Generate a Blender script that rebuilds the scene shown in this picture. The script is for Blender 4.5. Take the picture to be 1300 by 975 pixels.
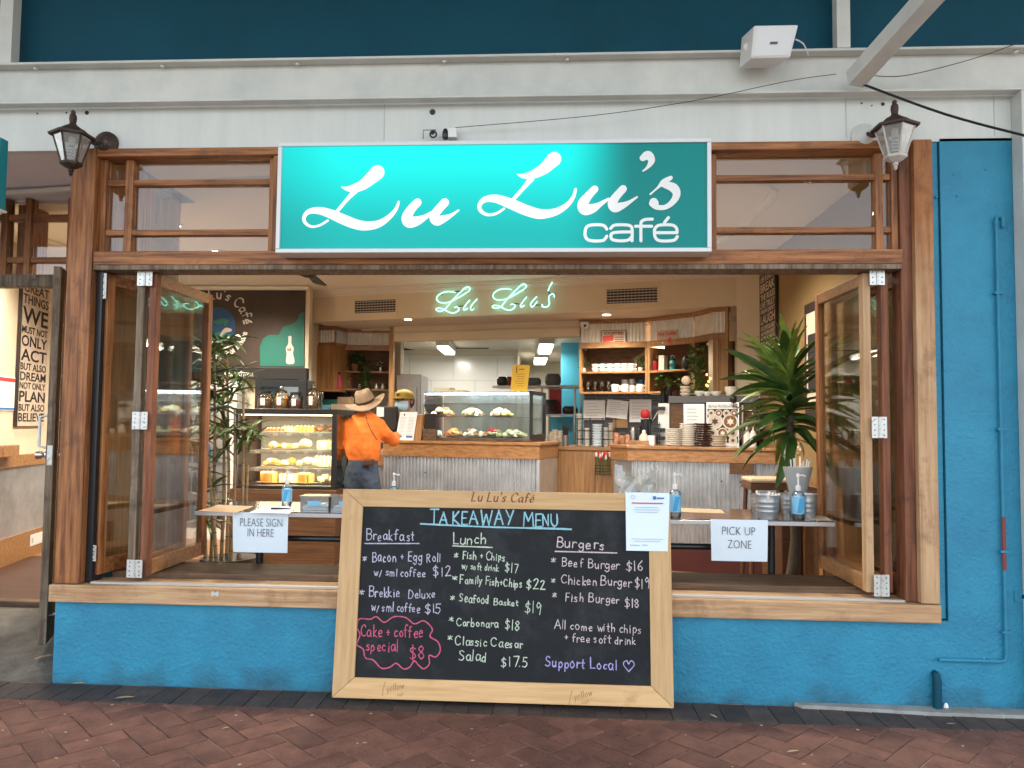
import bpy, bmesh, math, random
from mathutils import Matrix, Vector
random.seed(7)
S = bpy.context.scene
COL = S.collection
for o in list(bpy.data.objects): bpy.data.objects.remove(o)
# ------------------------------------------------------------------ camera
FPX = 975.0
CAM = Vector((0.0, -4.25, 1.475))
_p, _y, _r = (math.radians(a) for a in (3.014, 3.309, 0.60))
_f = Vector((-math.sin(_y)*math.cos(_p), math.cos(_y)*math.cos(_p), math.sin(_p)))
_a = Vector((math.cos(_y), math.sin(_y), 0)); _b = _a.cross(_f)
RT = math.cos(_r)*_a + math.sin(_r)*_b
UP = -math.sin(_r)*_a + math.cos(_r)*_b
cd = bpy.data.cameras.new('camera'); cam = bpy.data.objects.new('camera', cd); COL.objects.link(cam)
cd.sensor_width = 36; cd.lens = 27.0; cd.clip_start = 0.05; cd.clip_end = 2000
cam.matrix_world = Matrix(((RT.x, UP.x, -_f.x, CAM.x), (RT.y, UP.y, -_f.y, CAM.y), (RT.z, UP.z, -_f.z, CAM.z), (0, 0, 0, 1)))
S.camera = cam
# ------------------------------------------------------------------ sky, sun, exposure
SUN_EL, SUN_AZ = math.radians(52), math.radians(20)      # sun stands behind the building
w = bpy.data.worlds.new('World'); S.world = w; w.use_nodes = True
nt = w.node_tree; bg = nt.nodes['Background']; sk = nt.nodes.new('ShaderNodeTexSky')
sk.sky_type = 'NISHITA'; sk.sun_disc = False; sk.sun_elevation = SUN_EL; sk.sun_rotation = SUN_AZ
sk.dust_density = 2.0
hs_ = nt.nodes.new('ShaderNodeHueSaturation'); hs_.inputs['Saturation'].default_value = .32; nt.links.new(sk.outputs[0], hs_.inputs['Color']); nt.links.new(hs_.outputs[0], bg.inputs[0]); bg.inputs[1].default_value = 0.15
sl = bpy.data.lights.new('sun', 'SUN'); sl.energy = 3.5; sl.angle = math.radians(0.5); sl.color = (1, .95, .88)
so = bpy.data.objects.new('sun', sl); COL.objects.link(so)
sd = Vector((math.sin(SUN_AZ)*math.cos(SUN_EL), math.cos(SUN_AZ)*math.cos(SUN_EL), math.sin(SUN_EL)))
so.rotation_euler = sd.to_track_quat('Z', 'Y').to_euler(); so.location = (0, 0, 20)
S.view_settings.view_transform = 'Standard'; S.view_settings.look = 'None'
S.view_settings.exposure = 2.3; S.view_settings.gamma = 1
S.render.resolution_x = 1024; S.render.resolution_y = 768
S.render.engine = 'CYCLES'
S.cycles.max_bounces = 8; S.cycles.transparent_max_bounces = 24

# ------------------------------------------------------------------ pixel -> place
def ray(px, py): return _f + RT*((px-650)/FPX) - UP*((py-487.5)/FPX)
def P(px, py, Y=0.0):
    d = ray(px, py); t = (Y-CAM.y)/d.y; return CAM.x+d.x*t, CAM.z+d.z*t
def PZ(px, py, z):
    d = ray(px, py); t = (z-CAM.z)/d.z; return CAM.x+d.x*t, CAM.y+d.y*t
def R4(px0, px1, py0, py1, Y=0.0):
    cx, cy = (px0+px1)/2, (py0+py1)/2
    return P(px0, cy, Y)[0], P(px1, cy, Y)[0], P(cx, py1, Y)[1], P(cx, py0, Y)[1]
class Frame:
    """a vertical (or leaning) plane: u along it, w into it, v up it"""
    def __init__(s, o, deg=0.0, lean=0.0):
        a = math.radians(deg); s.o = Vector(o)
        s.U = Vector((math.cos(a), math.sin(a), 0)); n = Vector((-math.sin(a), math.cos(a), 0)); l = math.radians(lean)
        s.V = Vector((0, 0, 1))*math.cos(l) + n*math.sin(l); s.W = n*math.cos(l) - Vector((0, 0, 1))*math.sin(l)
        s.M = Matrix(((s.U.x, s.W.x, s.V.x, s.o.x), (s.U.y, s.W.y, s.V.y, s.o.y), (s.U.z, s.W.z, s.V.z, s.o.z), (0, 0, 0, 1)))
    def px(s, px, py, w=0.0):
        d = ray(px, py); o = s.o + s.W*w; t = (o-CAM).dot(s.W)/d.dot(s.W); q = CAM + d*t - s.o
        return q.dot(s.U), q.dot(s.V)
    def r4(s, px0, px1, py0, py1, w=0.0):
        cx, cy = (px0+px1)/2, (py0+py1)/2
        return s.px(px0, cy, w)[0], s.px(px1, cy, w)[0], s.px(cx, py1, w)[1], s.px(cx, py0, w)[1]
    def at(s, u, w, v): return s.o + s.U*u + s.W*w + s.V*v
F0 = Frame((0, 0, 0))

# ------------------------------------------------------------------ mesh builder
class MB:
    def __init__(s, F=None): s.v = []; s.f = []; s.M = F.M if isinstance(F, Frame) else F
    def add(s, vs, fs):
        n = len(s.v)
        for q in vs:
            q = Vector(q); s.v.append(s.M @ q if s.M else q)
        s.f += [tuple(i+n for i in f) for f in fs]; return s
    def box(s, x0, x1, y0, y1, z0, z1):
        if x0 > x1: x0, x1 = x1, x0
        if y0 > y1: y0, y1 = y1, y0
        if z0 > z1: z0, z1 = z1, z0
        return s.add([(x0,y0,z0),(x1,y0,z0),(x1,y1,z0),(x0,y1,z0),(x0,y0,z1),(x1,y0,z1),(x1,y1,z1),(x0,y1,z1)],
                     [(0,3,2,1),(4,5,6,7),(0,1,5,4),(1,2,6,5),(2,3,7,6),(3,0,4,7)])
    def quad(s, a, b, c, d): return s.add([a, b, c, d], [(0, 1, 2, 3)])
    def prism(s, poly, y0, y1):
        """poly of (x, z), extruded along y; y0 is the near side"""
        n = len(poly)
        ar = sum(poly[i][0]*poly[(i+1) % n][1]-poly[(i+1) % n][0]*poly[i][1] for i in range(n))
        if ar < 0: poly = poly[::-1]
        return s.add([(x, y0, z) for x, z in poly]+[(x, y1, z) for x, z in poly],
                     [tuple(range(n)), tuple(range(2*n-1, n-1, -1))]+[(i, i+n, (i+1) % n+n, (i+1) % n) for i in range(n)])
    def slab(s, poly, z0, z1):
        """poly of (x, y), extruded upward"""
        n = len(poly)
        ar = sum(poly[i][0]*poly[(i+1) % n][1]-poly[(i+1) % n][0]*poly[i][1] for i in range(n))
        if ar < 0: poly = poly[::-1]
        return s.add([(x, y, z0) for x, y in poly]+[(x, y, z1) for x, y in poly],
                     [tuple(range(n-1, -1, -1)), tuple(range(n, 2*n))]+[(i, (i+1) % n, (i+1) % n+n, i+n) for i in range(n)])
    def tube(s, pts, r, n=8, flat=1.0, cap=True):
        pts = [Vector(q) for q in pts]; k = len(pts); rr = r if isinstance(r, (list, tuple)) else [r]*k
        t0 = (pts[1]-pts[0]).normalized(); up = Vector((0, 0, 1)) if abs(t0.z) < .9 else Vector((0, 1, 0))
        a = t0.cross(up).normalized(); vs = []
        for i in range(k):
            t = (pts[min(i+1, k-1)]-pts[max(i-1, 0)])
            t = t.normalized() if t.length > 1e-9 else t0
            a = (a - t*a.dot(t)); a = a.normalized() if a.length > 1e-6 else t.orthogonal().normalized()
            b = t.cross(a)
            for j in range(n):
                q = 2*math.pi*j/n; vs.append(pts[i]+a*(math.cos(q)*rr[i])+b*(math.sin(q)*rr[i]*flat))
        fs = [(i*n+j, i*n+(j+1) % n, (i+1)*n+(j+1) % n, (i+1)*n+j) for i in range(k-1) for j in range(n)]
        if cap: fs += [tuple(range(n-1, -1, -1)), tuple((k-1)*n+j for j in range(n))]
        return s.add(vs, fs)
    def lathe(s, prof, cx, cy, z0=0.0, n=16, ex=1.0, ey=1.0):
        vs = [(cx+r*ex*math.cos(2*math.pi*j/n), cy+r*ey*math.sin(2*math.pi*j/n), z0+z) for r, z in prof for j in range(n)]
        k = len(prof)
        fs = [(i*n+j, i*n+(j+1) % n, (i+1)*n+(j+1) % n, (i+1)*n+j) for i in range(k-1) for j in range(n)]
        fs += [tuple(range(n-1, -1, -1)), tuple((k-1)*n+j for j in range(n))]
        return s.add(vs, fs)
    def ball(s, c, rx, ry, rz, n=12, m=7):
        vs = []
        for i in range(m+1):
            t = math.pi*(i/m); rr = max(math.sin(t), .02)
            for j in range(n): vs.append((c[0]+rx*rr*math.cos(2*math.pi*j/n), c[1]+ry*rr*math.sin(2*math.pi*j/n), c[2]-rz*math.cos(t)))
        return s.add(vs, [(i*n+j, i*n+(j+1) % n, (i+1)*n+(j+1) % n, (i+1)*n+j) for i in range(m) for j in range(n)]+[tuple(range(n-1, -1, -1)), tuple(m*n+j for j in range(n))])
    def strip(s, pts, y=0.0, ramp=.0004, cap=True):
        """flat stroke (x, z, width) in the plane y, with round ends, rising a hair along its length"""
        k = len(pts); L = []; Rr = []
        for i in range(k):
            dx = pts[min(i+1, k-1)][0]-pts[max(i-1, 0)][0]; dz = pts[min(i+1, k-1)][1]-pts[max(i-1, 0)][1]
            l = math.hypot(dx, dz) or 1e-9; h = pts[i][2]/2
            L.append((pts[i][0]-dz/l*h, y-ramp*i/k, pts[i][1]+dx/l*h)); Rr.append((pts[i][0]+dz/l*h, y-ramp*i/k, pts[i][1]-dx/l*h))
        s.add(L+Rr, [(i+k, i+1+k, i+1, i) for i in range(k-1)])
        if cap:
            for (e, q) in ((0, 1), (k-1, k-2)):
                c = pts[e]; d = math.atan2(c[1]-pts[q][1], c[0]-pts[q][0]); h = c[2]/2
                fan = [(c[0]+h*math.cos(d-math.pi/2+math.pi*j/6), y-ramp*e/k, c[1]+h*math.sin(d-math.pi/2+math.pi*j/6)) for j in range(7)]
                s.add(fan, [tuple(range(7))])
        return s
    def corr(s, u0, u1, w, v0, v1, pitch=.05, amp=.009, seg=8, top=None):
        """corrugated sheet between u0 and u1; top(u) may give a sloping top"""
        n = max(4, int((u1-u0)/pitch*seg)); vs = []
        for i in range(n+1):
            u = u0+(u1-u0)*i/n; y = w-amp*math.sin(2*math.pi*(u-u0)/pitch)
            vs += [(u, y, v0), (u, y, top(u) if top else v1)]
        return s.add(vs, [(2*i, 2*i+2, 2*i+3, 2*i+1) for i in range(n)])
    def build(s, name, m, parent=None, smooth=False, bevel=0.0, loc=None):
        me = bpy.data.meshes.new(name); o = bpy.data.objects.new(name, me); COL.objects.link(o)
        if parent is not None:
            Wm = WM[parent.name]; inv = Wm.inverted(); vs = [inv @ v for v in s.v]; o.parent = parent; WM[o.name] = Wm
        else:
            if loc is None:
                xs, ys, zs = zip(*[tuple(v) for v in s.v]); loc = ((min(xs)+max(xs))/2, (min(ys)+max(ys))/2, min(zs))
            loc = Vector(loc); vs = [v-loc for v in s.v]; o.location = loc; WM[o.name] = Matrix.Translation(loc)
        me.from_pydata([tuple(v) for v in vs], [], s.f); me.materials.append(m)
        if smooth: me.shade_smooth(); 
        me.update()
        if smooth and smooth != 2: me.set_sharp_from_angle(angle=math.radians(40))
        if bevel:
            b = o.modifiers.new('bevel', 'BEVEL'); b.width = bevel; b.segments = 2; b.limit_method = 'ANGLE'; b.angle_limit = math.radians(40)
        return o
WM = {}
def tag(o, label=None, cat=None, group=None, kind=None):
    for k, v in (('label', label), ('category', cat), ('group', group), ('kind', kind)):
        if v: o[k] = v
    return o
def thing(name, label, cat, loc, rz=0.0, group=None, M=None):
    o = bpy.data.objects.new(name, None); COL.objects.link(o); o.empty_display_size = .1
    o.matrix_world = M if M is not None else Matrix.Translation(Vector(loc)) @ Matrix.Rotation(rz, 4, 'Z')
    WM[o.name] = o.matrix_basis.copy(); return tag(o, label, cat, group)
def dup(root, loc, rz, label, group=None, sc=None):
    def cp(o, par):
        c = o.copy(); COL.objects.link(c); WM[c.name] = WM[o.name]
        if par: c.parent = par
        for ch in KIDS(o): cp(ch, c)
        return c
    r = cp(root, None); r.location = loc; r.rotation_euler.z = rz
    if sc: r.scale = (sc, sc, sc)
    WM[r.name] = Matrix.Translation(Vector(loc)) @ Matrix.Rotation(rz, 4, 'Z'); r['label'] = label
    if group: r['group'] = group
    return r
def KIDS(o): return [c for c in COL.objects if c.parent == o]
def place(me, name, parent, mw):
    """another piece sharing a mesh, put at world matrix mw"""
    o = bpy.data.objects.new(name, me); COL.objects.link(o)
    if parent is not None: o.parent = parent; o.matrix_basis = WM[parent.name].inverted() @ mw
    else: o.matrix_basis = mw
    WM[o.name] = mw; return o
def struct(o): o['kind'] = 'structure'; return o
def catmull(pts, sub=5):
    out = []; n = len(pts)
    if n < 3: return [tuple(q) for q in pts]
    for i in range(n-1):
        p0, p1, p2, p3 = pts[max(i-1, 0)], pts[i], pts[i+1], pts[min(i+2, n-1)]
        for k in range(sub):
            t = k/sub
            out.append(tuple(.5*((2*b)+(-a+c)*t+(2*a-5*b+4*c-d)*t*t+(-a+3*b-3*c+d)*t**3) for a, b, c, d in zip(p0, p1, p2, p3)))
    out.append(tuple(pts[-1])); return out

# ------------------------------------------------------------------ materials
def lin(c):
    c = c/255.0; return c/12.92 if c <= .04045 else ((c+.055)/1.055)**2.4
def rgb(r, g, b): return (lin(r), lin(g), lin(b), 1)
def mk(name, col, rough=.6, metal=0.0, bump=0.0, bscale=40, var=0.0, vscale=3, emit=0.0, ecol=None, spec=None, col2=None, stretch=None, coat=0.0, rand=0.0, thr=(.35, .65), trans=0.0, dirt=None, dirtst=False):
    m = bpy.data.materials.new(name); m.use_nodes = True; t = m.node_tree; b = t.nodes['Principled BSDF']
    col = tuple(col)+(1,) if len(col) == 3 else col
    b.inputs['Base Color'].default_value = col; b.inputs['Roughness'].default_value = rough; b.inputs['Metallic'].default_value = metal
    if spec is not None: b.inputs['Specular IOR Level'].default_value = spec
    if coat: b.inputs['Coat Weight'].default_value = coat; b.inputs['Coat Roughness'].default_value = .15
    if emit: b.inputs['Emission Strength'].default_value = emit; b.inputs['Emission Color'].default_value = ecol or col
    if trans: b.inputs['Transmission Weight'].default_value = trans
    tc = t.nodes.new('ShaderNodeTexCoord'); mp = t.nodes.new('ShaderNodeMapping'); t.links.new(tc.outputs['Object'], mp.inputs[0])
    if stretch: mp.inputs['Scale'].default_value = stretch
    if rand:
        oi = t.nodes.new('ShaderNodeObjectInfo'); ad = t.nodes.new('ShaderNodeVectorMath'); ad.operation = 'SCALE'; ad.inputs[0].default_value = (13, 7, 5)
        t.links.new(oi.outputs['Random'], ad.inputs['Scale']); t.links.new(ad.outputs[0], mp.inputs['Location'])
    last = None
    if var or col2:
        nz = t.nodes.new('ShaderNodeTexNoise'); nz.inputs['Scale'].default_value = vscale; nz.inputs['Detail'].default_value = 8; nz.inputs['Roughness'].default_value = .65
        t.links.new(mp.outputs[0], nz.inputs['Vector'])
        cr = t.nodes.new('ShaderNodeValToRGB'); t.links.new(nz.outputs[0], cr.inputs[0])
        c2 = col2 or tuple(max(0, c*(1-var)) for c in col[:3])+(1,)
        c2 = tuple(c2)+(1,) if len(c2) == 3 else c2
        cr.color_ramp.elements[0].position = thr[0]; cr.color_ramp.elements[0].color = c2
        cr.color_ramp.elements[1].position = thr[1]; cr.color_ramp.elements[1].color = col
        last = cr.outputs[0]
    if dirt:                                    # dirt = (colour, scale, low, high): stains with a shape of their own
        nd = t.nodes.new('ShaderNodeTexNoise'); nd.inputs['Scale'].default_value = dirt[1]; nd.inputs['Detail'].default_value = 10; nd.inputs['Roughness'].default_value = .7
        t.links.new((mp.outputs[0] if dirtst else tc.outputs['Object']), nd.inputs['Vector']); r2 = t.nodes.new('ShaderNodeMapRange')
        r2.inputs[1].default_value = dirt[2]; r2.inputs[2].default_value = dirt[3]; t.links.new(nd.outputs[0], r2.inputs[0])
        mx = t.nodes.new('ShaderNodeMix'); mx.data_type = 'RGBA'; t.links.new(r2.outputs[0], mx.inputs[0])
        if last: t.links.new(last, mx.inputs[6])
        else: mx.inputs[6].default_value = col
        mx.inputs[7].default_value = tuple(dirt[0])[:3]+(1,); last = mx.outputs[2]
    if rand:
        oi2 = t.nodes.new('ShaderNodeObjectInfo'); mr = t.nodes.new('ShaderNodeMapRange'); t.links.new(oi2.outputs['Random'], mr.inputs[0])
        mr.inputs[3].default_value = 1-rand; mr.inputs[4].default_value = 1+rand
        hs = t.nodes.new('ShaderNodeHueSaturation'); t.links.new(mr.outputs[0], hs.inputs['Value'])
        if last: t.links.new(last, hs.inputs['Color'])
        else: hs.inputs['Color'].default_value = col
        last = hs.outputs[0]
    if last: t.links.new(last, b.inputs['Base Color'])
    if bump:
        n2 = t.nodes.new('ShaderNodeTexNoise'); n2.inputs['Scale'].default_value = bscale; n2.inputs['Detail'].default_value = 5
        t.links.new(mp.outputs[0], n2.inputs['Vector']); bp = t.nodes.new('ShaderNodeBump'); bp.inputs['Strength'].default_value = min(1, bump); bp.inputs['Distance'].default_value = .01
        t.links.new(n2.outputs[0], bp.inputs['Height']); t.links.new(bp.outputs[0], b.inputs['Normal'])
    return m
def wood(name, c1, c2, axis='x', rough=.5, fine=1.0, bump=.25, coat=0.0, worn=None):
    st = {'x': (1.2, 22, 22), 'y': (22, 1.2, 22), 'z': (22, 22, 1.2)}[axis]; st = tuple(a*fine for a in st)
    return mk(name, c1, rough+.08, spec=.35, bump=bump, bscale=3, col2=c2, vscale=1.9, stretch=st, coat=coat, rand=.13, thr=(.36, .62), dirt=worn)
def glassy(name, tint=(1, 1, 1), refl=.06, rough=.01, dull=0.0, fk=1.0):
    m = bpy.data.materials.new(name); m.use_nodes = True; t = m.node_tree; t.nodes.clear()
    o = t.nodes.new('ShaderNodeOutputMaterial'); tr = t.nodes.new('ShaderNodeBsdfTransparent'); gl = t.nodes.new('ShaderNodeBsdfGlossy'); mx = t.nodes.new('ShaderNodeMixShader'); lw = t.nodes.new('ShaderNodeFresnel')
    tr.inputs[0].default_value = tuple(tint)+(1,); gl.inputs['Roughness'].default_value = rough; lw.inputs[0].default_value = 1.5
    ad = t.nodes.new('ShaderNodeMath'); ad.operation = 'MULTIPLY_ADD'; ad.inputs[1].default_value = fk; ad.inputs[2].default_value = refl; ad.use_clamp = True
    t.links.new(lw.outputs[0], ad.inputs[0]); t.links.new(ad.outputs[0], mx.inputs[0]); t.links.new(tr.outputs[0], mx.inputs[1]); t.links.new(gl.outputs[0], mx.inputs[2])
    if dull:
        df = t.nodes.new('ShaderNodeBsdfDiffuse'); df.inputs[0].default_value = (.6, .62, .6, 1); m2 = t.nodes.new('ShaderNodeMixShader'); m2.inputs[0].default_value = dull
        t.links.new(mx.outputs[0], m2.inputs[1]); t.links.new(df.outputs[0], m2.inputs[2]); t.links.new(m2.outputs[0], o.inputs[0])
    else: t.links.new(mx.outputs[0], o.inputs[0])
    return m
def emis(name, col, s): return mk(name, col, .5, emit=s, ecol=tuple(col)[:3]+(1,))
MT = dict(
 blue=mk('blue_render', (.022, .255, .405), .6, bump=.7, bscale=55, col2=(.018, .205, .345), vscale=5, dirt=((.012, .13, .20), 2.2, .60, .85)),
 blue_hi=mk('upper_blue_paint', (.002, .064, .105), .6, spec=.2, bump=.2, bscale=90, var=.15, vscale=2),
 white=mk('white_paint', (.64, .67, .64), .5, bump=.10, bscale=30, col2=(.57, .61, .585), vscale=2, stretch=(4, 1, .7), dirtst=True, dirt=((.40, .40, .36), 3, .66, .88)),
 steel_w=mk('white_steel_paint', (.63, .65, .61), .45, bump=.15, bscale=25, col2=(.50, .53, .51), vscale=3, dirt=((.26, .22, .17), 13, .67, .78)),
 lav=mk('soffit_paint', (.78, .76, .84), .7, var=.08),
 wx=wood('red_timber_across', (.40, .165, .055), (.13, .045, .016), 'x', .42, worn=((.07, .03, .016), 4, .54, .76)),
 wz=wood('red_timber_upright', (.40, .165, .055), (.13, .045, .016), 'z', .42, worn=((.07, .03, .016), 4, .54, .76)),
 oxide=wood('oxide_timber_upright', (.28, .105, .05), (.12, .042, .020), 'z', .5, worn=((.06, .03, .02), 6, .55, .75)),
 sillx=wood('bleached_timber_across', (.54, .36, .20), (.33, .185, .09), 'x', .6, worn=((.17, .09, .045), 3, .52, .74)),
 sillz=wood('bleached_timber_upright', (.54, .36, .20), (.38, .23, .12), 'z', .6, worn=((.20, .10, .05), 4, .54, .74)),
 faded=wood('part_bleached_timber_upright', (.54, .36, .20), (.36, .21, .11), 'z', .6, worn=((.20, .10, .05), 4, .54, .74)),
 greyz=wood('weathered_timber_upright', (.27, .22, .16), (.11, .075, .045), 'z', .7, worn=((.07, .05, .04), 6, .5, .7)),
 darkx=wood('dark_sill_timber', (.17, .10, .055), (.07, .04, .022), 'x', .5, worn=((.05, .03, .02), 4, .5, .7)),
 oakx=wood('honey_timber_across', (.40, .21, .085), (.23, .11, .042), 'x', .3, coat=.3),
 oakz=wood('honey_timber_upright', (.43, .24, .10), (.26, .13, .05), 'z', .35, coat=.2),
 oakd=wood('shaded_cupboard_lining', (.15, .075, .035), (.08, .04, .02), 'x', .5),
 pinex=wood('board_pine_across', (.64, .42, .205), (.52, .32, .14), 'x', .5, bump=.1, worn=((.42, .25, .11), 4, .60, .78)),
 pinez=wood('board_pine_upright', (.66, .44, .22), (.53, .33, .15), 'z', .5, bump=.1, worn=((.42, .25, .11), 4, .60, .78)),
 floor=wood('floor_timber', (.34, .17, .07), (.20, .09, .035), 'x', .3, fine=.8, coat=.3),
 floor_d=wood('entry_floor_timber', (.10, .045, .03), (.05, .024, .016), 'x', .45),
 cream=mk('cream_wall', (.72, .62, .46), .8, bump=.05, var=.06),
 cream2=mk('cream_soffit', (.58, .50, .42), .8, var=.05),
 ceil=mk('ceiling_white', (.76, .71, .62), .8, var=.05, vscale=1),
 olive=mk('olive_wall', (.28, .185, .075), .85, var=.12, vscale=2),
 maroon=mk('maroon_panel', (.085, .022, .018), .5, var=.2),
 iron=mk('galvanised_iron', (.70, .74, .77), .28, .75, var=.22, vscale=7),
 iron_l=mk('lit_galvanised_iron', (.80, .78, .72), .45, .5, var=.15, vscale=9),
 steel=mk('brushed_steel', (.36, .35, .34), .32, .85, var=.12, stretch=(1, 1, 25)),
 hinge=mk('galvanised_hinge', (.60, .62, .60), .42, .6, bump=.2, bscale=60, dirt=((.16, .15, .13), 30, .55, .72)),
 chrome=mk('chrome', (.75, .75, .75), .12, 1.0),
 black=mk('black_plastic', (.014, .014, .015), .4),
 blackm=mk('black_steel', (.02, .022, .025), .3, .3),
 tabtop=mk('dark_table_top', (.045, .034, .028), .13, coat=.6, var=.2),
 alu=mk('aluminium_edge', (.50, .51, .53), .3, .85),
 chalk_bd=mk('chalkboard', (.011, .013, .015), .6, col2=(.017, .020, .022), spec=.18, vscale=1.1, stretch=(1.3, 1, 3.5), thr=(.35, .75), dirt=((.070, .078, .082), 2.2, .50, .90)),
 paper=mk('white_paper', (.78, .82, .84), .6, bump=.1, bscale=8),
 paper2=mk('cool_paper', (.70, .83, .92), .5, bump=.15, bscale=6),
 kraft=mk('kraft_paper', (.52, .36, .22), .8, bump=.2, bscale=12),
 ink=mk('black_ink', (.02, .02, .02), .6), greyink=mk('grey_ink', (.10, .10, .11), .7), greyink2=mk('faint_print', (.42, .46, .52), .7),
 redink=mk('red_ink', (.55, .05, .04), .6), blueink=mk('blue_ink', (.04, .16, .42), .6),
 brand=mk('burnt_lettering', (.20, .065, .03), .7), brand2=mk('faint_burnt_mark', (.40, .22, .10), .8),
 signframe=mk('sign_aluminium', (.62, .65, .66), .45, .2),
 white_p=mk('white_plastic', (.74, .75, .74), .35), porcelain=mk('porcelain', (.74, .72, .66), .25), choc=mk('brown_glaze', (.055, .02, .014), .3),
 brickm=mk('paver_clay', (.225, .102, .070), .85, bump=.9, bscale=70, col2=(.145, .064, .045), vscale=9, rand=.22, dirt=((.055, .035, .03), 3, .55, .8)),
 brickd=mk('dark_paver', (.088, .066, .055), .8, bump=.8, bscale=60, col2=(.045, .037, .034), vscale=8, rand=.22, dirt=((.10, .055, .04), 6, .62, .8)),
 mortar=mk('joint_sand', (.50, .34, .26), .95, bump=.6, bscale=80, col2=(.10, .07, .055), vscale=7),
 concrete=mk('concrete', (.20, .19, .165), .9, bump=.7, bscale=40, col2=(.09, .078, .062), vscale=3, dirt=((.04, .033, .027), 1.6, .5, .75)),
 kerb=mk('pale_concrete', (.36, .37, .35), .85, bump=.5, bscale=50, col2=(.24, .24, .22), vscale=7),
 asphalt=mk('asphalt', (.055, .055, .057), .9, bump=.5, bscale=80, var=.3, vscale=6),
 earth=mk('ground_earth', (.16, .14, .10), .95, var=.3),
 teal_n=mk('neighbour_sign_teal', (.0, .22, .26), .4),
 bronze=mk('rusted_bronze', (.055, .034, .026), .6, .4, bump=.4, bscale=50, dirt=((.28, .25, .22), 18, .60, .72)),
 lampw=mk('flaked_white_paint', (.50, .48, .44), .6, bump=.4, bscale=60, dirt=((.12, .08, .05), 22, .60, .70)),
 glass=glassy('window_glass', (.95, .95, .93), .02, fk=.45), glass_c=glassy('case_glass', (.97, .98, .98), .05, fk=.9), glass_l=glassy('lantern_glass', (.72, .78, .78), .03, .12, dull=.28, fk=.35),
 plastic=glassy('clear_plastic', (.9, .92, .93), .08, .15, dull=.10), film=glassy('crinkled_film', (.86, .87, .87), .08, .2, dull=.45), jarglass=glassy('jar_glass', (.95, .96, .95), .05, .03),
 gel=mk('blue_gel', (.05, .33, .62), .15, coat=.5), gel_l=mk('gel_label', (.20, .52, .78), .4),
 orange=mk('orange_knit', (.78, .20, .03), .9, bump=1.0, bscale=13, col2=(.70, .165, .022), vscale=6),
 jeans=mk('navy_denim', (.055, .08, .125), .9, bump=.4, bscale=120, col2=(.032, .05, .08), vscale=7),
 skin=mk('skin', (.42, .21, .14), .55), felt=mk('hat_felt', (.36, .26, .165), .9, bump=.3, bscale=60, var=.25, vscale=8), leather=mk('brown_leather', (.06, .022, .012), .5),
 mustard=mk('mustard_cap', (.36, .24, .045), .8), mask=mk('blue_mask', (.42, .62, .72), .8), blk_cloth=mk('black_cloth', (.018, .018, .02), .85), hair=mk('hair', (.03, .018, .012), .6),
 leaf=mk('strap_leaf', (.085, .175, .035), .35, col2=(.03, .085, .018), vscale=5, rand=.35, coat=.2),
 leaf_y=mk('striped_leaf', (.26, .34, .06), .35, col2=(.07, .16, .03), vscale=5, rand=.3, coat=.2),
 bam=mk('bamboo_leaf', (.10, .15, .045), .5, col2=(.045, .08, .025), vscale=8, rand=.4), cane=mk('cane', (.34, .25, .13), .5, bump=.2, bscale=30, col2=(.20, .13, .06), vscale=9),
 trunkm=mk('plant_trunk', (.13, .10, .065), .8, bump=.5, bscale=40, var=.3), terracotta=mk('tan_pot', (.28, .16, .07), .7),
 mural=mk('mural_brown', (.040, .025, .019), .6, col2=(.058, .038, .028), vscale=3, dirt=((.095, .068, .052), 2.2, .62, .92)),
 mteal=mk('mural_teal', (.012, .155, .12), .6), mblue=mk('mural_blue', (.02, .085, .21), .6), mcream=mk('mural_cream', (.62, .54, .44), .7), mlet=mk('mural_lettering', (.62, .60, .54), .7), mgreen=mk('mural_green', (.03, .20, .15), .6),
 poster=mk('poster_cream', (.62, .52, .42), .7, col2=(.50, .41, .32), vscale=14), poster_b=mk('poster_black', (.022, .014, .011), .6),
 tile=mk('white_tile', (.70, .69, .65), .22, coat=.3, rand=.03), grout=mk('grout', (.40, .38, .34), .9), kitch=mk('kitchen_cream', (.60, .55, .44), .6), kblue=mk('blue_kitchen_wall', (.06, .36, .50), .5),
 ktile=mk('slate_tile', (.05, .052, .055), .4, rand=.4), red=mk('red_enamel', (.50, .02, .02), .35), pink=mk('pink_plastic', (.55, .05, .12), .4), aqua=mk('aqua_enamel', (.02, .33, .34), .35), yell=mk('gold_card', (.72, .46, .05), .35, .3),
 grey_pan=mk('grey_pan', (.10, .10, .105), .5), galv=mk('galvanised_bucket', (.46, .49, .51), .38, .7, var=.2, vscale=12), straw=mk('white_straw', (.75, .75, .72), .5),
 cakec=mk('custard_cake', (.62, .33, .08), .7, bump=.4, bscale=60, col2=(.60, .28, .06), vscale=20), cakew=mk('cream_cake', (.66, .55, .36), .7, bump=.6, bscale=70, col2=(.66, .50, .30), vscale=25), cakeb=mk('brown_cake', (.30, .13, .05), .8, bump=.5, bscale=60, var=.4, vscale=20), green_s=mk('salad_green', (.22, .30, .08), .8, bump=.6, bscale=60, col2=(.50, .42, .22), vscale=30),
 cookie=mk('jar_biscuits', (.45, .22, .09), .8, bump=.6, bscale=50, var=.5, vscale=25), jarred=mk('jar_sweets_red', (.22, .04, .03), .6, bump=.5, bscale=60, col2=(.55, .30, .18), vscale=30),
 lit_d=emis('downlight_lamp', (1, .80, .52), 9), lit_k=emis('fluorescent_tube', (1, .95, .84), 2.2), lit_c=emis('case_strip_light', (1, .80, .50), 1.1), neon=emis('neon_tube', (.26, .85, .70), .75), lit_b=emis('cool_strip_light', (.70, .90, 1.0), 4),
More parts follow.
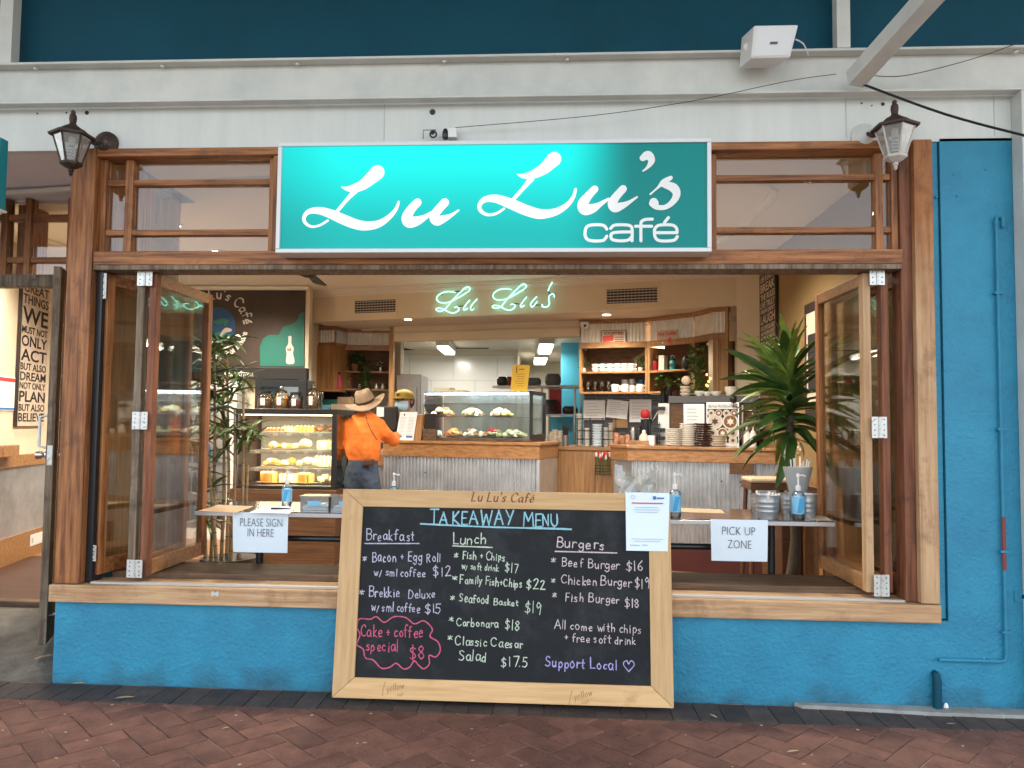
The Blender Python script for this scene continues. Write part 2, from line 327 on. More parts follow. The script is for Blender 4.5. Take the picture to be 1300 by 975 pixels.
 fan=mk('fan_blade', (.03, .018, .012), .5), dull_b=mk('dark_fridge_interior', (.05, .07, .06), .5, var=.3), amber=emis('amber_light', (1, .42, .08), 1.3), ventd=mk('vent_shadow', (.03, .03, .03), .8), vent=mk('vent_slat', (.45, .43, .39), .5),
 seat=mk('pale_seat', (.58, .44, .30), .8, bump=.2), leafdry=mk('dry_leaf', (.46, .36, .20), .7, rand=.2), gum=mk('pale_sticker', (.55, .55, .52), .7),
)
M_ = MT
# splash grime of its own ragged shape along the foot of the blue wall, and pale chips
def grime(m):
    t = m.node_tree; b = t.nodes['Principled BSDF']; src = b.inputs['Base Color'].links[0].from_socket
    g = t.nodes.new('ShaderNodeNewGeometry'); sp_ = t.nodes.new('ShaderNodeSeparateXYZ'); t.links.new(g.outputs['Position'], sp_.inputs[0])
    nz_ = t.nodes.new('ShaderNodeTexNoise'); nz_.inputs['Scale'].default_value = 6; nz_.inputs['Detail'].default_value = 9; t.links.new(g.outputs['Position'], nz_.inputs['Vector'])
    a = t.nodes.new('ShaderNodeMapRange'); a.inputs[1].default_value = .0; a.inputs[2].default_value = .22; a.inputs[3].default_value = .42; a.inputs[4].default_value = -.1; t.links.new(sp_.outputs[2], a.inputs[0])
    c = t.nodes.new('ShaderNodeMath'); c.operation = 'ADD'; t.links.new(a.outputs[0], c.inputs[0]); t.links.new(nz_.outputs[0], c.inputs[1])
    d = t.nodes.new('ShaderNodeMapRange'); d.inputs[1].default_value = .66; d.inputs[2].default_value = 1.1; d.inputs[4].default_value = .7; t.links.new(c.outputs[0], d.inputs[0])
    mx = t.nodes.new('ShaderNodeMix'); mx.data_type = 'RGBA'; t.links.new(d.outputs[0], mx.inputs[0]); t.links.new(src, mx.inputs[6]); mx.inputs[7].default_value = (.02, .05, .06, 1)
    n2 = t.nodes.new('ShaderNodeTexNoise'); n2.inputs['Scale'].default_value = 17; n2.inputs['Detail'].default_value = 6; t.links.new(g.outputs['Position'], n2.inputs['Vector'])
    e = t.nodes.new('ShaderNodeMapRange'); e.inputs[1].default_value = .755; e.inputs[2].default_value = .775; t.links.new(n2.outputs[0], e.inputs[0])
    m2 = t.nodes.new('ShaderNodeMix'); m2.data_type = 'RGBA'; t.links.new(e.outputs[0], m2.inputs[0]); t.links.new(mx.outputs[2], m2.inputs[6]); m2.inputs[7].default_value = (.35, .48, .50, 1); t.links.new(m2.outputs[2], b.inputs['Base Color'])
grime(M_['blue'])
# the right post keeps its stain high up and has bleached lower down, the border ragged
def fade(m, c, z0, z1):
    t = m.node_tree; b = t.nodes['Principled BSDF']; src = b.inputs['Base Color'].links[0].from_socket
    g = t.nodes.new('ShaderNodeNewGeometry'); sp_ = t.nodes.new('ShaderNodeSeparateXYZ'); t.links.new(g.outputs['Position'], sp_.inputs[0])
    nz_ = t.nodes.new('ShaderNodeTexNoise'); nz_.inputs['Scale'].default_value = 5; nz_.inputs['Detail'].default_value = 8; t.links.new(g.outputs['Position'], nz_.inputs['Vector'])
    a = t.nodes.new('ShaderNodeMath'); a.operation = 'MULTIPLY_ADD'; t.links.new(nz_.outputs[0], a.inputs[0]); a.inputs[1].default_value = 1.0; t.links.new(sp_.outputs[2], a.inputs[2])
    d = t.nodes.new('ShaderNodeMapRange'); d.inputs[1].default_value = z0+.5; d.inputs[2].default_value = z1+.5; d.inputs[4].default_value = .9; t.links.new(a.outputs[0], d.inputs[0])
    mx = t.nodes.new('ShaderNodeMix'); mx.data_type = 'RGBA'; mx.blend_type = 'MULTIPLY'; t.links.new(d.outputs[0], mx.inputs[0]); t.links.new(src, mx.inputs[6]); mx.inputs[7].default_value = c; t.links.new(mx.outputs[2], b.inputs['Base Color'])
fade(M_['faded'], (.66, .40, .24, 1), 1.9, 2.7)
# sign face: backlit acrylic, its tubes strongest along the top of the left two thirds
def signmat(name, base, hot):
    m = bpy.data.materials.new(name); m.use_nodes = True; t = m.node_tree; b = t.nodes['Principled BSDF']
    b.inputs['Base Color'].default_value = base; b.inputs['Roughness'].default_value = .4; b.inputs['Specular IOR Level'].default_value = .2
    b.inputs['Emission Color'].default_value = hot
    tc = t.nodes.new('ShaderNodeTexCoord'); g = t.nodes.new('ShaderNodeSeparateXYZ'); t.links.new(tc.outputs['Object'], g.inputs[0])
    def mr(src, a, bb, c, d, sm=True):
        n = t.nodes.new('ShaderNodeMapRange'); n.interpolation_type = 'SMOOTHSTEP' if sm else 'LINEAR'
        for i, v in enumerate((a, bb, c, d)): n.inputs[i+1].default_value = v
        t.links.new(src, n.inputs[0]); return n.outputs[0]
    def mul(a, bb):
        n = t.nodes.new('ShaderNodeMath'); n.operation = 'MULTIPLY'; t.links.new(a, n.inputs[0]); t.links.new(bb, n.inputs[1]); return n.outputs[0]
    sx = mr(g.outputs[0], .36, .78, 1, 0); lx = mr(g.outputs[0], -1.22, -.75, .62, 1); sz = mr(g.outputs[2], .05, .62, .34, 1)
    h = mul(mul(sx, lx), sz); n = t.nodes.new('ShaderNodeMath'); n.operation = 'MULTIPLY_ADD'; t.links.new(h, n.inputs[0]); n.inputs[1].default_value = .17; n.inputs[2].default_value = .016
    t.links.new(n.outputs[0], b.inputs['Emission Strength']); return m
M_['sign_face'] = signmat('sign_teal_acrylic', (.0, .165, .16, 1), (.0, 1.0, .93, 1)); M_['sign_let'] = signmat('sign_white_acrylic', (.72, .76, .76, 1), (1, 1, 1, 1))

# ------------------------------------------------------------------ lettering
GL = {}
def _g(ch, wd, *st): GL[ch] = (wd/100, [[tuple(float(a)/100 for a in q.split(',')) for q in s_.split()] for s_ in st])
_g('A',72,'0,0 33,100 66,0','12,38 55,38'); _g('B',62,'5,0 5,100','5,100 35,100 50,78 35,55 5,53','5,53 40,52 58,27 40,2 5,0')
_g('C',66,'60,82 40,100 15,85 3,50 15,12 40,0 62,15'); _g('D',64,'5,0 5,100','5,100 35,95 58,50 35,5 5,0')
_g('E',55,'50,100 5,100 5,0 52,0','5,52 42,52'); _g('F',55,'50,100 5,100 5,0','5,52 40,52'); _g('G',70,'60,82 40,100 15,85 3,50 15,12 40,0 62,15 62,45 40,45')
_g('H',62,'5,0 5,100','55,0 55,100','5,52 55,52'); _g('I',20,'8,0 8,100'); _g('K',60,'5,0 5,100','50,100 5,45 55,0'); _g('L',52,'5,100 5,0 48,0')
_g('M',80,'0,0 8,100 38,35 68,100 76,0'); _g('N',62,'5,0 5,100 55,0 55,100'); _g('O',70,'35,100 8,80 3,45 15,8 38,0 62,25 62,70 35,100'); _g('P',56,'5,0 5,100','5,100 38,100 52,76 38,52 5,50')
_g('R',60,'5,0 5,100','5,100 35,100 50,78 35,55 5,53','22,53 56,0'); _g('S',55,'50,85 30,100 8,82 15,60 42,42 50,20 30,0 3,12'); _g('T',62,'0,100 60,100','30,100 30,0')
_g('U',62,'5,100 5,30 30,0 55,30 55,100'); _g('V',62,'0,100 30,0 60,100'); _g('W',82,'0,100 18,0 38,75 58,0 78,100'); _g('Y',60,'0,100 28,50','58,100 20,0'); _g('Z',58,'3,100 55,100 3,0 56,0')
_g('a',52,'42,48 20,56 3,30 14,2 34,10 42,50 43,10 50,0'); _g('b',48,'5,100 5,5','5,35 25,56 42,30 28,2 5,8'); _g('c',42,'38,48 20,56 4,30 16,2 38,8'); _g('d',50,'42,100 42,0','42,42 22,56 4,28 18,0 42,15')
_g('e',46,'5,28 38,34 34,52 18,56 4,30 14,2 40,8'); _g('f',38,'38,92 24,100 14,80 14,0','0,55 32,55'); _g('g',50,'42,46 20,56 4,30 18,4 40,18','42,55 42,-15 24,-32 4,-20'); _g('h',48,'5,100 5,0','5,36 26,56 40,38 40,0')
_g('i',18,'8,55 8,0','8,74 9,78'); _g('k',46,'5,100 5,0','36,55 5,24 40,0'); _g('l',18,'8,100 8,0'); _g('m',72,'5,55 5,0','5,38 20,56 33,38 33,0','33,38 50,56 62,36 62,0'); _g('n',48,'5,55 5,0','5,36 26,56 40,36 40,0')
_g('o',48,'24,56 4,34 12,4 30,0 44,26 24,56'); _g('p',48,'5,55 5,-32','5,38 26,56 42,28 26,0 5,10'); _g('r',38,'5,55 5,0','5,32 20,54 36,48'); _g('s',40,'34,50 18,56 6,42 30,22 26,2 3,6'); _g('t',36,'16,86 16,8 30,0','0,56 34,56')
_g('u',48,'5,55 8,10 24,0 40,20','41,55 41,0'); _g('v',42,'2,55 18,0 38,55'); _g('w',62,'2,55 16,0 30,42 44,0 58,55'); _g('x',44,'3,55 38,0','38,55 3,0'); _g('y',44,'3,55 20,6','40,55 10,-32')
_g('é',46,'5,28 38,34 34,52 18,56 4,30 14,2 40,8','22,68 34,84'); _g("'",14,'8,100 6,78'); _g('.',16,'6,0 8,4'); _g('+',48,'4,42 42,42','23,64 23,20'); _g('*',48,'4,30 42,74','24,84 22,20','40,30 6,72'); _g('/',34,'28,60 4,-14'); _g(',',16,'8,6 4,-12')
_g('$',54,'48,82 28,94 8,80 14,58 42,42 46,20 26,4 3,14','26,112 26,-12'); _g('0',50,'25,100 4,60 10,10 28,0 44,40 25,100'); _g('1',24,'12,100 12,0'); _g('2',52,'5,80 24,100 42,78 5,0 50,2'); _g('5',50,'44,100 10,100 8,58 30,62 44,32 26,0 3,10')
_g('6',48,'36,100 8,50 10,8 30,0 42,24 26,46 8,30'); _g('7',46,'3,100 44,100 16,0'); _g('8',48,'24,54 6,78 24,100 42,78 24,54 4,24 24,0 44,24 24,54'); _g('9',46,'40,80 20,100 5,74 20,54 40,76 38,0'); _g('[',22,'18,112 4,112 4,-12 18,-12'); _g(']',22,'4,112 18,112 18,-12 4,-12')
_g('♡',80,'38,0 4,52 8,86 26,92 38,66 54,94 72,84 72,52 38,0')
def splitcorn(st):
    out = [[st[0]]]
    for i in range(1, len(st)):
        out[-1].append(st[i])
        if i < len(st)-1:
            a = (st[i][0]-st[i-1][0], st[i][1]-st[i-1][1]); b = (st[i+1][0]-st[i][0], st[i+1][1]-st[i][1])
            c = (a[0]*b[0]+a[1]*b[1])/((math.hypot(*a)*math.hypot(*b)) or 1)
            if c < .18: out.append([st[i]])
    return out
def textw(s, sp=.14): return sum((GL[c][0]+sp) if c in GL else .38 for c in s)
def write(mb, s, o, ex, ey, wdt, y=0.0, nib=None, jit=0.0, sp=.14, slant=0.0, seed=1, arc=None):
    """write s with strokes: o origin (u, v), ex advance vector of one cap height, ey cap vector. arc=(cx,cy,r,a0,dir)"""
    rnd = random.Random(seed); x = 0.0; k = 0
    for ch in s:
        if ch not in GL: x += .38; continue
        wd, sts = GL[ch]; jx, jy, js = rnd.uniform(-jit, jit), rnd.uniform(-jit, jit), 1+rnd.uniform(-jit, jit)*1.4
        for st in sts:
            for piece in splitcorn(st):
                q = []
                for (a, b) in catmull([(p_[0]+rnd.uniform(-jit, jit)*.35, p_[1]+rnd.uniform(-jit, jit)*.35) for p_ in piece], 4):
                    lx, ly = x+jx+(a+slant*b)*js, (b*js+jy)
                    if arc:
                        cx, cy, r, a0, dr = arc; h = ey[1]; th = a0-dr*(lx*h)/r
                        rr = r+dr*ly*h; q.append((cx+rr*math.cos(th), cy+rr*math.sin(th)))
                    else: q.append((o[0]+ex[0]*lx+ey[0]*ly, o[1]+ex[1]*lx+ey[1]*ly))
                pts = []
                for i, (a, b) in enumerate(q):
                    ww = wdt
                    if nib is not None:
                        a0, b0 = q[max(i-1, 0)]; a1, b1 = q[min(i+1, len(q)-1)]; an = math.atan2(b1-b0, a1-a0); ww = wdt*(.35+.95*abs(math.sin(an-nib)))
                    elif jit: ww = wdt*rnd.uniform(.68, 1.22)
                    pts.append((a, b, ww))
                if len(pts) > 1: mb.strip(pts, y-.00015*(k % 7), .0003); k += 1
        x += wd+sp
    return mb
def writepx(mb, F, s, x0, y0, x1, y1, cap, wpx, w=0.0, **kw):
    """fit s between two photograph baseline points on frame F"""
    u0, v0 = F.px(x0, y0, w); u1, v1 = F.px(x1, y1, w); t = textw(s, kw.get('sp', .14))
    uc, vc = F.px(x0, y0-cap, w); c = math.hypot(uc-u0, vc-v0); ex = ((u1-u0)/t, (v1-v0)/t); pxm = c/cap
    return write(mb, s, (u0, v0), ex, (-ex[1]*c/max(math.hypot(*ex), 1e-6), c), wpx*pxm, y=w, **kw)
def print_text(s, F, u, v, size, m, parent, w, name='lettering', wx=1.0, weight=0.0, align='LEFT', rot=0.0, width=None):
    """printed (built-in typeface) lettering as a flat mesh on frame F"""
    cu = bpy.data.curves.new('t', 'FONT'); cu.body = s; cu.size = size; cu.offset = weight; cu.align_x = align; cu.resolution_u = 3; cu.extrude = 0.0005
    ob = bpy.data.objects.new('t', cu); COL.objects.link(ob); bpy.context.view_layer.update()
    me = bpy.data.meshes.new_from_object(ob.evaluated_get(bpy.context.evaluated_depsgraph_get())); bpy.data.objects.remove(ob)
    if width:
        xs = [q.co.x for q in me.vertices]; wx = width/(max(xs)-min(xs)); 
        for q in me.vertices: q.co.x = (q.co.x-min(xs))
    c_, s_ = math.cos(rot), math.sin(rot); mb = MB(F)
    vs = [(u+(q.co.x*wx)*c_-q.co.y*s_, w-q.co.z, v+(q.co.x*wx)*s_+q.co.y*c_) for q in me.vertices]
    mb.add(vs, [tuple(p_.vertices) for p_ in me.polygons]); bpy.data.meshes.remove(me)
    return mb.build(name, m, parent)

# ================================================================== GROUND
struct(MB().box(-60, 60, -90, 60, -.60, -.30).build('ground', M_['earth']))
struct(MB().box(-40, 40, -14, -5.3, -.30, -.13).build('road', M_['asphalt']))
struct(MB().box(-40, 40, -16.5, -14.0, -.30, 0.0).build('far_pavement', M_['concrete']))
struct(MB().box(-40, 40, -5.3, -5.15, -.30, .0).build('kerb', M_['kerb']))
pav = struct(MB().box(-14, 14, -5.149, .0, -.30, -.006).build('pavement', M_['mortar'], loc=(0, 0, 0)))
# herringbone pavers, clipped along the straight border course
BW = .131; G = .007; c45 = math.radians(47)
def clip(poly, ymax):
    out = []
    for i in range(len(poly)):
        a, b = poly[i], poly[(i+1) % len(poly)]
        ia, ib = a[1] <= ymax, b[1] <= ymax
        if ia: out.append(a)
        if ia != ib:
            t = (ymax-a[1])/(b[1]-a[1]); out.append((a[0]+(b[0]-a[0])*t, ymax))
    return out
YB = -.272
near, far = [], []
for i in range(-90, 91):
    for j in range(-90, 91):
        d = (i-j) % 4
        if d == 0: r = (i, j, i+2, j+1)
        elif d == 3: r = (i, j, i+1, j+2)
        else: continue
        x0, y0, x1, y1 = r[0]*BW+G/2, r[1]*BW+G/2, r[2]*BW-G/2, r[3]*BW-G/2
        q = [(x*math.cos(c45)-y*math.sin(c45)+.05, x*math.sin(c45)+y*math.cos(c45)-.07) for x, y in ((x0, y0), (x1, y0), (x1, y1), (x0, y1))]
        cx, cy = sum(a for a, b in q)/4, sum(b for a, b in q)/4
        if cy > YB+.25 or cy < -5.2 or abs(cx) > 5: continue
        c = clip(q, YB)
        if len(c) < 3: continue
        vis = cy > -1.22 and -3.45 < cx < 2.75
        (near if vis else far).append((c, cx, cy, len(c) == 4 and max(b for a, b in q) <= YB))
def brick_mb(mb, poly, h):
    n = len(poly); cx = sum(a for a, b in poly)/n; cy = sum(b for a, b in poly)/n; e = .004
    ar = sum(poly[i][0]*poly[(i+1) % n][1]-poly[(i+1) % n][0]*poly[i][1] for i in range(n))
    if ar < 0: poly = poly[::-1]
    def inn(a, b): l = math.hypot(a-cx, b-cy) or 1; return (a-(a-cx)/l*e*1.4, b-(b-cy)/l*e*1.4)
    ring0 = [(a, b, -.03) for a, b in poly]; ring1 = [(a, b, h-.003) for a, b in poly]; ring2 = [(*inn(a, b), h) for a, b in poly]
    mb.add(ring0+ring1+ring2, [(i, (i+1) % n, (i+1) % n+n, i+n) for i in range(n)]+[(i+n, (i+1) % n+n, (i+1) % n+2*n, i+2*n) for i in range(n)]+[tuple(range(2*n, 3*n))])
near.sort(key=lambda t: -t[2])
for c, cx, cy, whole in near:
    b = MB(); brick_mb(b, [(a-cx, bb-cy) for a, bb in c], .0); me = bpy.data.meshes.new('brick')
    me.from_pydata([tuple(v) for v in b.v], [], b.f); me.materials.append(M_['brickm'])
    place(me, 'brick', pav, Matrix.Translation((cx, cy, random.uniform(-.0015, .0015))) @ Matrix.Rotation(random.uniform(-.012, .012), 4, 'X') @ Matrix.Rotation(random.uniform(-.01, .01), 4, 'Y'))
mb = MB()
for c, cx, cy, wl in far: brick_mb(mb, c, random.uniform(-.002, .001))
tag(mb.build('outer_bricks', M_['brickm'], pav), kind='stuff')
x = -3.9; bm0 = MB(); brick_mb(bm0, [(-.0635, -.125), (.0635, -.125), (.0635, .125), (-.0635, .125)], 0); bme = bpy.data.meshes.new('border_brick'); bme.from_pydata([tuple(v) for v in bm0.v], [], bm0.f); bme.materials.append(M_['brickd'])
while x < 3.2:
    place(bme, 'border_brick', pav, Matrix.Translation((x, -.143, random.uniform(-.001, .002))) @ Matrix.Rotation(random.uniform(-.015, .015), 4, 'Z')); x += .1305
# kerb-like slab of pale concrete under the right wall
x0 = PZ(1012, 900, 0)[0]
mb = MB().slab([(x0, -.012), (x0+.03, -.05), (x0+.28, -.062), (x0+.62, -.095), (x0+1.8, -.11), (3.2, -.12), (3.2, .0), (x0, .0)], -.05, .018)
struct(mb.build('concrete_footing', M_['kerb'], bevel=.004))
# entry ramp to the recessed door
mb = MB(); mb.add([(-6, 0, 0), (-2.83, 0, 0), (-2.83, 1.2, .14), (-6, 1.2, .14), (-6, 0, -.2), (-2.83, 0, -.2), (-2.83, 1.2, -.2), (-6, 1.2, -.2)], [(0, 1, 2, 3), (0, 4, 5, 1), (1, 5, 6, 2), (3, 2, 6, 7), (0, 3, 7, 4)])
struct(mb.build('entry_ramp', M_['concrete']))
FZ = .15
struct(MB().slab([(-2.69, .23), (2.6, .23), (2.6, 5.4), (-6.5, 5.4), (-6.5, 1.23), (-2.69, 1.23)], FZ-.1, FZ).build('floor', M_['floor']))
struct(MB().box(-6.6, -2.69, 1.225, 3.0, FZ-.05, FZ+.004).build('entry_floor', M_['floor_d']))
struct(MB().box(-6.6, -2.84, 1.12, 1.22, FZ-.08, FZ+.02).build('door_threshold', M_['darkx'], bevel=.005))

# ================================================================== SHOPFRONT WALL (thing)
sw = thing('shopfront_wall', 'blue rendered shopfront wall with white steel beams above, round the café window', 'wall', (0, .1, 0))
XL, XR = -2.82, 2.465
SILL0, SILL1 = .455, .555
def rend(mb, name): return mb.build(name, M_['blue'], sw)
XF = 2.028
mb = MB().box(XL, XF, .0, .22, -.06, SILL0); rend(mb, 'rendered_wall')
# right pier with a shallow groove beside the window
zt = 3.06
mb = MB(); mb.box(XF, XF+.045, .012, .22, .47, zt); mb.box(XF+.053, XR, .0, .22, .46, zt); mb.box(XF, XR, .0, .22, -.06, .46); rend(mb, 'rendered_pier')
MB().box(XF+.0451, XF+.0529, .03, .05, .47, zt-.001).build('groove', M_['black'], sw)
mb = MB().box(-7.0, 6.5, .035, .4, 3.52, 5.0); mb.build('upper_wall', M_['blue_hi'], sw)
# white flat fascia board and the steel channel above it
mb = MB().box(-7.0, 6.5, .0, .05, 3.045, 3.31); mb.build('fascia_board', M_['white'], sw)
xm = P(1193, 150)[0]; 
mb = MB(); 
for q in (P(488, 150)[0], P(1074, 150)[0], P(1262, 150)[0]): mb.box(q-.0015, q+.0015, -.0025, .0, 3.07, 3.295)
mb.build('board_joint', M_['vent'], sw)
mb = MB(); mb.box(-7, 6.5, -.03, .035, 3.305, 3.525); mb.build('channel_web', M_['steel_w'], sw, bevel=.003)
mb = MB(); mb.box(-7, 6.5, -.10, -.0305, 3.285, 3.30); mb.box(-7, 6.5, -.10, -.0305, 3.515, 3.53); mb.build('channel_flange', M_['steel_w'], sw, bevel=.004)
MB().box(-7, 6.5, .0, .035, 3.53, 3.56).build('flashing', M_['steel_w'], sw)
mb = MB()
for q, r_ in (((549, 142), .017), ((549, 168), .013), ((110, 143), .012), ((1121, 132), .010), ((84, 143), .005), ((47, 144), .005), ((1094, 131), .005), ((1107, 134), .004)):
    x_, z_ = P(q[0], q[1], -.003); mb.prism([(x_+r_*math.cos(a*math.pi/6), z_+r_*math.sin(a*math.pi/6)) for a in range(12)], -.003, .0)
mb.build('bolt_hole', M_['ink'], sw)
mb = MB()
for px, py in ((1211, 222), (1251, 215), (1189, 250), (1215, 249)):
    x_, z_ = P(px, py); mb.ball((x_, 0, z_), .009, .006, .009, 8, 4)
mb.build('wall_plug', M_['blue'], sw)
mb = MB()
for px in (565, 720, 1285, 50, 210, 380, 940): 
    x_, z_ = P(px, 92, -.03); mb.lathe([(.012, 0), (.012, .012), (.004, .014)], x_, -.065, 3.50, 6)
mb.build('bolt_head', M_['steel_w'], sw)
# recess beside the window: return wall, soffit, back wall over the door
MB().box(-2.80, -2.70, .101, .66, SILL1, 3.09).build('recess_return', M_['oakz'], sw); MB().box(-2.76, -2.754, .661, 1.14, SILL1, 3.09).build('return_pane', M_['glass'], sw)
MB().box(-7, -2.83, .05, 1.3, 3.12, 3.2).build('recess_soffit', M_['lav'], sw)
MB().box(XL, -2.70, .22, 1.25, -.06, SILL1-.001).build('recess_dwarf_wall', M_['blue'], sw)
MB().box(-7, -2.81, 1.10, 1.14, 3.19, 3.34).build('recess_upper_panel', M_['lav'], sw)
# awning over the pavement (above the picture): its posts and brace are in view
MB().box(-7, 6.5, -3.9, .03, 4.72, 4.78).build('awning_roof', M_['steel_w'], sw)

def steelbar(name, label, a, b, wd, dp):
    a, b = Vector(a), Vector(b); d = (b-a); L = d.length; z = d.normalized(); x = Vector((1, 0, 0)); x = (x-z*x.dot(z)).normalized(); y = z.cross(x)
    Mx = Matrix(((x.x, y.x, z.x, a.x), (x.y, y.y, z.y, a.y), (x.z, y.z, z.z, a.z), (0, 0, 0, 1)))
    o = MB(Mx).box(-wd/2, wd/2, -dp/2, dp/2, 0, L).build(name, M_['steel_w'], bevel=.003); return tag(o, label, 'beam')
x1_, x2_ = P(1070, 40, -.10)[0], 0
steelbar('steel_post', 'upright white steel post standing on the beam behind the diagonal brace', (x1_+.005, -.065, 3.531), (x1_+.005, -.065, 4.7), .072, .07)
q0 = P(1083, 99, -.12); q1 = P(1172, 0, -.62)
d = Vector((q1[0]-q0[0], -.5, q1[1]-q0[1]))
steelbar('awning_brace', 'diagonal white steel brace rising to the right from the beam', (q0[0], -.14, q0[1]-.02), Vector((q0[0], -.14, q0[1]-.02))+d*2.4, .09, .09)
xl_ = P(6, 40, -.1)[0]
steelbar('steel_post', 'upright white steel post at the top left corner of the photo', (xl_, -.06, 3.531), (xl_, -.06, 4.7), .08, .07)
xr_ = P(1294, 200, -.06)[0]+.05
tag(MB().box(xr_-.055, xr_+.06, -.10, -.002, .002, 3.284).build('steel_column', M_['steel_w'], bevel=.004), 'white steel column right of the blue pier, at the right edge', 'column')
# cables
def cable(name, label, pts, r, m):
    return tag(MB().tube(catmull([Vector(q) for q in pts], 6) if len(pts) > 2 else pts, r, 6).build(name, M_[m], smooth=True), label, 'cable')
def P3(px, py, Y): a, b = P(px, py, Y); return (a, Y, b)
cable('stay_cable', 'thick dark stay cable running down to the right from the brace foot', [P3(1090, 105, -.16), P3(1200, 145, -.20), P3(1304, 173, -.24)], .0065, 'blackm')
cable('wire', 'thin sagging wire between the brace foot and the upper right edge', [P3(1097, 95, -.15), P3(1140, 97, -.15), P3(1190, 87, -.14), P3(1250, 70, -.12), P3(1304, 50, -.10)], .0022, 'blackm')
cable('wire', 'thin wire from the junction box above the sign up to the brace foot', [P3(578, 162, -.05), P3(750, 147, -.10), P3(880, 128, -.12), P3(1000, 103, -.12), P3(1062, 94, -.12)], .0018, 'blackm')

# ================================================================== TIMBER WINDOW FRAME (thing)
wf = thing('window_frame', 'brown timber window frame with small-paned transom lights, round the serving opening', 'window frame', (-.38, .05, SILL0))
HB, HT = 2.365, 2.445
def rb(mb, name, m, bev=.004): return mb.build(name, M_[m], wf, bevel=bev)
rb(MB().box(-2.81, -2.665, -.035, .10, SILL1+.001, 3.045), 'left_post', 'wz')
rb(MB().box(1.925, 2.024, -.038, .08, SILL1+.001, 3.044), 'right_post', 'faded')
rb(MB().box(1.865, 1.924, .0, .12, SILL1+.001, 3.04), 'right_jamb', 'oxide')
rb(MB().box(-2.664, -2.625, .015, .12, SILL1+.001, HB-.001), 'left_jamb', 'blackm')
rb(MB().box(-2.664, 1.864, -.03, .12, 2.998, 3.044), 'head', 'wx')
rb(MB().box(-2.6645, 1.8645, -.025, .12, HB, HT), 'transom_rail', 'wx')
rb(MB().box(-2.66, 1.86, -.028, .14, HB-.028, HB-.002), 'head_track', 'greyz', .002)
rb(MB().box(-2.835, XF-.002, -.045, .20, SILL0, SILL1-.004), 'sill', 'sillx', .006)
rb(MB().box(-2.62, 1.86, .0, .035, SILL1-.0035, SILL1+.008), 'sill_track', 'vent', .001)
rb(MB().box(-2.62, 1.86, .201, .55, SILL1-.07, SILL1+.03), 'inner_ledge', 'darkx', .01)
MB().box(-2.62, 1.86, .19, .55, .15, SILL1-.071).build('inner_apron', M_['darkx'], wf)
# transom lights
zb = [P(260, 225)[1], P(260, 233)[1], P(260, 289)[1], P(260, 297)[1]]
zb = [HT+.002, zb[3]-.0, zb[2]+.0, zb[1], zb[0], 2.996]
# left bay and right bay, each: side stiles, muntins, panes
def bay(x0, x1, xmv, ys=.02):
    rb(MB().box(x0, x0+.035, ys, .09, HT+.001, 2.997), 'stile', 'wz')
    rb(MB().box(x1-.035, x1, ys, .09, HT+.001, 2.997), 'stile', 'wz')
    hz0 = zb[1]; hz1 = zb[3]
    segs = []
    prev = x0+.035
    for a, b in xmv+[(x1-.035, None)]:
        segs.append((prev, a)); prev = b
    for a, b in xmv: rb(MB().box(a, b, ys+.004, .086, HT+.002, 2.996), 'muntin', 'wz')
    for a, b in segs:
        for z0 in (zb[1], zb[3]): rb(MB().box(a, b, ys+.008, .082, z0, z0+.034), 'muntin', 'wx')
        for z0, z1 in ((HT+.002, zb[1]), (zb[1]+.034, zb[3]), (zb[3]+.034, 2.996)):
            MB().box(a+.001, b-.001, .055, .059, z0+.001, z1-.001).build('pane', M_['glass'], wf)
XA = P(127, 260)[0]; XB = P(347, 260)[0]; XC = P(912, 260)[0]; XD = 1.864
bay(-2.664, XB, [(P(155, 260)[0], P(165, 260)[0])])
bay(XC-.04, XD, [(P(1114, 260)[0], P(1124, 260)[0])])
rb(MB().box(XB+.001, XB+.06, -.02, .10, HT+.001, 2.997), 'mullion', 'wz')
rb(MB().box(XC-.101, XC-.041, -.02, .10, HT+.001, 2.997), 'mullion', 'wz')
bay(XB+.061, XC-.102, [(-.9, -.865), (.02, .055)])
# bone-shaped pale sticker on the sill
x_, z_ = P(273, 754, -.046); mb = MB()
for sx in (-1, 1):
    for sz in (-1, 1): mb.prism([(x_+sx*.014+.008*math.cos(a), z_+sz*.006+.008*math.sin(a)) for a in [k*math.pi/5 for k in range(10)]], -.0475-.0004*(sx+sz), -.045)
mb.prism([(x_-.014, z_-.007), (x_+.014, z_-.007), (x_+.014, z_+.007), (x_-.014, z_+.007)], -.049, -.045)
tag(mb.build('sticker', M_['gum']), 'small pale bone-shaped sticker on the sill below the sign-in paper', 'sticker')

# ================================================================== FOLDING WINDOW LEAVES
def leaf(parent, a, b, z0, z1, mats=('wz', 'wx'), th=.042, st=.058, hinges=()):
    a, b = Vector((a[0], a[1], 0)), Vector((b[0], b[1], 0)); ang = math.degrees(math.atan2(b.y-a.y, b.x-a.x)); L = (b-a).length
    F = Frame((a.x, a.y, 0), ang)
    p = MB(F).box(0, st, -th/2, th/2, z0, z1).build('leaf_stile', M_[mats[0]], parent, bevel=.004)
    MB(F).box(L-st, L, -th/2, th/2, z0, z1).build('leaf_stile', M_['wz'], parent, bevel=.004)
    MB(F).box(st, L-st, -th/2+.002, th/2-.002, z1-.065, z1-.001).build('leaf_rail', M_[mats[1]], parent, bevel=.003)
    MB(F).box(st, L-st, -th/2+.002, th/2-.002, z0+.001, z0+.085).build('leaf_rail', M_[mats[1]], parent, bevel=.003)
    MB(F).box(st-.004, L-st+.004, -.003, .003, z0+.08, z1-.06).build('leaf_pane', M_['glass'], parent)
    return F
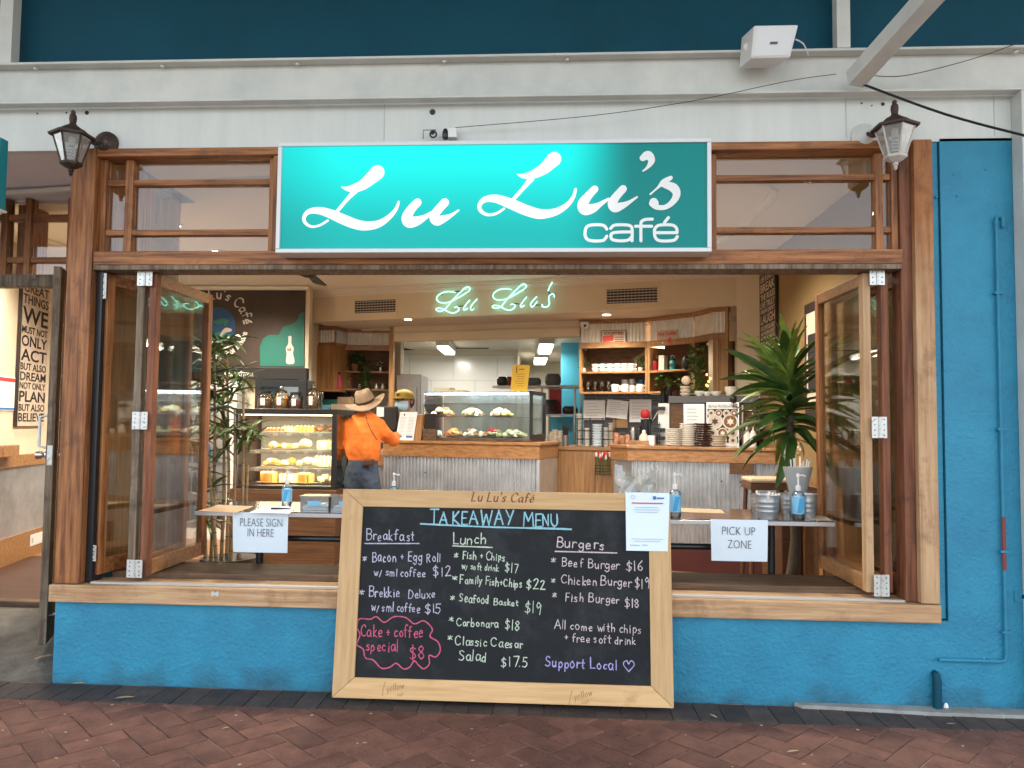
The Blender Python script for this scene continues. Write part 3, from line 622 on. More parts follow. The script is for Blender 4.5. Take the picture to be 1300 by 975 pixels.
def hinge(parent, x, y, z, wd=.045, h=.10, two=True):
    p = MB(); p.box(x-wd, x-.004, y, y+.004, z, z+h)
    if two: p.box(x+.004, x+wd, y, y+.004, z, z+h)
    o = p.build('hinge', M_['hinge'], parent)
    k = MB()
    for i in range(5): k.lathe([(.006, 0), (.006, h/5-.002)], x, y-.002, z+i*h/5, 8)
    k.build('knuckle', M_['hinge'], o, smooth=True)
    s_ = MB()
    for sx in ((-1, 1) if two else (-1,)):
        for i in range(4): s_.lathe([(.0035, 0), (.0035, .002)], 0, 0, 0, 6) if 0 else s_.box(x+sx*(wd*.62)-.003, x+sx*(wd*.62)+.003, y-.001, y+.0005, z+h*(.12+.25*i)-.003, z+h*(.12+.25*i)+.003)
    s_.build('screw', M_['ink'], o)
Z0L, Z1L = SILL1+.035, HB-.035
xa = P(130, 500, .06)[0]; xb = P(176, 500, .06)[0]; xc = P(186, 500, .06)[0]
lw = thing('folding_window', 'left set of open timber folding window leaves, stacked beside the blue pipe-like jamb', 'window', (xa, .05, SILL1))
lw['label'] = 'left set of open timber folding windows, folded inward beside the palm canes'
farx, farY = P(262, 540, .80)[0], .80
leaf(lw, (xa, .05), (xb-.10, .76), Z0L, Z1L)
leaf(lw, (xb-.004, .05), (xb-.07, .80), Z0L, Z1L, ('greyz', 'wx'))
leaf(lw, (xc+.022, .05), (farx, farY), Z0L, Z1L, ('oxide', 'oakx'))
hx = (xb+xc)/2+.008
for z in (P(181, 363, .03)[1], P(176, 545, .03)[1], P(166, 733, .03)[1]): hinge(lw, hx, .024, z)
hinge(lw, xa+.02, .02, P(131, 373, .03)[1]-.03, .022, .15, False); hinge(lw, xa+.02, .02, P(122, 712, .03)[1], .02, .09, False)
xa = P(1150, 500, .06)[0]; xb = P(1124, 500, .06)[0]; xc = P(1100, 500, .06)[0]
rw = thing('folding_window', 'right set of open timber folding windows, folded inward beside the broad-leaved plant', 'window', (xa, .05, SILL1))
farx = P(1040, 540, .80)[0]
leaf(rw, (xa, .05), (xb+.05, .76), Z0L, Z1L, ('oxide', 'wx'))
leaf(rw, (xb, .05), (xb-.03, .80), Z0L, Z1L, ('oxide', 'wx'))
leaf(rw, (xc+.004, .05), (farx, .80), Z0L, Z1L, ('sillz', 'oakx'))
hx = (xb+xc)/2+.002
for z in (P(1107, 362, .03)[1], P(1112, 556, .03)[1], P(1120, 757, .03)[1]): hinge(rw, hx, .024, z, .04, .115)
hinge(rw, xa-.01, .02, P(1143, 370, .03)[1], .02, .15, False); hinge(rw, xa+.0, .02, P(1155, 722, .03)[1], .02, .09, False)
# licence sticker on a right pane
xs0, xs1, zs0, zs1 = R4(1135, 1146, 706, 734, .30)
mb = MB().box(xs0, xs1, .30, .302, zs0, zs1); o = tag(mb.build('notice', M_['poster']), 'small cream notice stuck low on the folded right window glass', 'notice')
mb = MB()
for k in range(6): mb.box(xs0+.006, xs1-.008-.006*(k % 3), .2985, .2995, zs1-.02-k*.018, zs1-.026-k*.018)
mb.build('print', M_['redink'], o)

# ================================================================== ENTRANCE (recessed)
dr = thing('door_surround', 'recessed timber door surround with glazed transom, left of the window', 'door frame', (-4.6, 1.2, FZ))
Y = 1.2
xt0, xt1, zt0, zt1 = R4(8, 96, 250, 360, Y); zt1 = P(50, 247, Y)[1]; zh1 = P(40, 350, Y)[1]; zh0 = P(40, 365, Y)[1]
def db(x0, x1, z0, z1, name, m='wx', y0=Y-.03, y1=Y+.05): return MB().box(x0, x1, y0, y1, z0, z1).build(name, M_[m], dr, bevel=.004)
db(-7, -2.81, zt1-.035, zt1, 'head'); db(-7, -2.81, zh0, zh1, 'transom_rail', 'greyz', Y-.05)
xs = [P(a, 300, Y)[0] for a in (-60, 3, 9, 36, 42, 96)]
def pxx(a): return P(a, 300, Y)[0]
db(pxx(4), pxx(12), zh1, zt1-.036, 'mullion', 'wz'); db(pxx(12)+.001, pxx(27), zh1, zt1-.036, 'mullion_lining', 'wz', Y+.08, Y+.3)
db(pxx(34), pxx(42), zh1, zt1-.036, 'muntin', 'wz'); db(pxx(88), -2.805, FZ, zt1-.036, 'jamb', 'wz')
zA, zB = P(60, 281, Y)[1], P(60, 273, Y)[1]; zC, zD = P(60, 334, Y)[1], P(60, 327, Y)[1]
for a, b in ((pxx(-80), pxx(4)-.001), (pxx(12)+.001, pxx(34)-.001), (pxx(42)+.001, pxx(88)-.001)):
    db(a, b, zA, zB, 'muntin', 'wx', Y-.02, Y+.04); db(a, b, zC, zD, 'muntin', 'wx', Y-.02, Y+.04)
    for z0, z1 in ((zh1, zC), (zD, zA), (zB, zt1-.036)): MB().box(a, b, Y+.008, Y+.012, z0+.001, z1-.001).build('pane', M_['glass'], dr)
MB().box(-6.9, -2.81, 1.15, 1.25, zt1, 3.19).build('upper_panel', M_['lav'], dr)
# open door leaf, edge towards us
A = (P(63, 580, .30)[0], .30); ztop = P(72, 338, .30)[1]; zbot = P(52, 819, .30)[1]
B_ = (P(100, 560, 1.15)[0], 1.15)
dl = thing('open_door', 'weathered timber entrance door standing open, its narrow edge towards the pavement', 'door', (B_[0], B_[1], zbot), 0)
Fd = Frame((A[0], A[1], 0), math.degrees(math.atan2(B_[1]-A[1], B_[0]-A[0]))); L = math.hypot(B_[0]-A[0], B_[1]-A[1])
MB(Fd).box(0, .11, -.022, .022, zbot, ztop).build('stile', M_['greyz'], dl, bevel=.004)
MB(Fd).box(L-.11, L, -.022, .022, zbot, ztop).build('stile', M_['wz'], dl, bevel=.004)
MB(Fd).box(.11, L-.11, -.020, .020, ztop-.11, ztop-.001).build('rail', M_['wx'], dl); MB(Fd).box(.11, L-.11, -.020, .020, zbot+.001, zbot+.25).build('rail', M_['wx'], dl)
MB(Fd).box(.108, L-.108, -.003, .003, zbot+.25, ztop-.11).build('pane', M_['glass'], dl)
zk = P(66, 578, .30)[1]
for sg, nm in ((-1, 'inner_knob'), (1, 'outer_knob')):
    mb = MB(Fd); mb.tube([(.06, sg*.031, zk), (.06, sg*.05, zk), (.06, sg*.055, zk), (.06, sg*.085, zk), (.06, sg*.09, zk)], [.026, .012, .024, .027, .016], 12); mb.build('knob', M_['chrome'], dl, smooth=True)
MB(Fd).box(-.003, -.0005, -.014, .014, zk-.06, zk+.06).build('lock_plate', M_['hinge'], dl)
zh_ = P(70, 505, .3)[1]
MB(Fd).tube(catmull([Vector((.09, -.031, zh_+.14)), Vector((.09, -.075, zh_+.10)), Vector((.09, -.09, zh_)), Vector((.09, -.075, zh_-.10)), Vector((.09, -.031, zh_-.14))], 5), .008, 8).build('pull_handle', M_['hinge'], dl, smooth=True)
zh_ = P(60, 548, .3)[1]
MB(Fd).tube([(.05, .031, zh_+.10), (.05, .07, zh_+.09), (.05, .07, zh_-.09), (.05, .031, zh_-.10)], .009, 8).build('pull_handle', M_['white_p'], dl, smooth=True)
MB(Fd).tube([(.02, -.03, zbot+.17), (.02, -.11, zbot+.17)], .012, 8).build('door_stop', M_['blackm'], dl)
tag(MB().box(-7.6, -4.7, .05, 1.09, -.05, 3.11).build('neighbour_wall', M_['blue']), 'blue wall on the far side of the recessed entrance, beyond the left edge', 'wall')
# neighbouring hanging sign, cut by the left edge
x0, x1, z0, z1 = R4(-120, 9, 180, 268, -.36)
hs = thing('hanging_sign', 'dark teal projecting sign cut off by the left edge of the photo', 'sign', (x0, -.45, z0))
MB().box(x0, x1, -.42, -.36, z0, z1).build('panel', M_['teal_n'], hs, bevel=.004); MB().box(x0, x1+.004, -.425, -.355, z0-.012, z0-.001).build('edge_trim', M_['signframe'], hs)
MB().tube([(x0+.4, -.37, z1), (x0+.4, -.37, 3.285)], .01, 8).build('hanger', M_['blackm'], hs)

# ================================================================== LIGHTBOX SIGN
x0, x1, z0, z1 = R4(352, 903, 178, 321, -.17); z0 = P(630, 320.5, -.17)[1]; z1 = P(630, 178.5, -.17)[1]
sg = thing('cafe_sign', 'backlit turquoise sign reading Lu Lu\'s café over the serving window', 'sign', ((x0+x1)/2, -.17, z0))
T = .022
MB().box(x0, x1, -.155, -.035, z0, z1).build('casing', M_['signframe'], sg, bevel=.003)
for a in ((x0, x1, z1-T, z1), (x0, x1, z0, z0+T)): MB().box(a[0], a[1], -.178, -.1555, a[2], a[3]).build('frame_edge', M_['signframe'], sg, bevel=.002)
for a in ((x0, x0+T, z0+T, z1-T), (x1-T, x1, z0+T, z1-T)): MB().box(a[0], a[1], -.178, -.1555, a[2]+.0005, a[3]-.0005).build('frame_edge', M_['signframe'], sg, bevel=.002)
MB().box(x0+T, x1-T, -.165, -.156, z0+T, z1-T).build('face', M_['sign_face'], sg)
def sc(mb, pts, ox, oy, k, y):
    q = []
    for a, b, c in catmull([(p_[0], p_[1], p_[2]) for p_ in pts], 7):
        px, py = ox+a/k, oy+b/k; x_, z_ = P(px, py, y); q.append((x_, z_, c/k/975*4.09))
    mb.strip(q, y, .0004)
k1, k2 = (340, 160, 4.3333), (600, 160, 4.0625)
A1 = [[(405,334,5),(432,344,22),(470,343,46),(520,325,58),(565,290,70),(602,255,84)], [(484,352,34),(435,405,21),(378,474,21)],
      [(330,520,14),(285,546,14),(240,553,15),(206,532,19),(200,500,22),(228,470,30),(285,466,42),(350,485,52),(420,516,58),(490,542,56),(545,549,52),(610,538,42),(665,503,30),(703,460,21),(720,418,15)],
      [(824,420,46),(790,456,50),(766,500,60),(778,528,66),(820,522,54),(862,503,32),(905,474,18)], [(974,420,48),(940,458,48),(916,495,54),(930,520,58),(968,510,42),(1008,492,22),(1050,463,10)]]
A2 = [[(230,247,5),(262,258,24),(310,250,44),(365,222,58),(400,190,68),(420,170,76)], [(302,272,32),(262,320,20),(212,376,20)],
      [(162,426,12),(120,452,14),(75,457,16),(42,437,20),(36,408,22),(62,380,30),(115,374,42),(190,398,54),(270,432,56),(335,452,54),(385,452,46),(440,438,36),(490,405,26),(520,365,19),(531,326,14)],
      [(630,325,38),(597,360,42),(570,400,56),(580,430,60),(620,424,48),(655,405,28),(700,376,14)], [(776,324,40),(742,362,42),(722,396,50),(734,420,52),(768,412,38),(808,393,20),(848,366,10)],
      [(878,165,34),(905,150,46),(922,178,36),(905,210,18),(878,233,7)],
      [(1022,267,22),(985,290,30),(955,318,12),(916,352,9)], [(990,302,34),(1035,318,48),(1052,350,40),(1035,388,32),(995,418,26),(950,418,28),(925,400,32)], [(934,392,44),(936,398,48)]]
mb = MB(); y_ = -.1662
for st in A1: sc(mb, st, *k1, y_); y_ -= .0005
for st in A2: sc(mb, st, *k2, y_); y_ -= .0005
mb.build('script_lettering', M_['sign_let'], sg)
mb = MB(); y_ = -.1662; W_ = 16
for st in ([(692,568),(676,588),(640,593),(598,588),(582,570),(580,550),(584,528),(600,513),(640,509),(676,513),(692,532)],
           [(712,528),(730,512),(770,509),(808,513),(822,530),(822,592)], [(822,546),(760,547),(722,552),(713,568),(722,586),(760,592),(802,588),(821,570)],
           [(927,480),(892,482),(872,492),(868,510),(868,592)], [(840,517),(924,517)],
           [(944,550),(1054,550),(1052,528),(1034,512),(995,509),(958,513),(940,530),(938,550),(942,574),(960,590),(1000,593),(1040,588),(1056,570)], [(990,497),(1010,472)]):
    pts = []
    for pc in splitcorn(st): sc(mb, [(a, b, W_) for a, b in pc], *k2, y_); y_ -= .0003
mb.build('cafe_lettering', M_['sign_let'], sg)
# light on the sign's own frame and junction boxes above
jb = thing('junction_box', 'small grey cable box with black gland on top of the turquoise sign', 'cable box', P3(567, 176, -.06))
x0, x1, z0, z1 = R4(569, 580, 163, 175, -.06); MB().box(x0, x1, -.07, -.02, z0, z1).build('box', M_['white_p'], jb, bevel=.003)
x0, x1, z0, z1 = R4(561, 569, 163, 176, -.06); MB().lathe([(.012, 0), (.017, .01), (.017, .04), (.01, z1-z0)], (x0+x1)/2, -.05, z0, 10).build('gland', M_['blackm'], jb, smooth=True)
rl = thing('sign_bracket', 'small rusty bracket and ring bolt left of the cable box', 'bracket', P3(549, 176, -.06))
x0, x1, z0, z1 = R4(544, 556, 165, 176, -.06); MB().tube([((x0+x1)/2+.018*math.cos(a*math.pi/6), -.06, (z0+z1)/2+.018*math.sin(a*math.pi/6)) for a in range(13)], .005, 6, cap=False).build('ring', M_['bronze'], rl, smooth=True)
MB().tube([(x0-.03, -.06, z0), (x0-.03, -.06, z1), (x1-.01, -.06, z1)], .0025, 5).build('wire_loop', M_['bronze'], rl)

# ================================================================== LANTERNS
def lantern(name, label, px, py, mirror, white=False):
    """wall lantern; (px, py) its roof centre in the photo"""
    Yc = -.19; cx, cz = P(px, py, Yc); t = thing(name, label, 'lantern', (cx, -.19, cz-.19), 0, 'pair of wall lanterns beside the sign')
    n = 6; mt = M_['lampw'] if white else M_['bronze']
    # six-sided roof with a drooping rim
    def ring(r, z, ro=math.pi/6): return [(cx+r*math.cos(ro+2*math.pi*j/n), Yc+r*math.sin(ro+2*math.pi*j/n), cz+z) for j in range(n)]
    mb = MB(); prof = [(.118, -.020), (.120, -.008), (.085, .006), (.062, .028), (.038, .040), (.022, .052)]
    vs = [v for r, z in prof for v in ring(r, z)]
    mb.add(vs, [(i*n+j, i*n+(j+1) % n, (i+1)*n+(j+1) % n, (i+1)*n+j) for i in range(len(prof)-1) for j in range(n)]+[tuple(range(n-1, -1, -1))]); mb.build('roof', M_['bronze'], t)
    MB().lathe([(.022, .05), (.016, .06), (.020, .085), (.018, .105), (.010, .115), (.013, .125), (.004, .135)], cx, Yc, cz, 12).build('finial', M_['bronze'], t, smooth=True)
    a, b = ring(.094, -.018), ring(.050, -.165)
    for j in range(n):
        MB().tube([a[j], b[j]], .0055, 6).build('glazing_bar', mt, t)
        k = (j+1) % n; MB().quad(a[j], a[k], b[k], b[j]).build('glass_panel', M_['glass_l'], t)
    r0 = ring(.058, -.163)+ring(.058, -.177)+ring(.028, -.195)
    MB().add(r0, [(j, (j+1) % n, (j+1) % n+n, j+n) for j in range(n)]+[(j+n, (j+1) % n+n, (j+1) % n+2*n, j+2*n) for j in range(n)]+[tuple(range(n)), tuple(range(2*n, 3*n))]).build('base_ring', mt, t)
    MB().lathe([(.026, 0), (.012, -.008), (.016, -.018), (.008, -.026), (.012, -.036), (.003, -.046)], cx, Yc, cz-.193, 10).build('drop_finial', mt, t, smooth=True)
    MB().lathe([(.018, -.02), (.018, -.07)], cx, Yc, cz, 12).build('lamp_holder', M_['cream'], t, smooth=True)
    pts = [(cx+.017*math.cos(k*.7), Yc+.017*math.sin(k*.7), cz-.075-k*.0019) for k in range(36)]
    MB().tube(pts, .0055, 6).build('spiral_bulb', M_['white_p'], t, smooth=True)
    sx = 1 if not mirror else -1
    bx = cx+sx*.085; MB().tube([(bx, -.001, cz+.01), (bx, -.014, cz+.01), (bx, -.03, cz+.01), (bx, -.055, cz+.01)], [.072, .072, .05, .018], 20).build('wall_plate', M_['steel_w'] if white else M_['bronze'], t, smooth=True)
    MB().tube(catmull([Vector((bx, -.05, cz+.01)), Vector((bx-sx*.02, -.10, cz-.02)), Vector((bx-sx*.05, -.14, cz+.01)), Vector((cx, Yc, cz+.045))], 5), .011, 8).build('arm', M_['bronze'], t, smooth=True)
    return t
lantern('wall_lantern', 'rusted bronze wall lantern left of the turquoise sign, over the window corner', 92, 170, False)
lantern('wall_lantern', 'wall lantern with flaking white bars, right of the turquoise sign by the blue pier', 1136, 159, True, True)

# ================================================================== SPEAKER
x0, x1, z0, z1 = R4(947, 1012, 40, 77, -.25)
zt = P(980, 38, -.25)[1]; zb_ = P(975, 76, -.25)[1]
sp = thing('loudspeaker', 'white outdoor loudspeaker on the beam, tilted downward', 'loudspeaker', ((x0+x1)/2, -.1, zb_))
x00, x11 = P(952, 60, -.25)[0], P(1008, 60, -.25)[0]
vs = [(x00-.0, -.27, zb_), (x11-.025, -.27, zb_), (x11+.01, -.30, zt), (x00+.01, -.30, zt)]
bk = [(x00-.02, -.09, zb_+.03), (x11-.05, -.09, zb_+.03), (x11-.02, -.11, zt+.035), (x00-.01, -.11, zt+.035)]
MB().add(vs+bk, [(0, 1, 2, 3), (7, 6, 5, 4), (0, 4, 5, 1), (1, 5, 6, 2), (2, 6, 7, 3), (3, 7, 4, 0)]).build('cabinet', M_['white_p'], sp, bevel=.008)
def lerp(a, b, t): return tuple(p_+(q_-p_)*t for p_, q_ in zip(a, b))
def onf(u, v, o=.004): a = lerp(vs[0], vs[1], u); b = lerp(vs[3], vs[2], u); c = lerp(a, b, v); return (c[0], c[1]-o, c[2])
MB().add([onf(.05, .06), onf(.95, .06), onf(.95, .94), onf(.05, .94)], [(0, 1, 2, 3)]).build('grille', M_['signframe'], sp)
MB().add([onf(.42, .40, .006), onf(.60, .40, .006), onf(.60, .48, .006), onf(.42, .48, .006)], [(0, 1, 2, 3)]).build('badge', M_['greyink'], sp)
MB().ball((x00-.005, -.19, (zt+zb_)/2+.02), .018, .02, .025, 8, 5).build('mount_knob', M_['white_p'], sp, smooth=True)
MB().box((x00+x11)/2-.02, (x00+x11)/2+.02, -.12, .035, 3.531, 3.56).build('bracket', M_['white_p'], sp)
cable('speaker_lead', 'short white lead looping from the right side of the loudspeaker', [P3(1010, 50, -.15), P3(1020, 56, -.12), P3(1026, 70, -.08)], .004, 'white_p')

# ================================================================== WALL PIPES
pp = thing('wall_pipe', 'thin blue painted pipe running down the right pier and turning left', 'pipe', P3(1280, 843, -.02))
xp0, zp0 = P(1262, 290, -.018); xp1, zp1 = P(1281, 840, -.018)
xpm = (xp0+xp1)/2
MB().tube(catmull([Vector((xpm+.035, -.018, zp0+.005)), Vector((xpm+.034, -.018, zp0+.055)), Vector((xpm+.018, -.018, zp0+.066)), Vector((xpm, -.018, zp0+.05)), Vector((xpm, -.018, zp0-.03))], 4), .009, 8).build('bend', M_['blue'], pp, smooth=True)
MB().tube([(xpm, -.018, zp0-.03), (xpm, -.018, zp1+.03)], .009, 8).build('riser', M_['blue'], pp, smooth=True)
xq, zq = P(1192, 843, -.018)
MB().tube([(xpm, -.018, zp1+.03), (xpm-.006, -.018, zp1+.006), (xpm-.03, -.018, zp1-.0), (xq, -.018, zp1)], .010, 8).build('run', M_['blue'], pp, smooth=True)
for yy in (372, 545, 700, 802):
    zc = P(1270, yy, -.018)[1]; MB().box(xpm-.022, xpm+.022, -.03, .0, zc-.006, zc+.006).build('clip', M_['blue'], pp)
zc0, zc1 = P(1279, 724, -.018)[1], P(1279, 656, -.018)[1]; MB().tube([(xpm, -.019, zc0), (xpm, -.019, zc1)], .0098, 8).build('worn_band', mk('worn_red_paint', (.22, .045, .04), .6), pp, smooth=True)
x_, z_ = P(1190, 880, -.03)
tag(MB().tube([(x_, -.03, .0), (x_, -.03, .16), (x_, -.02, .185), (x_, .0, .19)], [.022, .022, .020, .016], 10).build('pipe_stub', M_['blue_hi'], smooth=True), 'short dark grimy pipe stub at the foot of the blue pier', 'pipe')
x0, x1, z0, z1 = R4(1287, 1308, 750, 764, 0)
br = thing('wall_bracket', 'small blue metal bracket plate with a bolt, at the right edge of the pier', 'bracket', ((x0+x1)/2, 0, z0)); br.location.x = x0+.02; WM[br.name] = br.matrix_basis.copy()
br.location = ((x0+x1)/2, 0, z0); WM[br.name] = Matrix.Translation(((x0+x1)/2, 0, z0))
MB().box(x0, min(x1, XR+.05), -.008, .0, z0, z1).build('plate', M_['blue'], br, bevel=.002); MB().tube([(x0+.05, -.008, (z0+z1)/2), (x0+.05, -.03, (z0+z1)/2)], .014, 10).build('bolt', M_['blue_hi'], br)

# ================================================================== CHALKBOARD
BY0 = -.17
Ob = Frame((0, BY0, 0)); uL0 = Ob.px(421, 885)[0]; uR0 = Ob.px(855, 898)[0]
lean = math.degrees(math.atan2(.135, 1.1)); FBd = Frame((0, BY0, 0), 0.0, lean)
cor = [FBd.px(*q) for q in ((421, 885), (855, 898), (850, 628), (438, 620))]
bx0, bx1 = (cor[0][0]+cor[3][0])/2, (cor[1][0]+cor[2][0])/2; bz0 = max(.004, (cor[0][1]+cor[1][1])/2); bz1 = (cor[2][1]+cor[3][1])/2
cb = thing('menu_chalkboard', 'large timber-framed chalkboard with the handwritten takeaway menu, leaning on the sill', 'chalkboard', (0, BY0, 0), M=FBd.M.copy())
WM[cb.name] = FBd.M.copy()
TL, TR_ = FBd.px(458, 642)[0]-bx0, bx1-FBd.px(825, 655)[0]; TB = FBd.px(640, 868)[1]-bz0; TT = bz1-FBd.px(640, 648)[1]
TL = .115; TR_ = .115; TB = .105; TT = .095
def miter(poly, name, m): MB(FBd).prism(poly, -.018, .018).build(name, M_[m], cb, bevel=.003)
e = .0008
miter([(bx0, bz0), (bx0+TL, bz0+TB), (bx0+TL, bz1-TT), (bx0, bz1)], 'frame_stile', 'pinez')
miter([(bx1, bz0), (bx1, bz1), (bx1-TR_, bz1-TT), (bx1-TR_, bz0+TB)], 'frame_stile', 'pinez')
miter([(bx0+e, bz0), (bx1-e, bz0), (bx1-TR_-e, bz0+TB-e), (bx0+TL+e, bz0+TB-e)], 'frame_rail', 'pinex')
miter([(bx0+e, bz1), (bx1-e, bz1), (bx1-TR_-e, bz1-TT+e), (bx0+TL+e, bz1-TT+e)], 'frame_rail', 'pinex')
MB(FBd).box(bx0+TL-.01, bx1-TR_+.01, -.006, .006, bz0+TB-.01, bz1-TT+.01).build('slate_panel', M_['chalk_bd'], cb)
CH = {}
for nm, c in (('cyan', (.30, .60, .70)), ('lav', (.54, .52, .66)), ('mint', (.56, .66, .54)), ('rose', (.64, .55, .56)), ('pink', (.62, .12, .22)), ('violet', (.44, .39, .74))):
    CH[nm] = mk('chalk_'+nm, c, .95, col2=tuple(a*.55 for a in c), vscale=160, thr=(.36, .56))
WF = -.0075
def chalk(col, s, x0, y0, x1, y1, cap, wd=1.5, **kw):
    mb = MB(FBd); writepx(mb, FBd, s, x0, y0, x1, y1, cap, wd*.80, w=WF, jit=.075, seed=len(s)*7+x0, **kw); mb.build('chalk_lettering', CH[col], cb)
def chline(col, pts, wd=1.5, name='chalk_underline'):
    q = [FBd.px(a, b, WF) for a, b in pts]; mb = MB(FBd); mb.strip([(a, b, wd/236*random.uniform(.8, 1.2)) for a, b in catmull(q, 6)], WF-.0006); mb.build(name, CH[col], cb)
chalk('cyan', 'TAKEAWAY', 546, 665, 654, 667, 18, 2.4); chalk('cyan', 'MENU', 665, 668, 711, 668, 16, 2.4); chline('cyan', [(534, 665), (620, 669), (700, 671), (725, 672)], 2.2)
chalk('lav', 'Breakfast', 464, 686, 528, 686, 13, 1.6); chline('lav', [(463, 690), (500, 690), (532, 690)], 1.4)
chalk('lav', '*', 459, 713, 468, 713, 9); chalk('lav', 'Bacon + Egg', 472, 713, 538, 713, 13, 1.6); chalk('lav', 'Roll', 542, 713, 560, 713, 11, 1.5)
chalk('lav', 'w/ sml coffee', 474, 731, 541, 732, 10, 1.5); chalk('lav', '$12', 550, 732, 573, 732, 12, 1.6)
chalk('lav', '*', 456, 756, 464, 757, 8); chalk('lav', 'Brekkie', 468, 758, 509, 758, 12, 1.6); chalk('lav', 'Deluxe', 518, 759, 554, 759, 10, 1.5)
chalk('lav', 'w/ sml coffee', 471, 775, 534, 778, 11, 1.5); chalk('lav', '$15', 539, 778, 562, 778, 11, 1.6)
chalk('pink', 'Cake + coffee', 457, 808, 538, 809, 14, 1.7); chalk('pink', 'special', 465, 826, 507, 827, 14, 1.7); chalk('pink', '$8', 520, 837, 541, 837, 16, 1.8)
cl = [(453, 797), (456, 786), (470, 786), (478, 783), (488, 790), (500, 783), (515, 784), (526, 792), (537, 788), (545, 793), (549, 800), (546, 808), (556, 815), (559, 826), (553, 834), (545, 832), (545, 843), (538, 849), (531, 844), (526, 839), (520, 847), (512, 849), (503, 842), (495, 847), (484, 848), (474, 838), (464, 835), (461, 824), (453, 818), (457, 806), (453, 797)]
chline('pink', cl, 1.6, 'chalk_cloud')
chalk('mint', 'Lunch', 575, 690, 619, 691, 13, 1.8); chline('mint', [(575, 693), (600, 694), (625, 695)], 1.7)
chalk('mint', '*', 576, 709, 584, 709, 8); chalk('mint', 'Fish + Chips', 587, 709, 642, 712, 10, 1.6); chalk('mint', 'w/ soft drink', 586, 722, 634, 725, 8, 1.4); chalk('mint', '$17', 640, 726, 659, 727, 11, 1.6)
chalk('mint', '*', 573, 737, 582, 738, 7); chalk('mint', 'Family Fish+Chips', 584, 740, 664, 746, 10, 1.6); chalk('mint', '$22', 668, 748, 694, 749, 12, 1.8)
chalk('mint', '*', 572, 763, 580, 763, 8); chalk('mint', 'Seafood', 583, 764, 622, 766, 11, 1.6); chalk('mint', 'Basket', 627, 768, 659, 769, 8, 1.6); chalk('mint', '$19', 665, 778, 688, 780, 14, 1.6)
chalk('mint', '*', 569, 790, 577, 791, 8); chalk('mint', 'Carbonara', 579, 794, 634, 797, 10, 1.6); chalk('mint', '$18', 640, 799, 661, 800, 12, 1.6)
chalk('mint', '*', 568, 814, 576, 815, 8); chalk('mint', 'Classic Caesar', 578, 819, 666, 823, 11, 1.6); chalk('mint', 'Salad', 582, 838, 620, 840, 13, 1.7); chalk('mint', '$17.5', 637, 846, 672, 847, 12, 1.7)
chalk('rose', 'Burgers', 706, 694, 769, 698, 13, 1.8); chline('rose', [(705, 700), (745, 701), (783, 702)], 1.6)
chalk('rose', '*', 699, 716, 709, 716, 9); chalk('rose', 'Beef Burger', 713, 719, 788, 723, 11, 1.5); chalk('rose', '$16', 794, 724, 818, 725, 11, 1.5)
chalk('rose', '*', 700, 741, 708, 742, 8); chalk('rose', 'Chicken Burger', 713, 741, 804, 745, 11, 1.5); chalk('rose', '$19', 806, 746, 825, 747, 12, 1.5)
chalk('rose', '*', 701, 760, 709, 761, 8); chalk('rose', 'Fish Burger', 718, 763, 788, 767, 11, 1.5); chalk('rose', '$18', 792, 770, 813, 771, 11, 1.5)
chalk('rose', 'All come with chips', 704, 798, 816, 804, 11, 1.4); chalk('rose', '+ free soft drink', 716, 814, 809, 819, 10, 1.4)
chalk('violet', 'Support Local', 692, 846, 785, 851, 13, 1.8); chalk('violet', '♡', 791, 852, 809, 853, 15, 1.7)
def burnt(s, x0, y0, x1, y1, cap, wd, m='brand', **kw):
    mb = MB(FBd); writepx(mb, FBd, s, x0, y0, x1, y1, cap, wd, w=-.0186, nib=.5, slant=.22, **kw); mb.build('burnt_lettering', M_[m], cb)
burnt("Lu Lu's Café", 598, 636, 679, 638, 11.5, 1.6)
burnt('[', 485, 881, 489, 881, 13, .8, 'brand2'); burnt('yellow', 491, 879, 514, 873, 8, .8, 'brand2'); burnt('tail', 504, 884, 512, 883, 4, .6, 'brand2')
burnt('[', 722, 893, 727, 893, 14, .8, 'brand2'); burnt('yellow', 729, 889, 753, 882, 8, .8, 'brand2'); burnt('tail', 738, 894, 748, 892, 4, .6, 'brand2')
# plastic-covered notice hung over the board's right corner
a0, a1, c0, c1 = FBd.r4(795, 849, 626, 700, -.024)
nb = thing('hanging_notice', 'white notice in a clear sleeve hung over the chalkboard corner', 'notice', (0, 0, 0), M=Matrix.Translation(FBd.at((a0+a1)/2, -.024, c0)))
WM[nb.name] = Matrix.Translation(FBd.at((a0+a1)/2, -.024, c0))
u = lambda px, py: FBd.px(px, py, -.024)
q = [u(795, 699), u(848, 700), u(850, 626), u(794, 625)]
mb = MB(FBd); n = 8; vs = []
for j in range(n+1):
    for i in range(n+1):
        s_, t_ = i/n, j/n; a = lerp(lerp(q[0], q[1], s_), lerp(q[3], q[2], s_), t_); vs.append((a[0], -.024-.004*math.sin(s_*5+t_*3)*(1-t_), a[1]))
mb.add(vs, [(j*(n+1)+i, j*(n+1)+i+1, (j+1)*(n+1)+i+1, (j+1)*(n+1)+i) for j in range(n) for i in range(n)]); mb.build('sheet', M_['paper2'], nb, smooth=True)
mb = MB(FBd)
def ln(mb, x0, x1, y, h, w=-.0305): a, b = FBd.px(x0, y, w), FBd.px(x1, y, w); mb.box(a[0], b[0], w, w+.0006, a[1]-h/2, a[1]+h/2)
for yy, xs_ in ((644, (806, 836)), (647, (804, 838)), (650, (807, 835)), (684, (802, 842)), (687, (805, 838))): ln(mb, xs_[0], xs_[1], yy, .003)
ln(mb, 800, 812, 692, .005); ln(mb, 815, 822, 692, .005); mb.build('print', M_['greyink2'], nb)
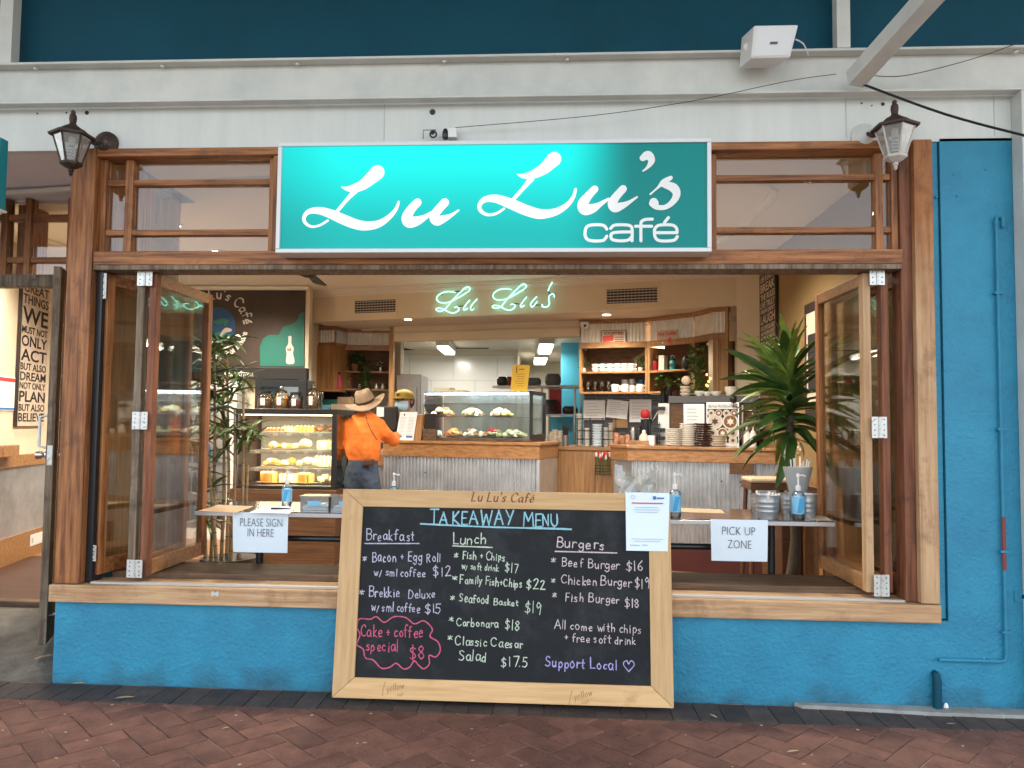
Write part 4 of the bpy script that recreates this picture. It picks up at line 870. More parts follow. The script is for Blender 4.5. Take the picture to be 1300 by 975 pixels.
mb = MB(FBd); ln(mb, 802, 842, 638.5, .006); mb.build('heading_print', M_['redink'], nb)
mb = MB(FBd); ln(mb, 829, 833, 632, .018); ln(mb, 834, 843, 632.5, .008); mb.build('logo', M_['blueink'], nb)
mb = MB(FBd); a = FBd.px(803.5, 631, -.031); mb.tube([(a[0]+.010*math.cos(k*.7), -.031, a[1]+.010*math.sin(k*.7)) for k in range(10)], .0012, 4); mb.build('crest', M_['greyink2'], nb)

# ================================================================== ROOM SHELL
ANG = -15.1
FC = Frame((0, 3.40, 0), ANG); FRC = Frame((0, 3.25, 0), ANG); FB = Frame((0, 4.25, 0), ANG); FS = Frame((0, 4.95, 0), ANG)
CZ = 3.10; YM = 4.70; XRW = 2.0; YRC = 3.42
def wall(name, mb, m): return struct(mb.build(name, M_[m]))
wall('ceiling', MB().slab([(-2.69, .12), (2.7, .12), (2.7, 6.2), (-7, 6.2), (-7, 1.26), (-2.69, 1.26)], CZ, CZ+.06), 'ceil')
wall('roof', MB().box(-8, 7, .4, 13, 5.0, 5.15), 'ceil')  # unseen roof, put in with the rear walls to block the sun
wall('rear_wall', MB().box(-8, 7, 12.6, 12.8, -.3, 5.0), 'cream')
wall('outer_wall_left', MB().box(-8, -7.8, -.0, 12.6, -.3, 5.0), 'cream')
wall('outer_wall_right', MB().box(6.6, 6.8, .4, 12.6, -.3, 5.0), 'cream')
wall('party_wall', MB().box(2.47, 6.6, .05, .35, -.3, 3.04), 'blue')
# right hand wall: olive, with cream return
FW = Frame((XRW, 0, 0), 90)      # u = Y, w = -x direction... (into = -X)
wall('wall_right', MB().box(XRW, XRW+.1, .22, YRC, FZ, CZ-.001), 'olive')
ub, _ = FB.px(935, 380); 
qb = FB.at(ub, 0, 0)
wall('wall_return', MB().slab([(qb.x+.0, qb.y), (XRW+.3, YRC), (XRW+.3, YRC+.5), (qb.x+.2, qb.y+.5)], FZ, CZ-.002), 'cream')
# dado on the right wall
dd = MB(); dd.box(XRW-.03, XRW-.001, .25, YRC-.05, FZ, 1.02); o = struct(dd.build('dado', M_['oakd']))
struct(MB().box(XRW-.05, XRW-.001, .25, YRC-.05, 1.021, 1.07).build('dado_rail', M_['oakx']))
for k in range(7): struct(MB().box(XRW-.042, XRW-.0305, .3+k*.42, .38+k*.42, FZ+.1, 1.0).build('dado_batten', M_['oakz'])) 
struct(MB().box(XRW-.045, XRW-.0301, .25, YRC-.05, FZ, FZ+.1).build('skirting', M_['oakx']))
# left wall seen through the door, at an angle
FL = Frame((-5.05, 2.5, 0), 104)
FL = Frame((-5.00, 2.55, 0), 103.5)
wl = MB(FL).box(-1.4, 2.6, 0, .1, FZ, CZ-.001); wall('wall_left', wl, 'cream')
zr = FL.px(0, 579)[1]; zr0 = FL.px(0, 594)[1]
struct(MB(FL).corr(-1.4, 2.6, -.022, FZ+.2, zr0, .045, .008).build('corrugated_dado', M_['iron']))
struct(MB(FL).box(-1.4, 2.6, -.05, -.001, zr0, zr).build('dado_rail', M_['oakx'])); struct(MB(FL).box(-1.4, 2.6, -.04, -.001, FZ, FL.px(0, 684)[1]).build('skirting', M_['oakx']))
a0, a1, c0, c1 = FL.r4(37, 53, 677, 691, -.03); pw = thing('power_outlet', 'white double power point low on the corrugated wall inside the door', 'power outlet', FL.at((a0+a1)/2, -.03, c0))
MB(FL).box(a0, a1, -.045, -.031, c0, c1).build('plate', M_['white_p'], pw, bevel=.002); MB(FL).box(a0+.02, a0+.05, -.048, -.0455, c0+.03, c1-.03).build('switch', M_['vent'], pw)
# word poster on the left wall
def wordboard(name, label, F, px0, px1, ytop, ybot, lines, w, mb_board, mt, m_edge, pad=.012, uext=None):
    (ua, va), (ub_, vb_) = F.px(px0, ytop, w), F.px(px1, ybot, w)
    u0, u1 = min(ua, ub_), max(ua, ub_)
    if uext: u1 = u0+uext
    v1, v0 = F.px(px0, ytop, w)[1], F.px(px0, ybot, w)[1]
    t = thing(name, label, 'wall sign', F.at((u0+u1)/2, w, v0)); MB(F).box(u0, u1, w, w+.025, v0, v1).build('board', M_[mb_board], t, bevel=.002)
    if m_edge: MB(F).box(u0-.012, u0-.0005, w-.004, w+.028, v0-.002, v1+.002).build('edge', M_[m_edge], t)
    tot = sum(h for _, h in lines); v = v1-pad; sc_ = (v1-v0-2*pad)/tot
    for s_, h in lines:
        hh = h*sc_; v -= hh
        if s_: print_text(s_, F, u0+pad*1.5, v+hh*.12, hh*1.12, M_[mt], t, w-.0015, weight=.002*hh/.1, width=(u1-u0-3*pad))
    return t
W1 = [('ACCOMPLISH', .55), ('GREAT', 1.0), ('THINGS', 1.0), ('WE', 1.75), ('MUST NOT', .75), ('ONLY', 1.15), ('ACT', 1.25), ('BUT ALSO', .75), ('DREAM', .9), ('NOT ONLY', .7), ('PLAN', 1.15), ('BUT ALSO', .75), ('BELIEVE', .9), ('', .2)]
wordboard('word_poster', 'tall cream word poster beginning GREAT THINGS WE, inside the entrance', FL, 30, 72, 345, 541, W1, -.03, 'poster', 'ink', 'poster_b', uext=.60)
a0, a1, c0, c1 = FL.r4(-14, 19, 477, 521, -.012); t = thing('wall_notice', 'white notice with red top band and blue foot, on the wall inside the entrance', 'notice', FL.at(a1, -.012, c0))
MB(FL).box(a0, a1, -.01, -.0005, c0, c1).build('sheet', M_['paper'], t)
MB(FL).box(a0+.001, a1-.001, -.0118, -.0103, c1-.045, c1-.012).build('band', M_['redink'], t); MB(FL).box(a0+.001, a1-.001, -.0118, -.0103, c0+.008, c0+.026).build('foot_band', M_['blueink'], t)
mb = MB(FL)
for k in range(9): mb.box(a1-.16+.01*(k % 3), a1-.06-.012*(k % 2), -.0118, -.0103, c1-.08-k*.022, c1-.086-k*.022)
mb.build('print', M_['greyink2'], t)
a0, a1, c0, c1 = FL.r4(-20, 19, 561, 570, -.10)
tg = tag(MB(FL).box(a0, a1, -.14, -.06, zr+.001, zr+.10).build('wooden_box', M_['oakx'], bevel=.004), 'small wooden letter K block on the dado rail inside the entrance', 'box')
mb = MB(FL); uu = FL.px(3, 575, -.141)[0]; write(mb, 'K', (uu, zr+.03), (.045, 0), (0, .045), .008, y=-.1415); k_ = mb.build('letter', M_['brand'], tg)
# mural wall
FM = Frame((0, YM, 0), 0)
mx0, mx1 = P(206, 420, YM)[0], P(387, 420, YM)[0]; mz1 = P(320, 369, YM)[1]; mz0 = P(320, 466, YM)[1]
wall('wall_mural_side', MB().box(-7, mx1+.05, YM+.001, YM+.12, FZ, CZ-.001), 'cream')
mu = thing('mural', 'dark brown painted mural with dolphin roundel, teal wave and white bottle', 'mural', ((mx0+mx1)/2, YM, mz0))
MB().box(mx0, mx1, YM-.012, YM, mz0, mz1).build('panel', M_['mural'], mu)
def mp(px, py): return P(px, py, YM-.015)
def mpoly(pts, y0, name, m, smooth=True):
    q = [mp(*a) for a in pts]; q = catmull(q+[q[0]], 4)[:-1] if smooth else q
    MB().prism(q, y0, y0+.0012).build(name, M_[m], mu)
mpoly([(330, 465), (330, 440), (334, 430), (341, 425), (354, 425), (359, 415), (374, 410), (379, 404), (380, 398), (386, 396), (386, 396), (386, 465), (386, 465), (330, 465)], YM-.0145, 'teal_wave', 'mteal', False)
mpoly([(212, 430), (222, 412), (245, 406), (250, 430), (240, 440), (215, 438)], YM-.0145, 'teal_wave', 'mteal')
cx, cz = mp(275, 414); R_ = 25*(YM+4.25)/975
def disc(r, n=28): return [(cx+r*math.cos(2*math.pi*k/n), cz+r*math.sin(2*math.pi*k/n)) for k in range(n)]
MB().prism(disc(R_), YM-.0145, YM-.013).build('roundel', M_['mblue'], mu)
MB().prism([(cx-R_*.80, cz-R_*.60)]+[(cx+R_*.985*math.cos(math.radians(a)), cz+R_*.985*math.sin(math.radians(a))) for a in range(217, 336, 10)]+[(cx+R_*.4, cz-R_*.25), (cx, cz-.35*R_)], YM-.0155, YM-.0147).build('green_water', M_['mgreen'], mu)
mpoly([(270, 408), (278, 405), (284, 404), (290, 407), (288, 412), (285, 414), (284, 410), (276, 412)], YM-.0165, 'green_wave', 'mgreen')
mpoly([(278, 430), (280, 424), (284, 418), (288, 416), (294, 418), (293, 421), (287, 422), (283, 425), (280, 430)], YM-.0178, 'white_dolphin', 'mcream')
mb = MB(); k = 975/(YM+4.25)
write(mb, "Lu Lu's Café", (0, 0), (0, 0), (0, 13/k), 1.7/k, y=YM-.016, nib=.5, arc=(cx, cz, 36/k, math.radians(140), 1)); mb.build('mural_lettering', M_['mlet'], mu)
mb = MB(); write(mb, "Fabulous on the Foreshore", (0, 0), (0, 0), (0, 8/k), 1.7/k, y=YM-.016, arc=(cx, cz, 42/k, math.radians(196), -1)); mb.build('mural_lettering', M_['mlet'], mu)
mpoly([(366, 427), (370, 427), (370, 436), (373, 442), (372, 449), (374, 458), (372, 462), (365, 462), (363, 458), (364, 449), (363, 442), (366, 436)], YM-.0165, 'white_bottle', 'mlet')
mb = MB(); a_ = mp(364.5, 445); write(mb, 'CocaCola', a_, (1.1/k, 0), (0, 3.2/k), .5/k, y=YM-.018, slant=.25); mb.build('bottle_print', M_['brand'], mu)
zz0, zz1 = P(340, 481, YM-.12)[1], P(340, 467, YM-.12)[1]
fas = thing('fridge_fascia', 'black fascia reading SANTA VITTORIA beneath the mural', 'sign', (P(355, 475, YM-.1)[0], YM-.1, zz0))
MB().box(mx0, P(389, 470, YM-.12)[0], YM-.12, YM-.02, zz0, zz1).build('board', M_['black'], fas)
xa_ = P(285, 478, YM-.122)[0]; xb_ = P(322, 478, YM-.122)[0]; zz = P(300, 477.5, YM-.122)[1]; print_text('SANTA VITTORIA', FM, xa_, zz, .062, M_['mlet'], fas, -.1225, width=xb_-xa_, weight=.003)
# wall between mural and bulkhead
uL = FB.px(393, 400)[0]; ql = FB.at(uL, 0, 0)
wall('wall_nib', MB().slab([(mx1+.05, YM), (ql.x, ql.y), (ql.x-.05, ql.y+.9), (mx1-.2, YM+.9)], FZ, CZ-.003), 'cream')
# bulkhead with soffit
uR = ub
zbk = FB.px(700, 398.5)[1]; zbl = FB.px(400, 407)[1]
ZB = (zbk+zbl)/2
wall('bulkhead', MB(FB).box(uL-.02, uR, 0, .06, ZB, CZ-.002), 'cream')
wall('soffit', MB(FB).box(uL-.02, uR+.15, .061, 1.2, ZB, ZB+.04), 'cream2')
mb = MB(FB)
for i, (h, d) in enumerate(((.012, .10), (.03, .075), (.05, .05), (.075, .022))): mb.box(uL-.1, uR+.05, -d, -.0005, CZ-.003-h, CZ-.003-(0 if i == 0 else (.012, .03, .05)[i-1]))
struct(mb.build('cornice', M_['ceil']))
struct(MB().box(-6, mx1+.05, YM-.09, YM-.001, CZ-.05, CZ-.003).build('mural_cornice', M_['ceil'], bevel=.02))
# ceiling moulding ring
ring = [(-4.2, 1.0), (-4.6, 2.4), (-4.0, 3.6), (-2.4, 3.9), (-.4, 3.4), (1.2, 2.9), (1.5, 1.6), (1.2, .8), (-1, .6), (-4.2, 1.0)]
struct(MB().tube([(a, b, CZ-.004) for a, b in catmull(ring, 5)], .035, 8, flat=.6).build('ceiling_moulding', M_['ceil'], smooth=True))
# header over the kitchen opening
uk0, uk1 = FS.px(500, 430)[0], FS.px(736, 430)[0]; zk1 = FS.px(610, 430.5)[1]; ks = FB.px(600, 400)[0]
wall('kitchen_header', MB(FS).box(uk0, uk1, 0, .12, zk1, ZB-.001), 'cream'); struct(MB(FS).box(uk0+.001, uk1-.001, -.018, -.0005, zk1+.10, zk1+.125).build('header_bead', M_['cream2']))
uS0 = FS.px(392, 430)[0]
wall('back_wall_left', MB(FS).box(uS0-.6, uk0-.20, .60, .70, FZ, ZB-.002), 'cream')
wall('opening_jamb', MB(FS).box(uk0-.06, uk0-.001, .0, .04, FZ, ZB-.003), 'oakz')
uS1 = FS.px(930, 430)[0]
wall('back_wall_right', MB(FS).box(uk1+.001, uS1+.5, .34, .45, FZ, ZB-.002), 'cream')
# kitchen beyond
KZ = 2.60
wall('kitchen_ceiling', MB(FS).box(-3.2, 6, .121, 8.5, KZ+.1, KZ+.15), 'kitch')
YK = 8.5; xk = P(655, 480, YK)[0]
tw = struct(MB().box(-4, xk, YK, YK+.1, FZ, KZ+.1).build('kitchen_wall', M_['grout']))
wall('kitchen_side_wall', MB().box(xk-.08, xk, YK+.1, 11, FZ, KZ+.1), 'kitch')
struct(MB().box(-4, xk+.03, YK-.05, YK-.011, KZ+.02, KZ+.1).build('kitchen_cornice', M_['kitch']))
struct(MB().box(xk-.02, xk+.03, YK-.03, YK-.001, FZ, KZ+.018).build('kitchen_conduit', M_['kitch']))
wall('kitchen_back_wall', MB().box(xk-.1, 4.5, 10.8, 10.9, FZ, KZ+.1), 'kitch')
zt = KZ+.018; row = 0; tw_w = .60*1.23; th_ = .42
while zt > 1.2:
    x = -3.2-(row % 2)*tw_w/2
    while x < xk-.05:
        a, b = x+.003, min(x+tw_w-.003, xk-.025)
        if b-a > .05: MB().box(a, b, YK-.010, YK+.001, zt-th_+.005, zt).build('tile', M_['tile'], tw)
        x += tw_w
    zt -= th_; row += 1
a0 = P(712, 480, 7.2)[0]
wall('blue_kitchen_wall', MB().box(a0, a0+1.4, 7.2, 7.3, FZ, KZ+.1), 'kblue')
wall('kitchen_wall_right', MB().box(3.2, 3.3, 4.9, 10.8, FZ, KZ+.1), 'kitch'); wall('kitchen_wall_left', MB().box(-3.4, -3.3, 5.9, 8.5, FZ, KZ+.1), 'kitch')
struct(MB().box(-3.4, 3.3, 5.0, 10.8, FZ-.05, FZ+.003).build('kitchen_floor', M_['concrete']))

# ------------------------------------------------------------------ lights of the place
def area(name, loc, sx, sy, e, col, rot=(0, 0, 0), spread=None):
    l = bpy.data.lights.new(name, 'AREA'); l.shape = 'RECTANGLE'; l.size = sx; l.size_y = sy; l.energy = e; l.color = col
    o = bpy.data.objects.new(name, l); COL.objects.link(o); o.location = loc; o.rotation_euler = rot
    if spread: l.spread = spread
    return o
WARM = (1, .88, .72)
def downlight(px, py, z, label, e=30, x=None, y=None):
    if x is None: x, y = PZ(px, py, z)
    t = thing('downlight', label, 'downlight', (x, y, z-.01), 0, 'recessed ceiling downlights')
    MB().lathe([(.062, .008), (.062, 0), (.045, -.003), (.045, .004)], x, y, z-.009, 16).build('trim_ring', M_['white_p'], t)
    MB().lathe([(.043, 0), (.043, .004), (.01, .005)], x, y, z-.011, 16).build('lens', M_['lit_d'], t)
    l = bpy.data.lights.new('downlight_beam', 'SPOT'); l.energy = e; l.color = WARM; l.spot_size = math.radians(150); l.spot_blend = .8; l.shadow_soft_size = .15
    o = bpy.data.objects.new('downlight_beam', l); COL.objects.link(o); o.location = (x, y, z-.10)
    return t
DE = 43
downlight(300, 345, CZ, 'lit ceiling downlight above the dark mural, seen under the window head', DE)
downlight(222, 285, CZ, 'lit downlight seen through the upper left transom pane', DE)
downlight(275, 318, CZ, 'lit downlight seen through the lowest left transom pane', DE)
downlight(518, 404.5, ZB, 'lit downlight under the bulkhead, between the left vent and the neon lettering', DE*.7)
downlight(770, 398.5, ZB, 'lit downlight under the bulkhead below the right air vent', DE*.7)
downlight(844, 404, ZB, 'lit downlight washing the corrugated panel over the right shelves', DE*.8)
for x, y, l_ in ((.1, 2.2, 'added downlight out of view, brightening the middle of the café floor'), (1.1, 1.6, 'added downlight out of view, brightening the room near the right wall'), (-4.4, 1.9, 'added downlight brightening the inside near the entrance'), (-1.2, 1.4, 'added downlight out of view behind the turquoise sign, brightening the room')):  # extra downlights, added to brighten the room
    downlight(0, 0, CZ, l_, DE, x, y)
def ktube(a, b, label, wd=.16):
    """ceiling light between two photograph points (near end, far end)"""
    zt_ = KZ+.0999; n_, f_ = PZ(a[0], a[1], KZ), PZ(b[0], b[1], KZ); L = math.hypot(f_[0]-n_[0], f_[1]-n_[1]); F = Frame((n_[0], n_[1], 0), math.degrees(math.atan2(f_[1]-n_[1], f_[0]-n_[0]))-90)
    t = thing('fluorescent_light', label, 'ceiling light', (n_[0], n_[1], KZ+.02), 0, 'kitchen ceiling lights')
    MB(F).box(-wd/2-.01, wd/2+.01, -.05, L+.02, zt_-.09, zt_).build('housing', M_['white_p'], t); MB(F).box(-wd/2, wd/2, 0, L, zt_-.13, zt_-.091).build('diffuser', M_['lit_k'], t, bevel=.01)
    c = F.at(0, L/2, zt_-.15); area('kitchen_light', c, wd, L, 6, (1, .95, .86), (0, 0, math.radians(0)))
ktube((562, 440), (571, 448), 'lit fluorescent ceiling light over the tiled kitchen wall')
ktube((694, 438), (691, 447), 'nearer of the two lit ceiling lights at the right of the kitchen', .19)
ktube((687, 455), (685, 461), 'farther of the two lit ceiling lights at the right of the kitchen', .2)
x, y = PZ(599, 441, KZ+.1)
t = thing('ceiling_vent', 'slim vent in the kitchen ceiling beside the left ceiling light', 'vent', (x, y, KZ+.08)); MB().box(x-.3, x+.3, y-.12, y+.12, KZ+.085, KZ+.0995).build('frame', M_['kitch'], t); 
for k in range(4): MB().box(x-.27, x+.27, y-.10+k*.05, y-.07+k*.05, KZ+.083, KZ+.0848).build('slat', M_['ventd'], t)  # dark strips coloured as the shade between the slats
def vent(px0, px1, py0, py1, label):
    a0, a1, c0, c1 = FB.r4(px0, px1, py0, py1, -.01); t = thing('air_vent', label, 'vent', FB.at((a0+a1)/2, -.01, c0), 0, 'air vents in the bulkhead')
    MB(FB).box(a0, a1, -.012, -.0005, c0, c1).build('frame', M_['cream'], t, bevel=.003); i = .03
    MB(FB).box(a0+i, a1-i, -.0135, -.0122, c0+i, c1-i).build('shade_panel', M_['ventd'], t)  # flat dark panel stands in for the shade inside the vent
    n = 5
    for k in range(n): z = c0+i+(c1-c0-2*i)*(k+.5)/n; MB(FB).box(a0+i, a1-i, -.020, -.0137, z-.006, z+.004).build('slat', M_['vent'], t)
    n = 14; mb = MB(FB)
    for k in range(1, n): uu = a0+i+(a1-a0-2*i)*k/n; mb.box(uu-.0015, uu+.0015, -.0165, -.0138, c0+i, c1-i)
    tag(mb.build('cross_slats', M_['vent'], t), kind='stuff')
vent(448, 505, 378, 400, 'cream slatted air vent in the bulkhead left of the neon lettering'); vent(767, 838, 363, 388, 'cream slatted air vent in the bulkhead right of the neon lettering')
# ceiling fans
def fan(x, y, z, rot, label):
    t = thing('ceiling_fan', label, 'ceiling fan', (x, y, z), 0, 'ceiling fans')
    MB().tube([(x, y, z), (x, y, CZ-.001)], .014, 8).build('rod', M_['fan'], t); MB().lathe([(.03, -.08), (.08, -.06), (.09, 0), (.05, .03)], x, y, z, 14).build('motor', M_['fan'], t, smooth=True)
    for k in range(4):
        a = rot+k*math.pi/2; Mx = Matrix.Translation((x, y, z-.03)) @ Matrix.Rotation(a, 4, 'Z') @ Matrix.Rotation(.2, 4, 'X')
        MB(Mx).slab([(.09, -.03), (.25, -.055), (.60, -.07), (.64, -.04), (.64, .04), (.60, .07), (.25, .055), (.09, .03)], -.005, .005).build('blade', M_['fan'], t, bevel=.002)
xf, yf = PZ(386, 341, 2.86); fan(xf, yf+.1, 2.88, .12, 'dark ceiling fan partly seen under the window head above the left vent')
xf, yf = PZ(735, 335, 2.86); fan(xf+.2, yf-.1, 2.88, math.radians(45), 'dark ceiling fan, one blade seen just above the neon lettering')

# ------------------------------------------------------------------ neon lettering
ne = thing('neon_lettering', 'green neon script reading Lu Lu\'s on the cream bulkhead', 'neon sign', FB.at(FB.px(630, 385)[0], -.05, FB.px(630, 395)[1]))
def nz(pts, r=.0052, w=-.05, name='tube', m='neon', ox=540, oy=345, k=7.222):
    q = [FB.px(ox+a/k, oy+b/k, w) for a, b in pts]; q = [Vector((a, w-.004*math.sin(i), b)) for i, (a, b) in enumerate(q)]
    MB(FB).tube(catmull(q, 5), r, 6).build(name, M_[m], ne, smooth=True)
LL = [(275,190),(220,182),(160,192),(115,220),(104,255),(130,280),(180,285),(235,272),(290,245),(350,210),(395,180),(408,155),(395,140),(370,145),(330,180),(280,230),(235,275),(195,325),(165,352),(130,362),(100,352),(105,338),(140,335),(180,350),(220,372),(260,378),(295,362),(308,338),(290,322),(265,328)]
nz(LL); nz([(a+516+(b-260)*0, b-26) for a, b in LL])
U1 = [(408, 258), (375, 300), (352, 335), (358, 352), (385, 335), (420, 295), (438, 268)]; U2 = [(478, 250), (440, 290), (425, 320), (440, 330), (470, 300)]
nz(U1[:5]); nz([(475, 250), (435, 295), (415, 330), (425, 352), (445, 338)])
dx, dy = 522, -28
nz([(a+dx, b+dy) for a, b in U1[:5]]); nz([(a+dx+10, b+dy) for a, b in [(490, 256), (452, 296), (432, 330), (445, 350), (470, 330), (492, 300)]])
nz([(1165, 95), (1140, 140), (1125, 178)]); nz([(1180, 235), (1182, 212), (1160, 205), (1135, 225), (1130, 260), (1138, 290), (1120, 318), (1090, 325), (1068, 312), (1075, 298)])
for pts in ([(270, 182), (330, 180)], [(300, 318), (350, 312)], [(800, 290), (860, 295)], [(990, 305), (1070, 305)], [(1125, 178), (1190, 205), (1175, 240)], [(150, 215), (160, 208)], [(385, 195), (395, 200)], [(425, 340), (432, 336)], [(910, 165), (920, 170)]): nz([pts[0], ((pts[0][0]+pts[-1][0])/2, (pts[0][1]+pts[-1][1])/2)]+pts[1:], .006, -.03, 'blackened_tube', 'ink')

# ================================================================== COUNTERS
CT = 1.262
ct = thing('counter', 'timber-topped front counter clad in corrugated iron, behind the chalkboard', 'counter', FC.at(-.9, .3, FZ))
u0, u1 = FC.px(486, 565)[0], FC.px(685, 570)[0]; CTL = FC.px(590, 565)[1]
tz = FC.px(600, 560.5)[1]; fz0 = FC.px(600, 581.5)[1]
tz = max(tz, 1.24)
MB(FC).box(u0, u1, 0, .75, fz0, tz-.03).build('fascia', M_['oakx'], ct, bevel=.004)
MB(FC).box(u0-.02, u1+.012, -.015, .78, tz-.029, tz).build('counter_top', M_['oakx'], ct, bevel=.004)
MB(FC).corr(u0, u1-.035, .03, FZ, fz0-.001, .040, .014).build('corrugated_front', M_['iron'], ct, smooth=2)
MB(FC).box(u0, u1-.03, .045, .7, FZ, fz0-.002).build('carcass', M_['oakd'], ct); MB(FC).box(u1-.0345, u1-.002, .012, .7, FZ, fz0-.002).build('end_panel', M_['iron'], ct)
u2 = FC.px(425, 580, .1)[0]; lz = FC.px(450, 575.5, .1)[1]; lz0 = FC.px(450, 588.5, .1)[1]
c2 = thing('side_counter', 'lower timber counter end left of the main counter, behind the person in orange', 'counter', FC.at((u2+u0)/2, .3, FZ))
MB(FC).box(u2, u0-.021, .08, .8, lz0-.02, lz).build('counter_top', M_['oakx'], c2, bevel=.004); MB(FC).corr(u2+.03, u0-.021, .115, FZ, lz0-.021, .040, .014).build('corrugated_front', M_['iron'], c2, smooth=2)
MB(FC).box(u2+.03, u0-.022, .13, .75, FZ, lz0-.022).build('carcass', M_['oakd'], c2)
rc = thing('counter', 'timber-topped counter carrying the plate stacks and coffee machine, at the right', 'counter', FRC.at(1.4, .3, FZ))
u3, u4 = FRC.px(797, 575)[0], FRC.px(1040, 575)[0]; rz = FRC.px(880, 567)[1]; rz = max(rz, 1.235); rz0 = FRC.px(880, 587)[1]
uA, uB_ = FRC.px(775, 568, .28)
bq = [(u3, 0), (u4, 0), (u4, .7), (uA, .7), (uA, .28)]
MB(FRC).slab([(a, b) for a, b in bq], rz0, rz-.03).build('fascia', M_['oakx'], rc, bevel=.004); MB(FRC).slab([(u3-.005, -.015), (u4, -.015), (u4, .72), (uA-.02, .72), (uA-.02, .27)], rz-.029, rz).build('counter_top', M_['oakx'], rc, bevel=.004)
MB(FRC).corr(u3+.03, u4, .03, FZ, rz0-.001, .040, .014).build('corrugated_front', M_['iron'], rc, smooth=2)
MB(FRC).slab([(u3+.03, .045), (u4, .045), (u4, .68), (uA+.03, .68), (uA+.03, .30)], FZ, rz0-.002).build('carcass', M_['iron'], rc)
a0, a1, c0, c1 = FRC.r4(926, 957, 588, 602, -.02); MB(FRC).box(a0, a1, -.02, .029, c0, rz0-.001).build('support_bracket', M_['oakd'], rc, bevel=.003)
MB(FRC).box(u3+.04, u4, -.012, .02, FZ, FZ+.22).build('kick_panel', M_['maroon'], rc)
mb = MB(FRC)
for px, py in ((916, 611), (940, 612), (540, 600)):
    a, b = FRC.px(px, py, .015); mb.box(a-.006, a+.006, .012, .02, b-.006, b+.006)
mb.build('screw', M_['ink'], rc)
# middle back bench with cupboard doors
FBk = Frame((0, 4.15, 0), ANG); a0, a1 = FBk.px(696, 575)[0], FBk.px(790, 575)[0]; bz = FBk.px(740, 567)[1]
bb = thing('back_bench', 'low timber bench with cupboard doors between the two corrugated counters', 'bench', FBk.at((a0+a1)/2, .3, FZ))
MB(FBk).box(a0, a1, 0, .7, bz-.04, bz).build('bench_top', M_['oakx'], bb, bevel=.003)
am = FBk.px(755, 600)[0]; MB(FBk).box(a0, am-.003, .02, .6, FZ, bz-.041).build('cupboard_door', M_['oakz'], bb, bevel=.003); MB(FBk).box(am+.003, a1, .02, .6, FZ, bz-.041).build('cupboard_door', M_['oakz'], bb, bevel=.003)
# little wall basket of red and white tulips
a0, a1, c0, c1 = FBk.r4(756, 774, 591, 602, -.03)
bk = thing('flower_basket', 'small wire basket of red and white paper tulips on the cupboard front', 'basket', FBk.at((a0+a1)/2, -.05, c0))
mb = MB(FBk)
for k in range(4): z = c0+(c1-c0)*k/3; mb.tube([(a0, .01, z), (a0, -.08, z), (a1, -.08, z), (a1, .01, z)], .0035, 5)
mb.build('wire', M_['blackm'], bk)
for k in range(9):
    x = a0+(a1-a0)*(k+.5)/9; z = c1+.05+.05*random.random(); w_ = -.02-.05*random.random()
    MB(FBk).tube([(x, w_, c0), (x+.005, w_, z)], .005, 5).build('stem', M_['leaf'], bk); MB(FBk).ball((x+.005, w_, z+.02), .016, .016, .028, 8, 5).build('tulip', M_['red' if k % 2 else 'white_p'], bk, smooth=True)

# ================================================================== RIGHT SHELVES
TOPZ = ZB-.002
def frame_between(p0, p1): return Frame((p0[0], p0[1], 0), math.degrees(math.atan2(p1[1]-p0[1], p1[0]-p0[0]))), math.hypot(p1[0]-p0[0], p1[1]-p0[1])
def onS(px, w, F=FS): u = F.px(px, 470, w)[0]; q = F.at(u, w, 0); return (q.x, q.y)
pA, pB = onS(735, -.02), onS(822, -.02); pC = onS(880, -.32); pD = onS(905, -.62); pE = onS(921, -.66)
zs1 = FS.px(780, 438)[1]; zs0 = FS.px(780, 500)[1]; zsm = FS.px(780, 471.5)[1]
sh = thing('wall_shelves', 'faceted honey timber wall shelves with corrugated panels above, right of the kitchen opening', 'shelves', (pB[0], pB[1], zs0))
def bayS(p0, p1, z0, zm, z1, D, shelf=True, back=True, left=True, corrL=True):
    F, L = frame_between(p0, p1); t = .028
    MB(F).box(0, L, 0, .022, z1-.035, z1+.035).build('top_rail', M_['oakx'], sh, bevel=.003); MB(F).box(0, L, -.01, D, TOPZ-.045, TOPZ).build('cornice_strip', M_['oakx'], sh)
    MB(F).corr(0.02, L-.02, .03, z1+.03, TOPZ-.046, .042, .008).build('corrugated_panel', M_['iron_l'], sh, smooth=2)
    MB(F).box(.001, L-.001, .045, D, z1+.001, z1+.03).build('top_board', M_['oakd'], sh)
    MB(F).box(0, t, .001, D, z0, z1-.036).build('side', M_['oakz'], sh, bevel=.002); MB(F).box(L-t, L, .001, D, z0, z1-.036).build('side', M_['oakz'], sh, bevel=.002)
    if shelf: MB(F).box(t, L-t, .003, D, zm-.022, zm).build('shelf', M_['oakx'], sh, bevel=.002)
    MB(F).box(t, L-t, .004, D, z0, z0+.024).build('shelf', M_['oakx'], sh, bevel=.002)
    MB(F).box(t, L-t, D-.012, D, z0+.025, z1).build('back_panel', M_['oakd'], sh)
    return F, L
FSa, La = bayS(pA, pB, zs0, zsm, zs1, .30)
FSb, Lb = bayS(pB, pC, zs0, zsm, zs1, .30)
F_, Lc = frame_between(pC, pD)
zc1 = zs1
MB(F_).box(0, Lc, -.004, .022, zc1-.035, zc1+.035).build('top_rail', M_['oakx'], sh, bevel=.003); MB(F_).box(0, Lc, -.01, .10, TOPZ-.045, TOPZ).build('cornice_strip', M_['oakx'], sh); MB(F_).box(.0, Lc, .02, .03, zc1+.035, TOPZ-.046).build('flat_panel', M_['iron_l'], sh)
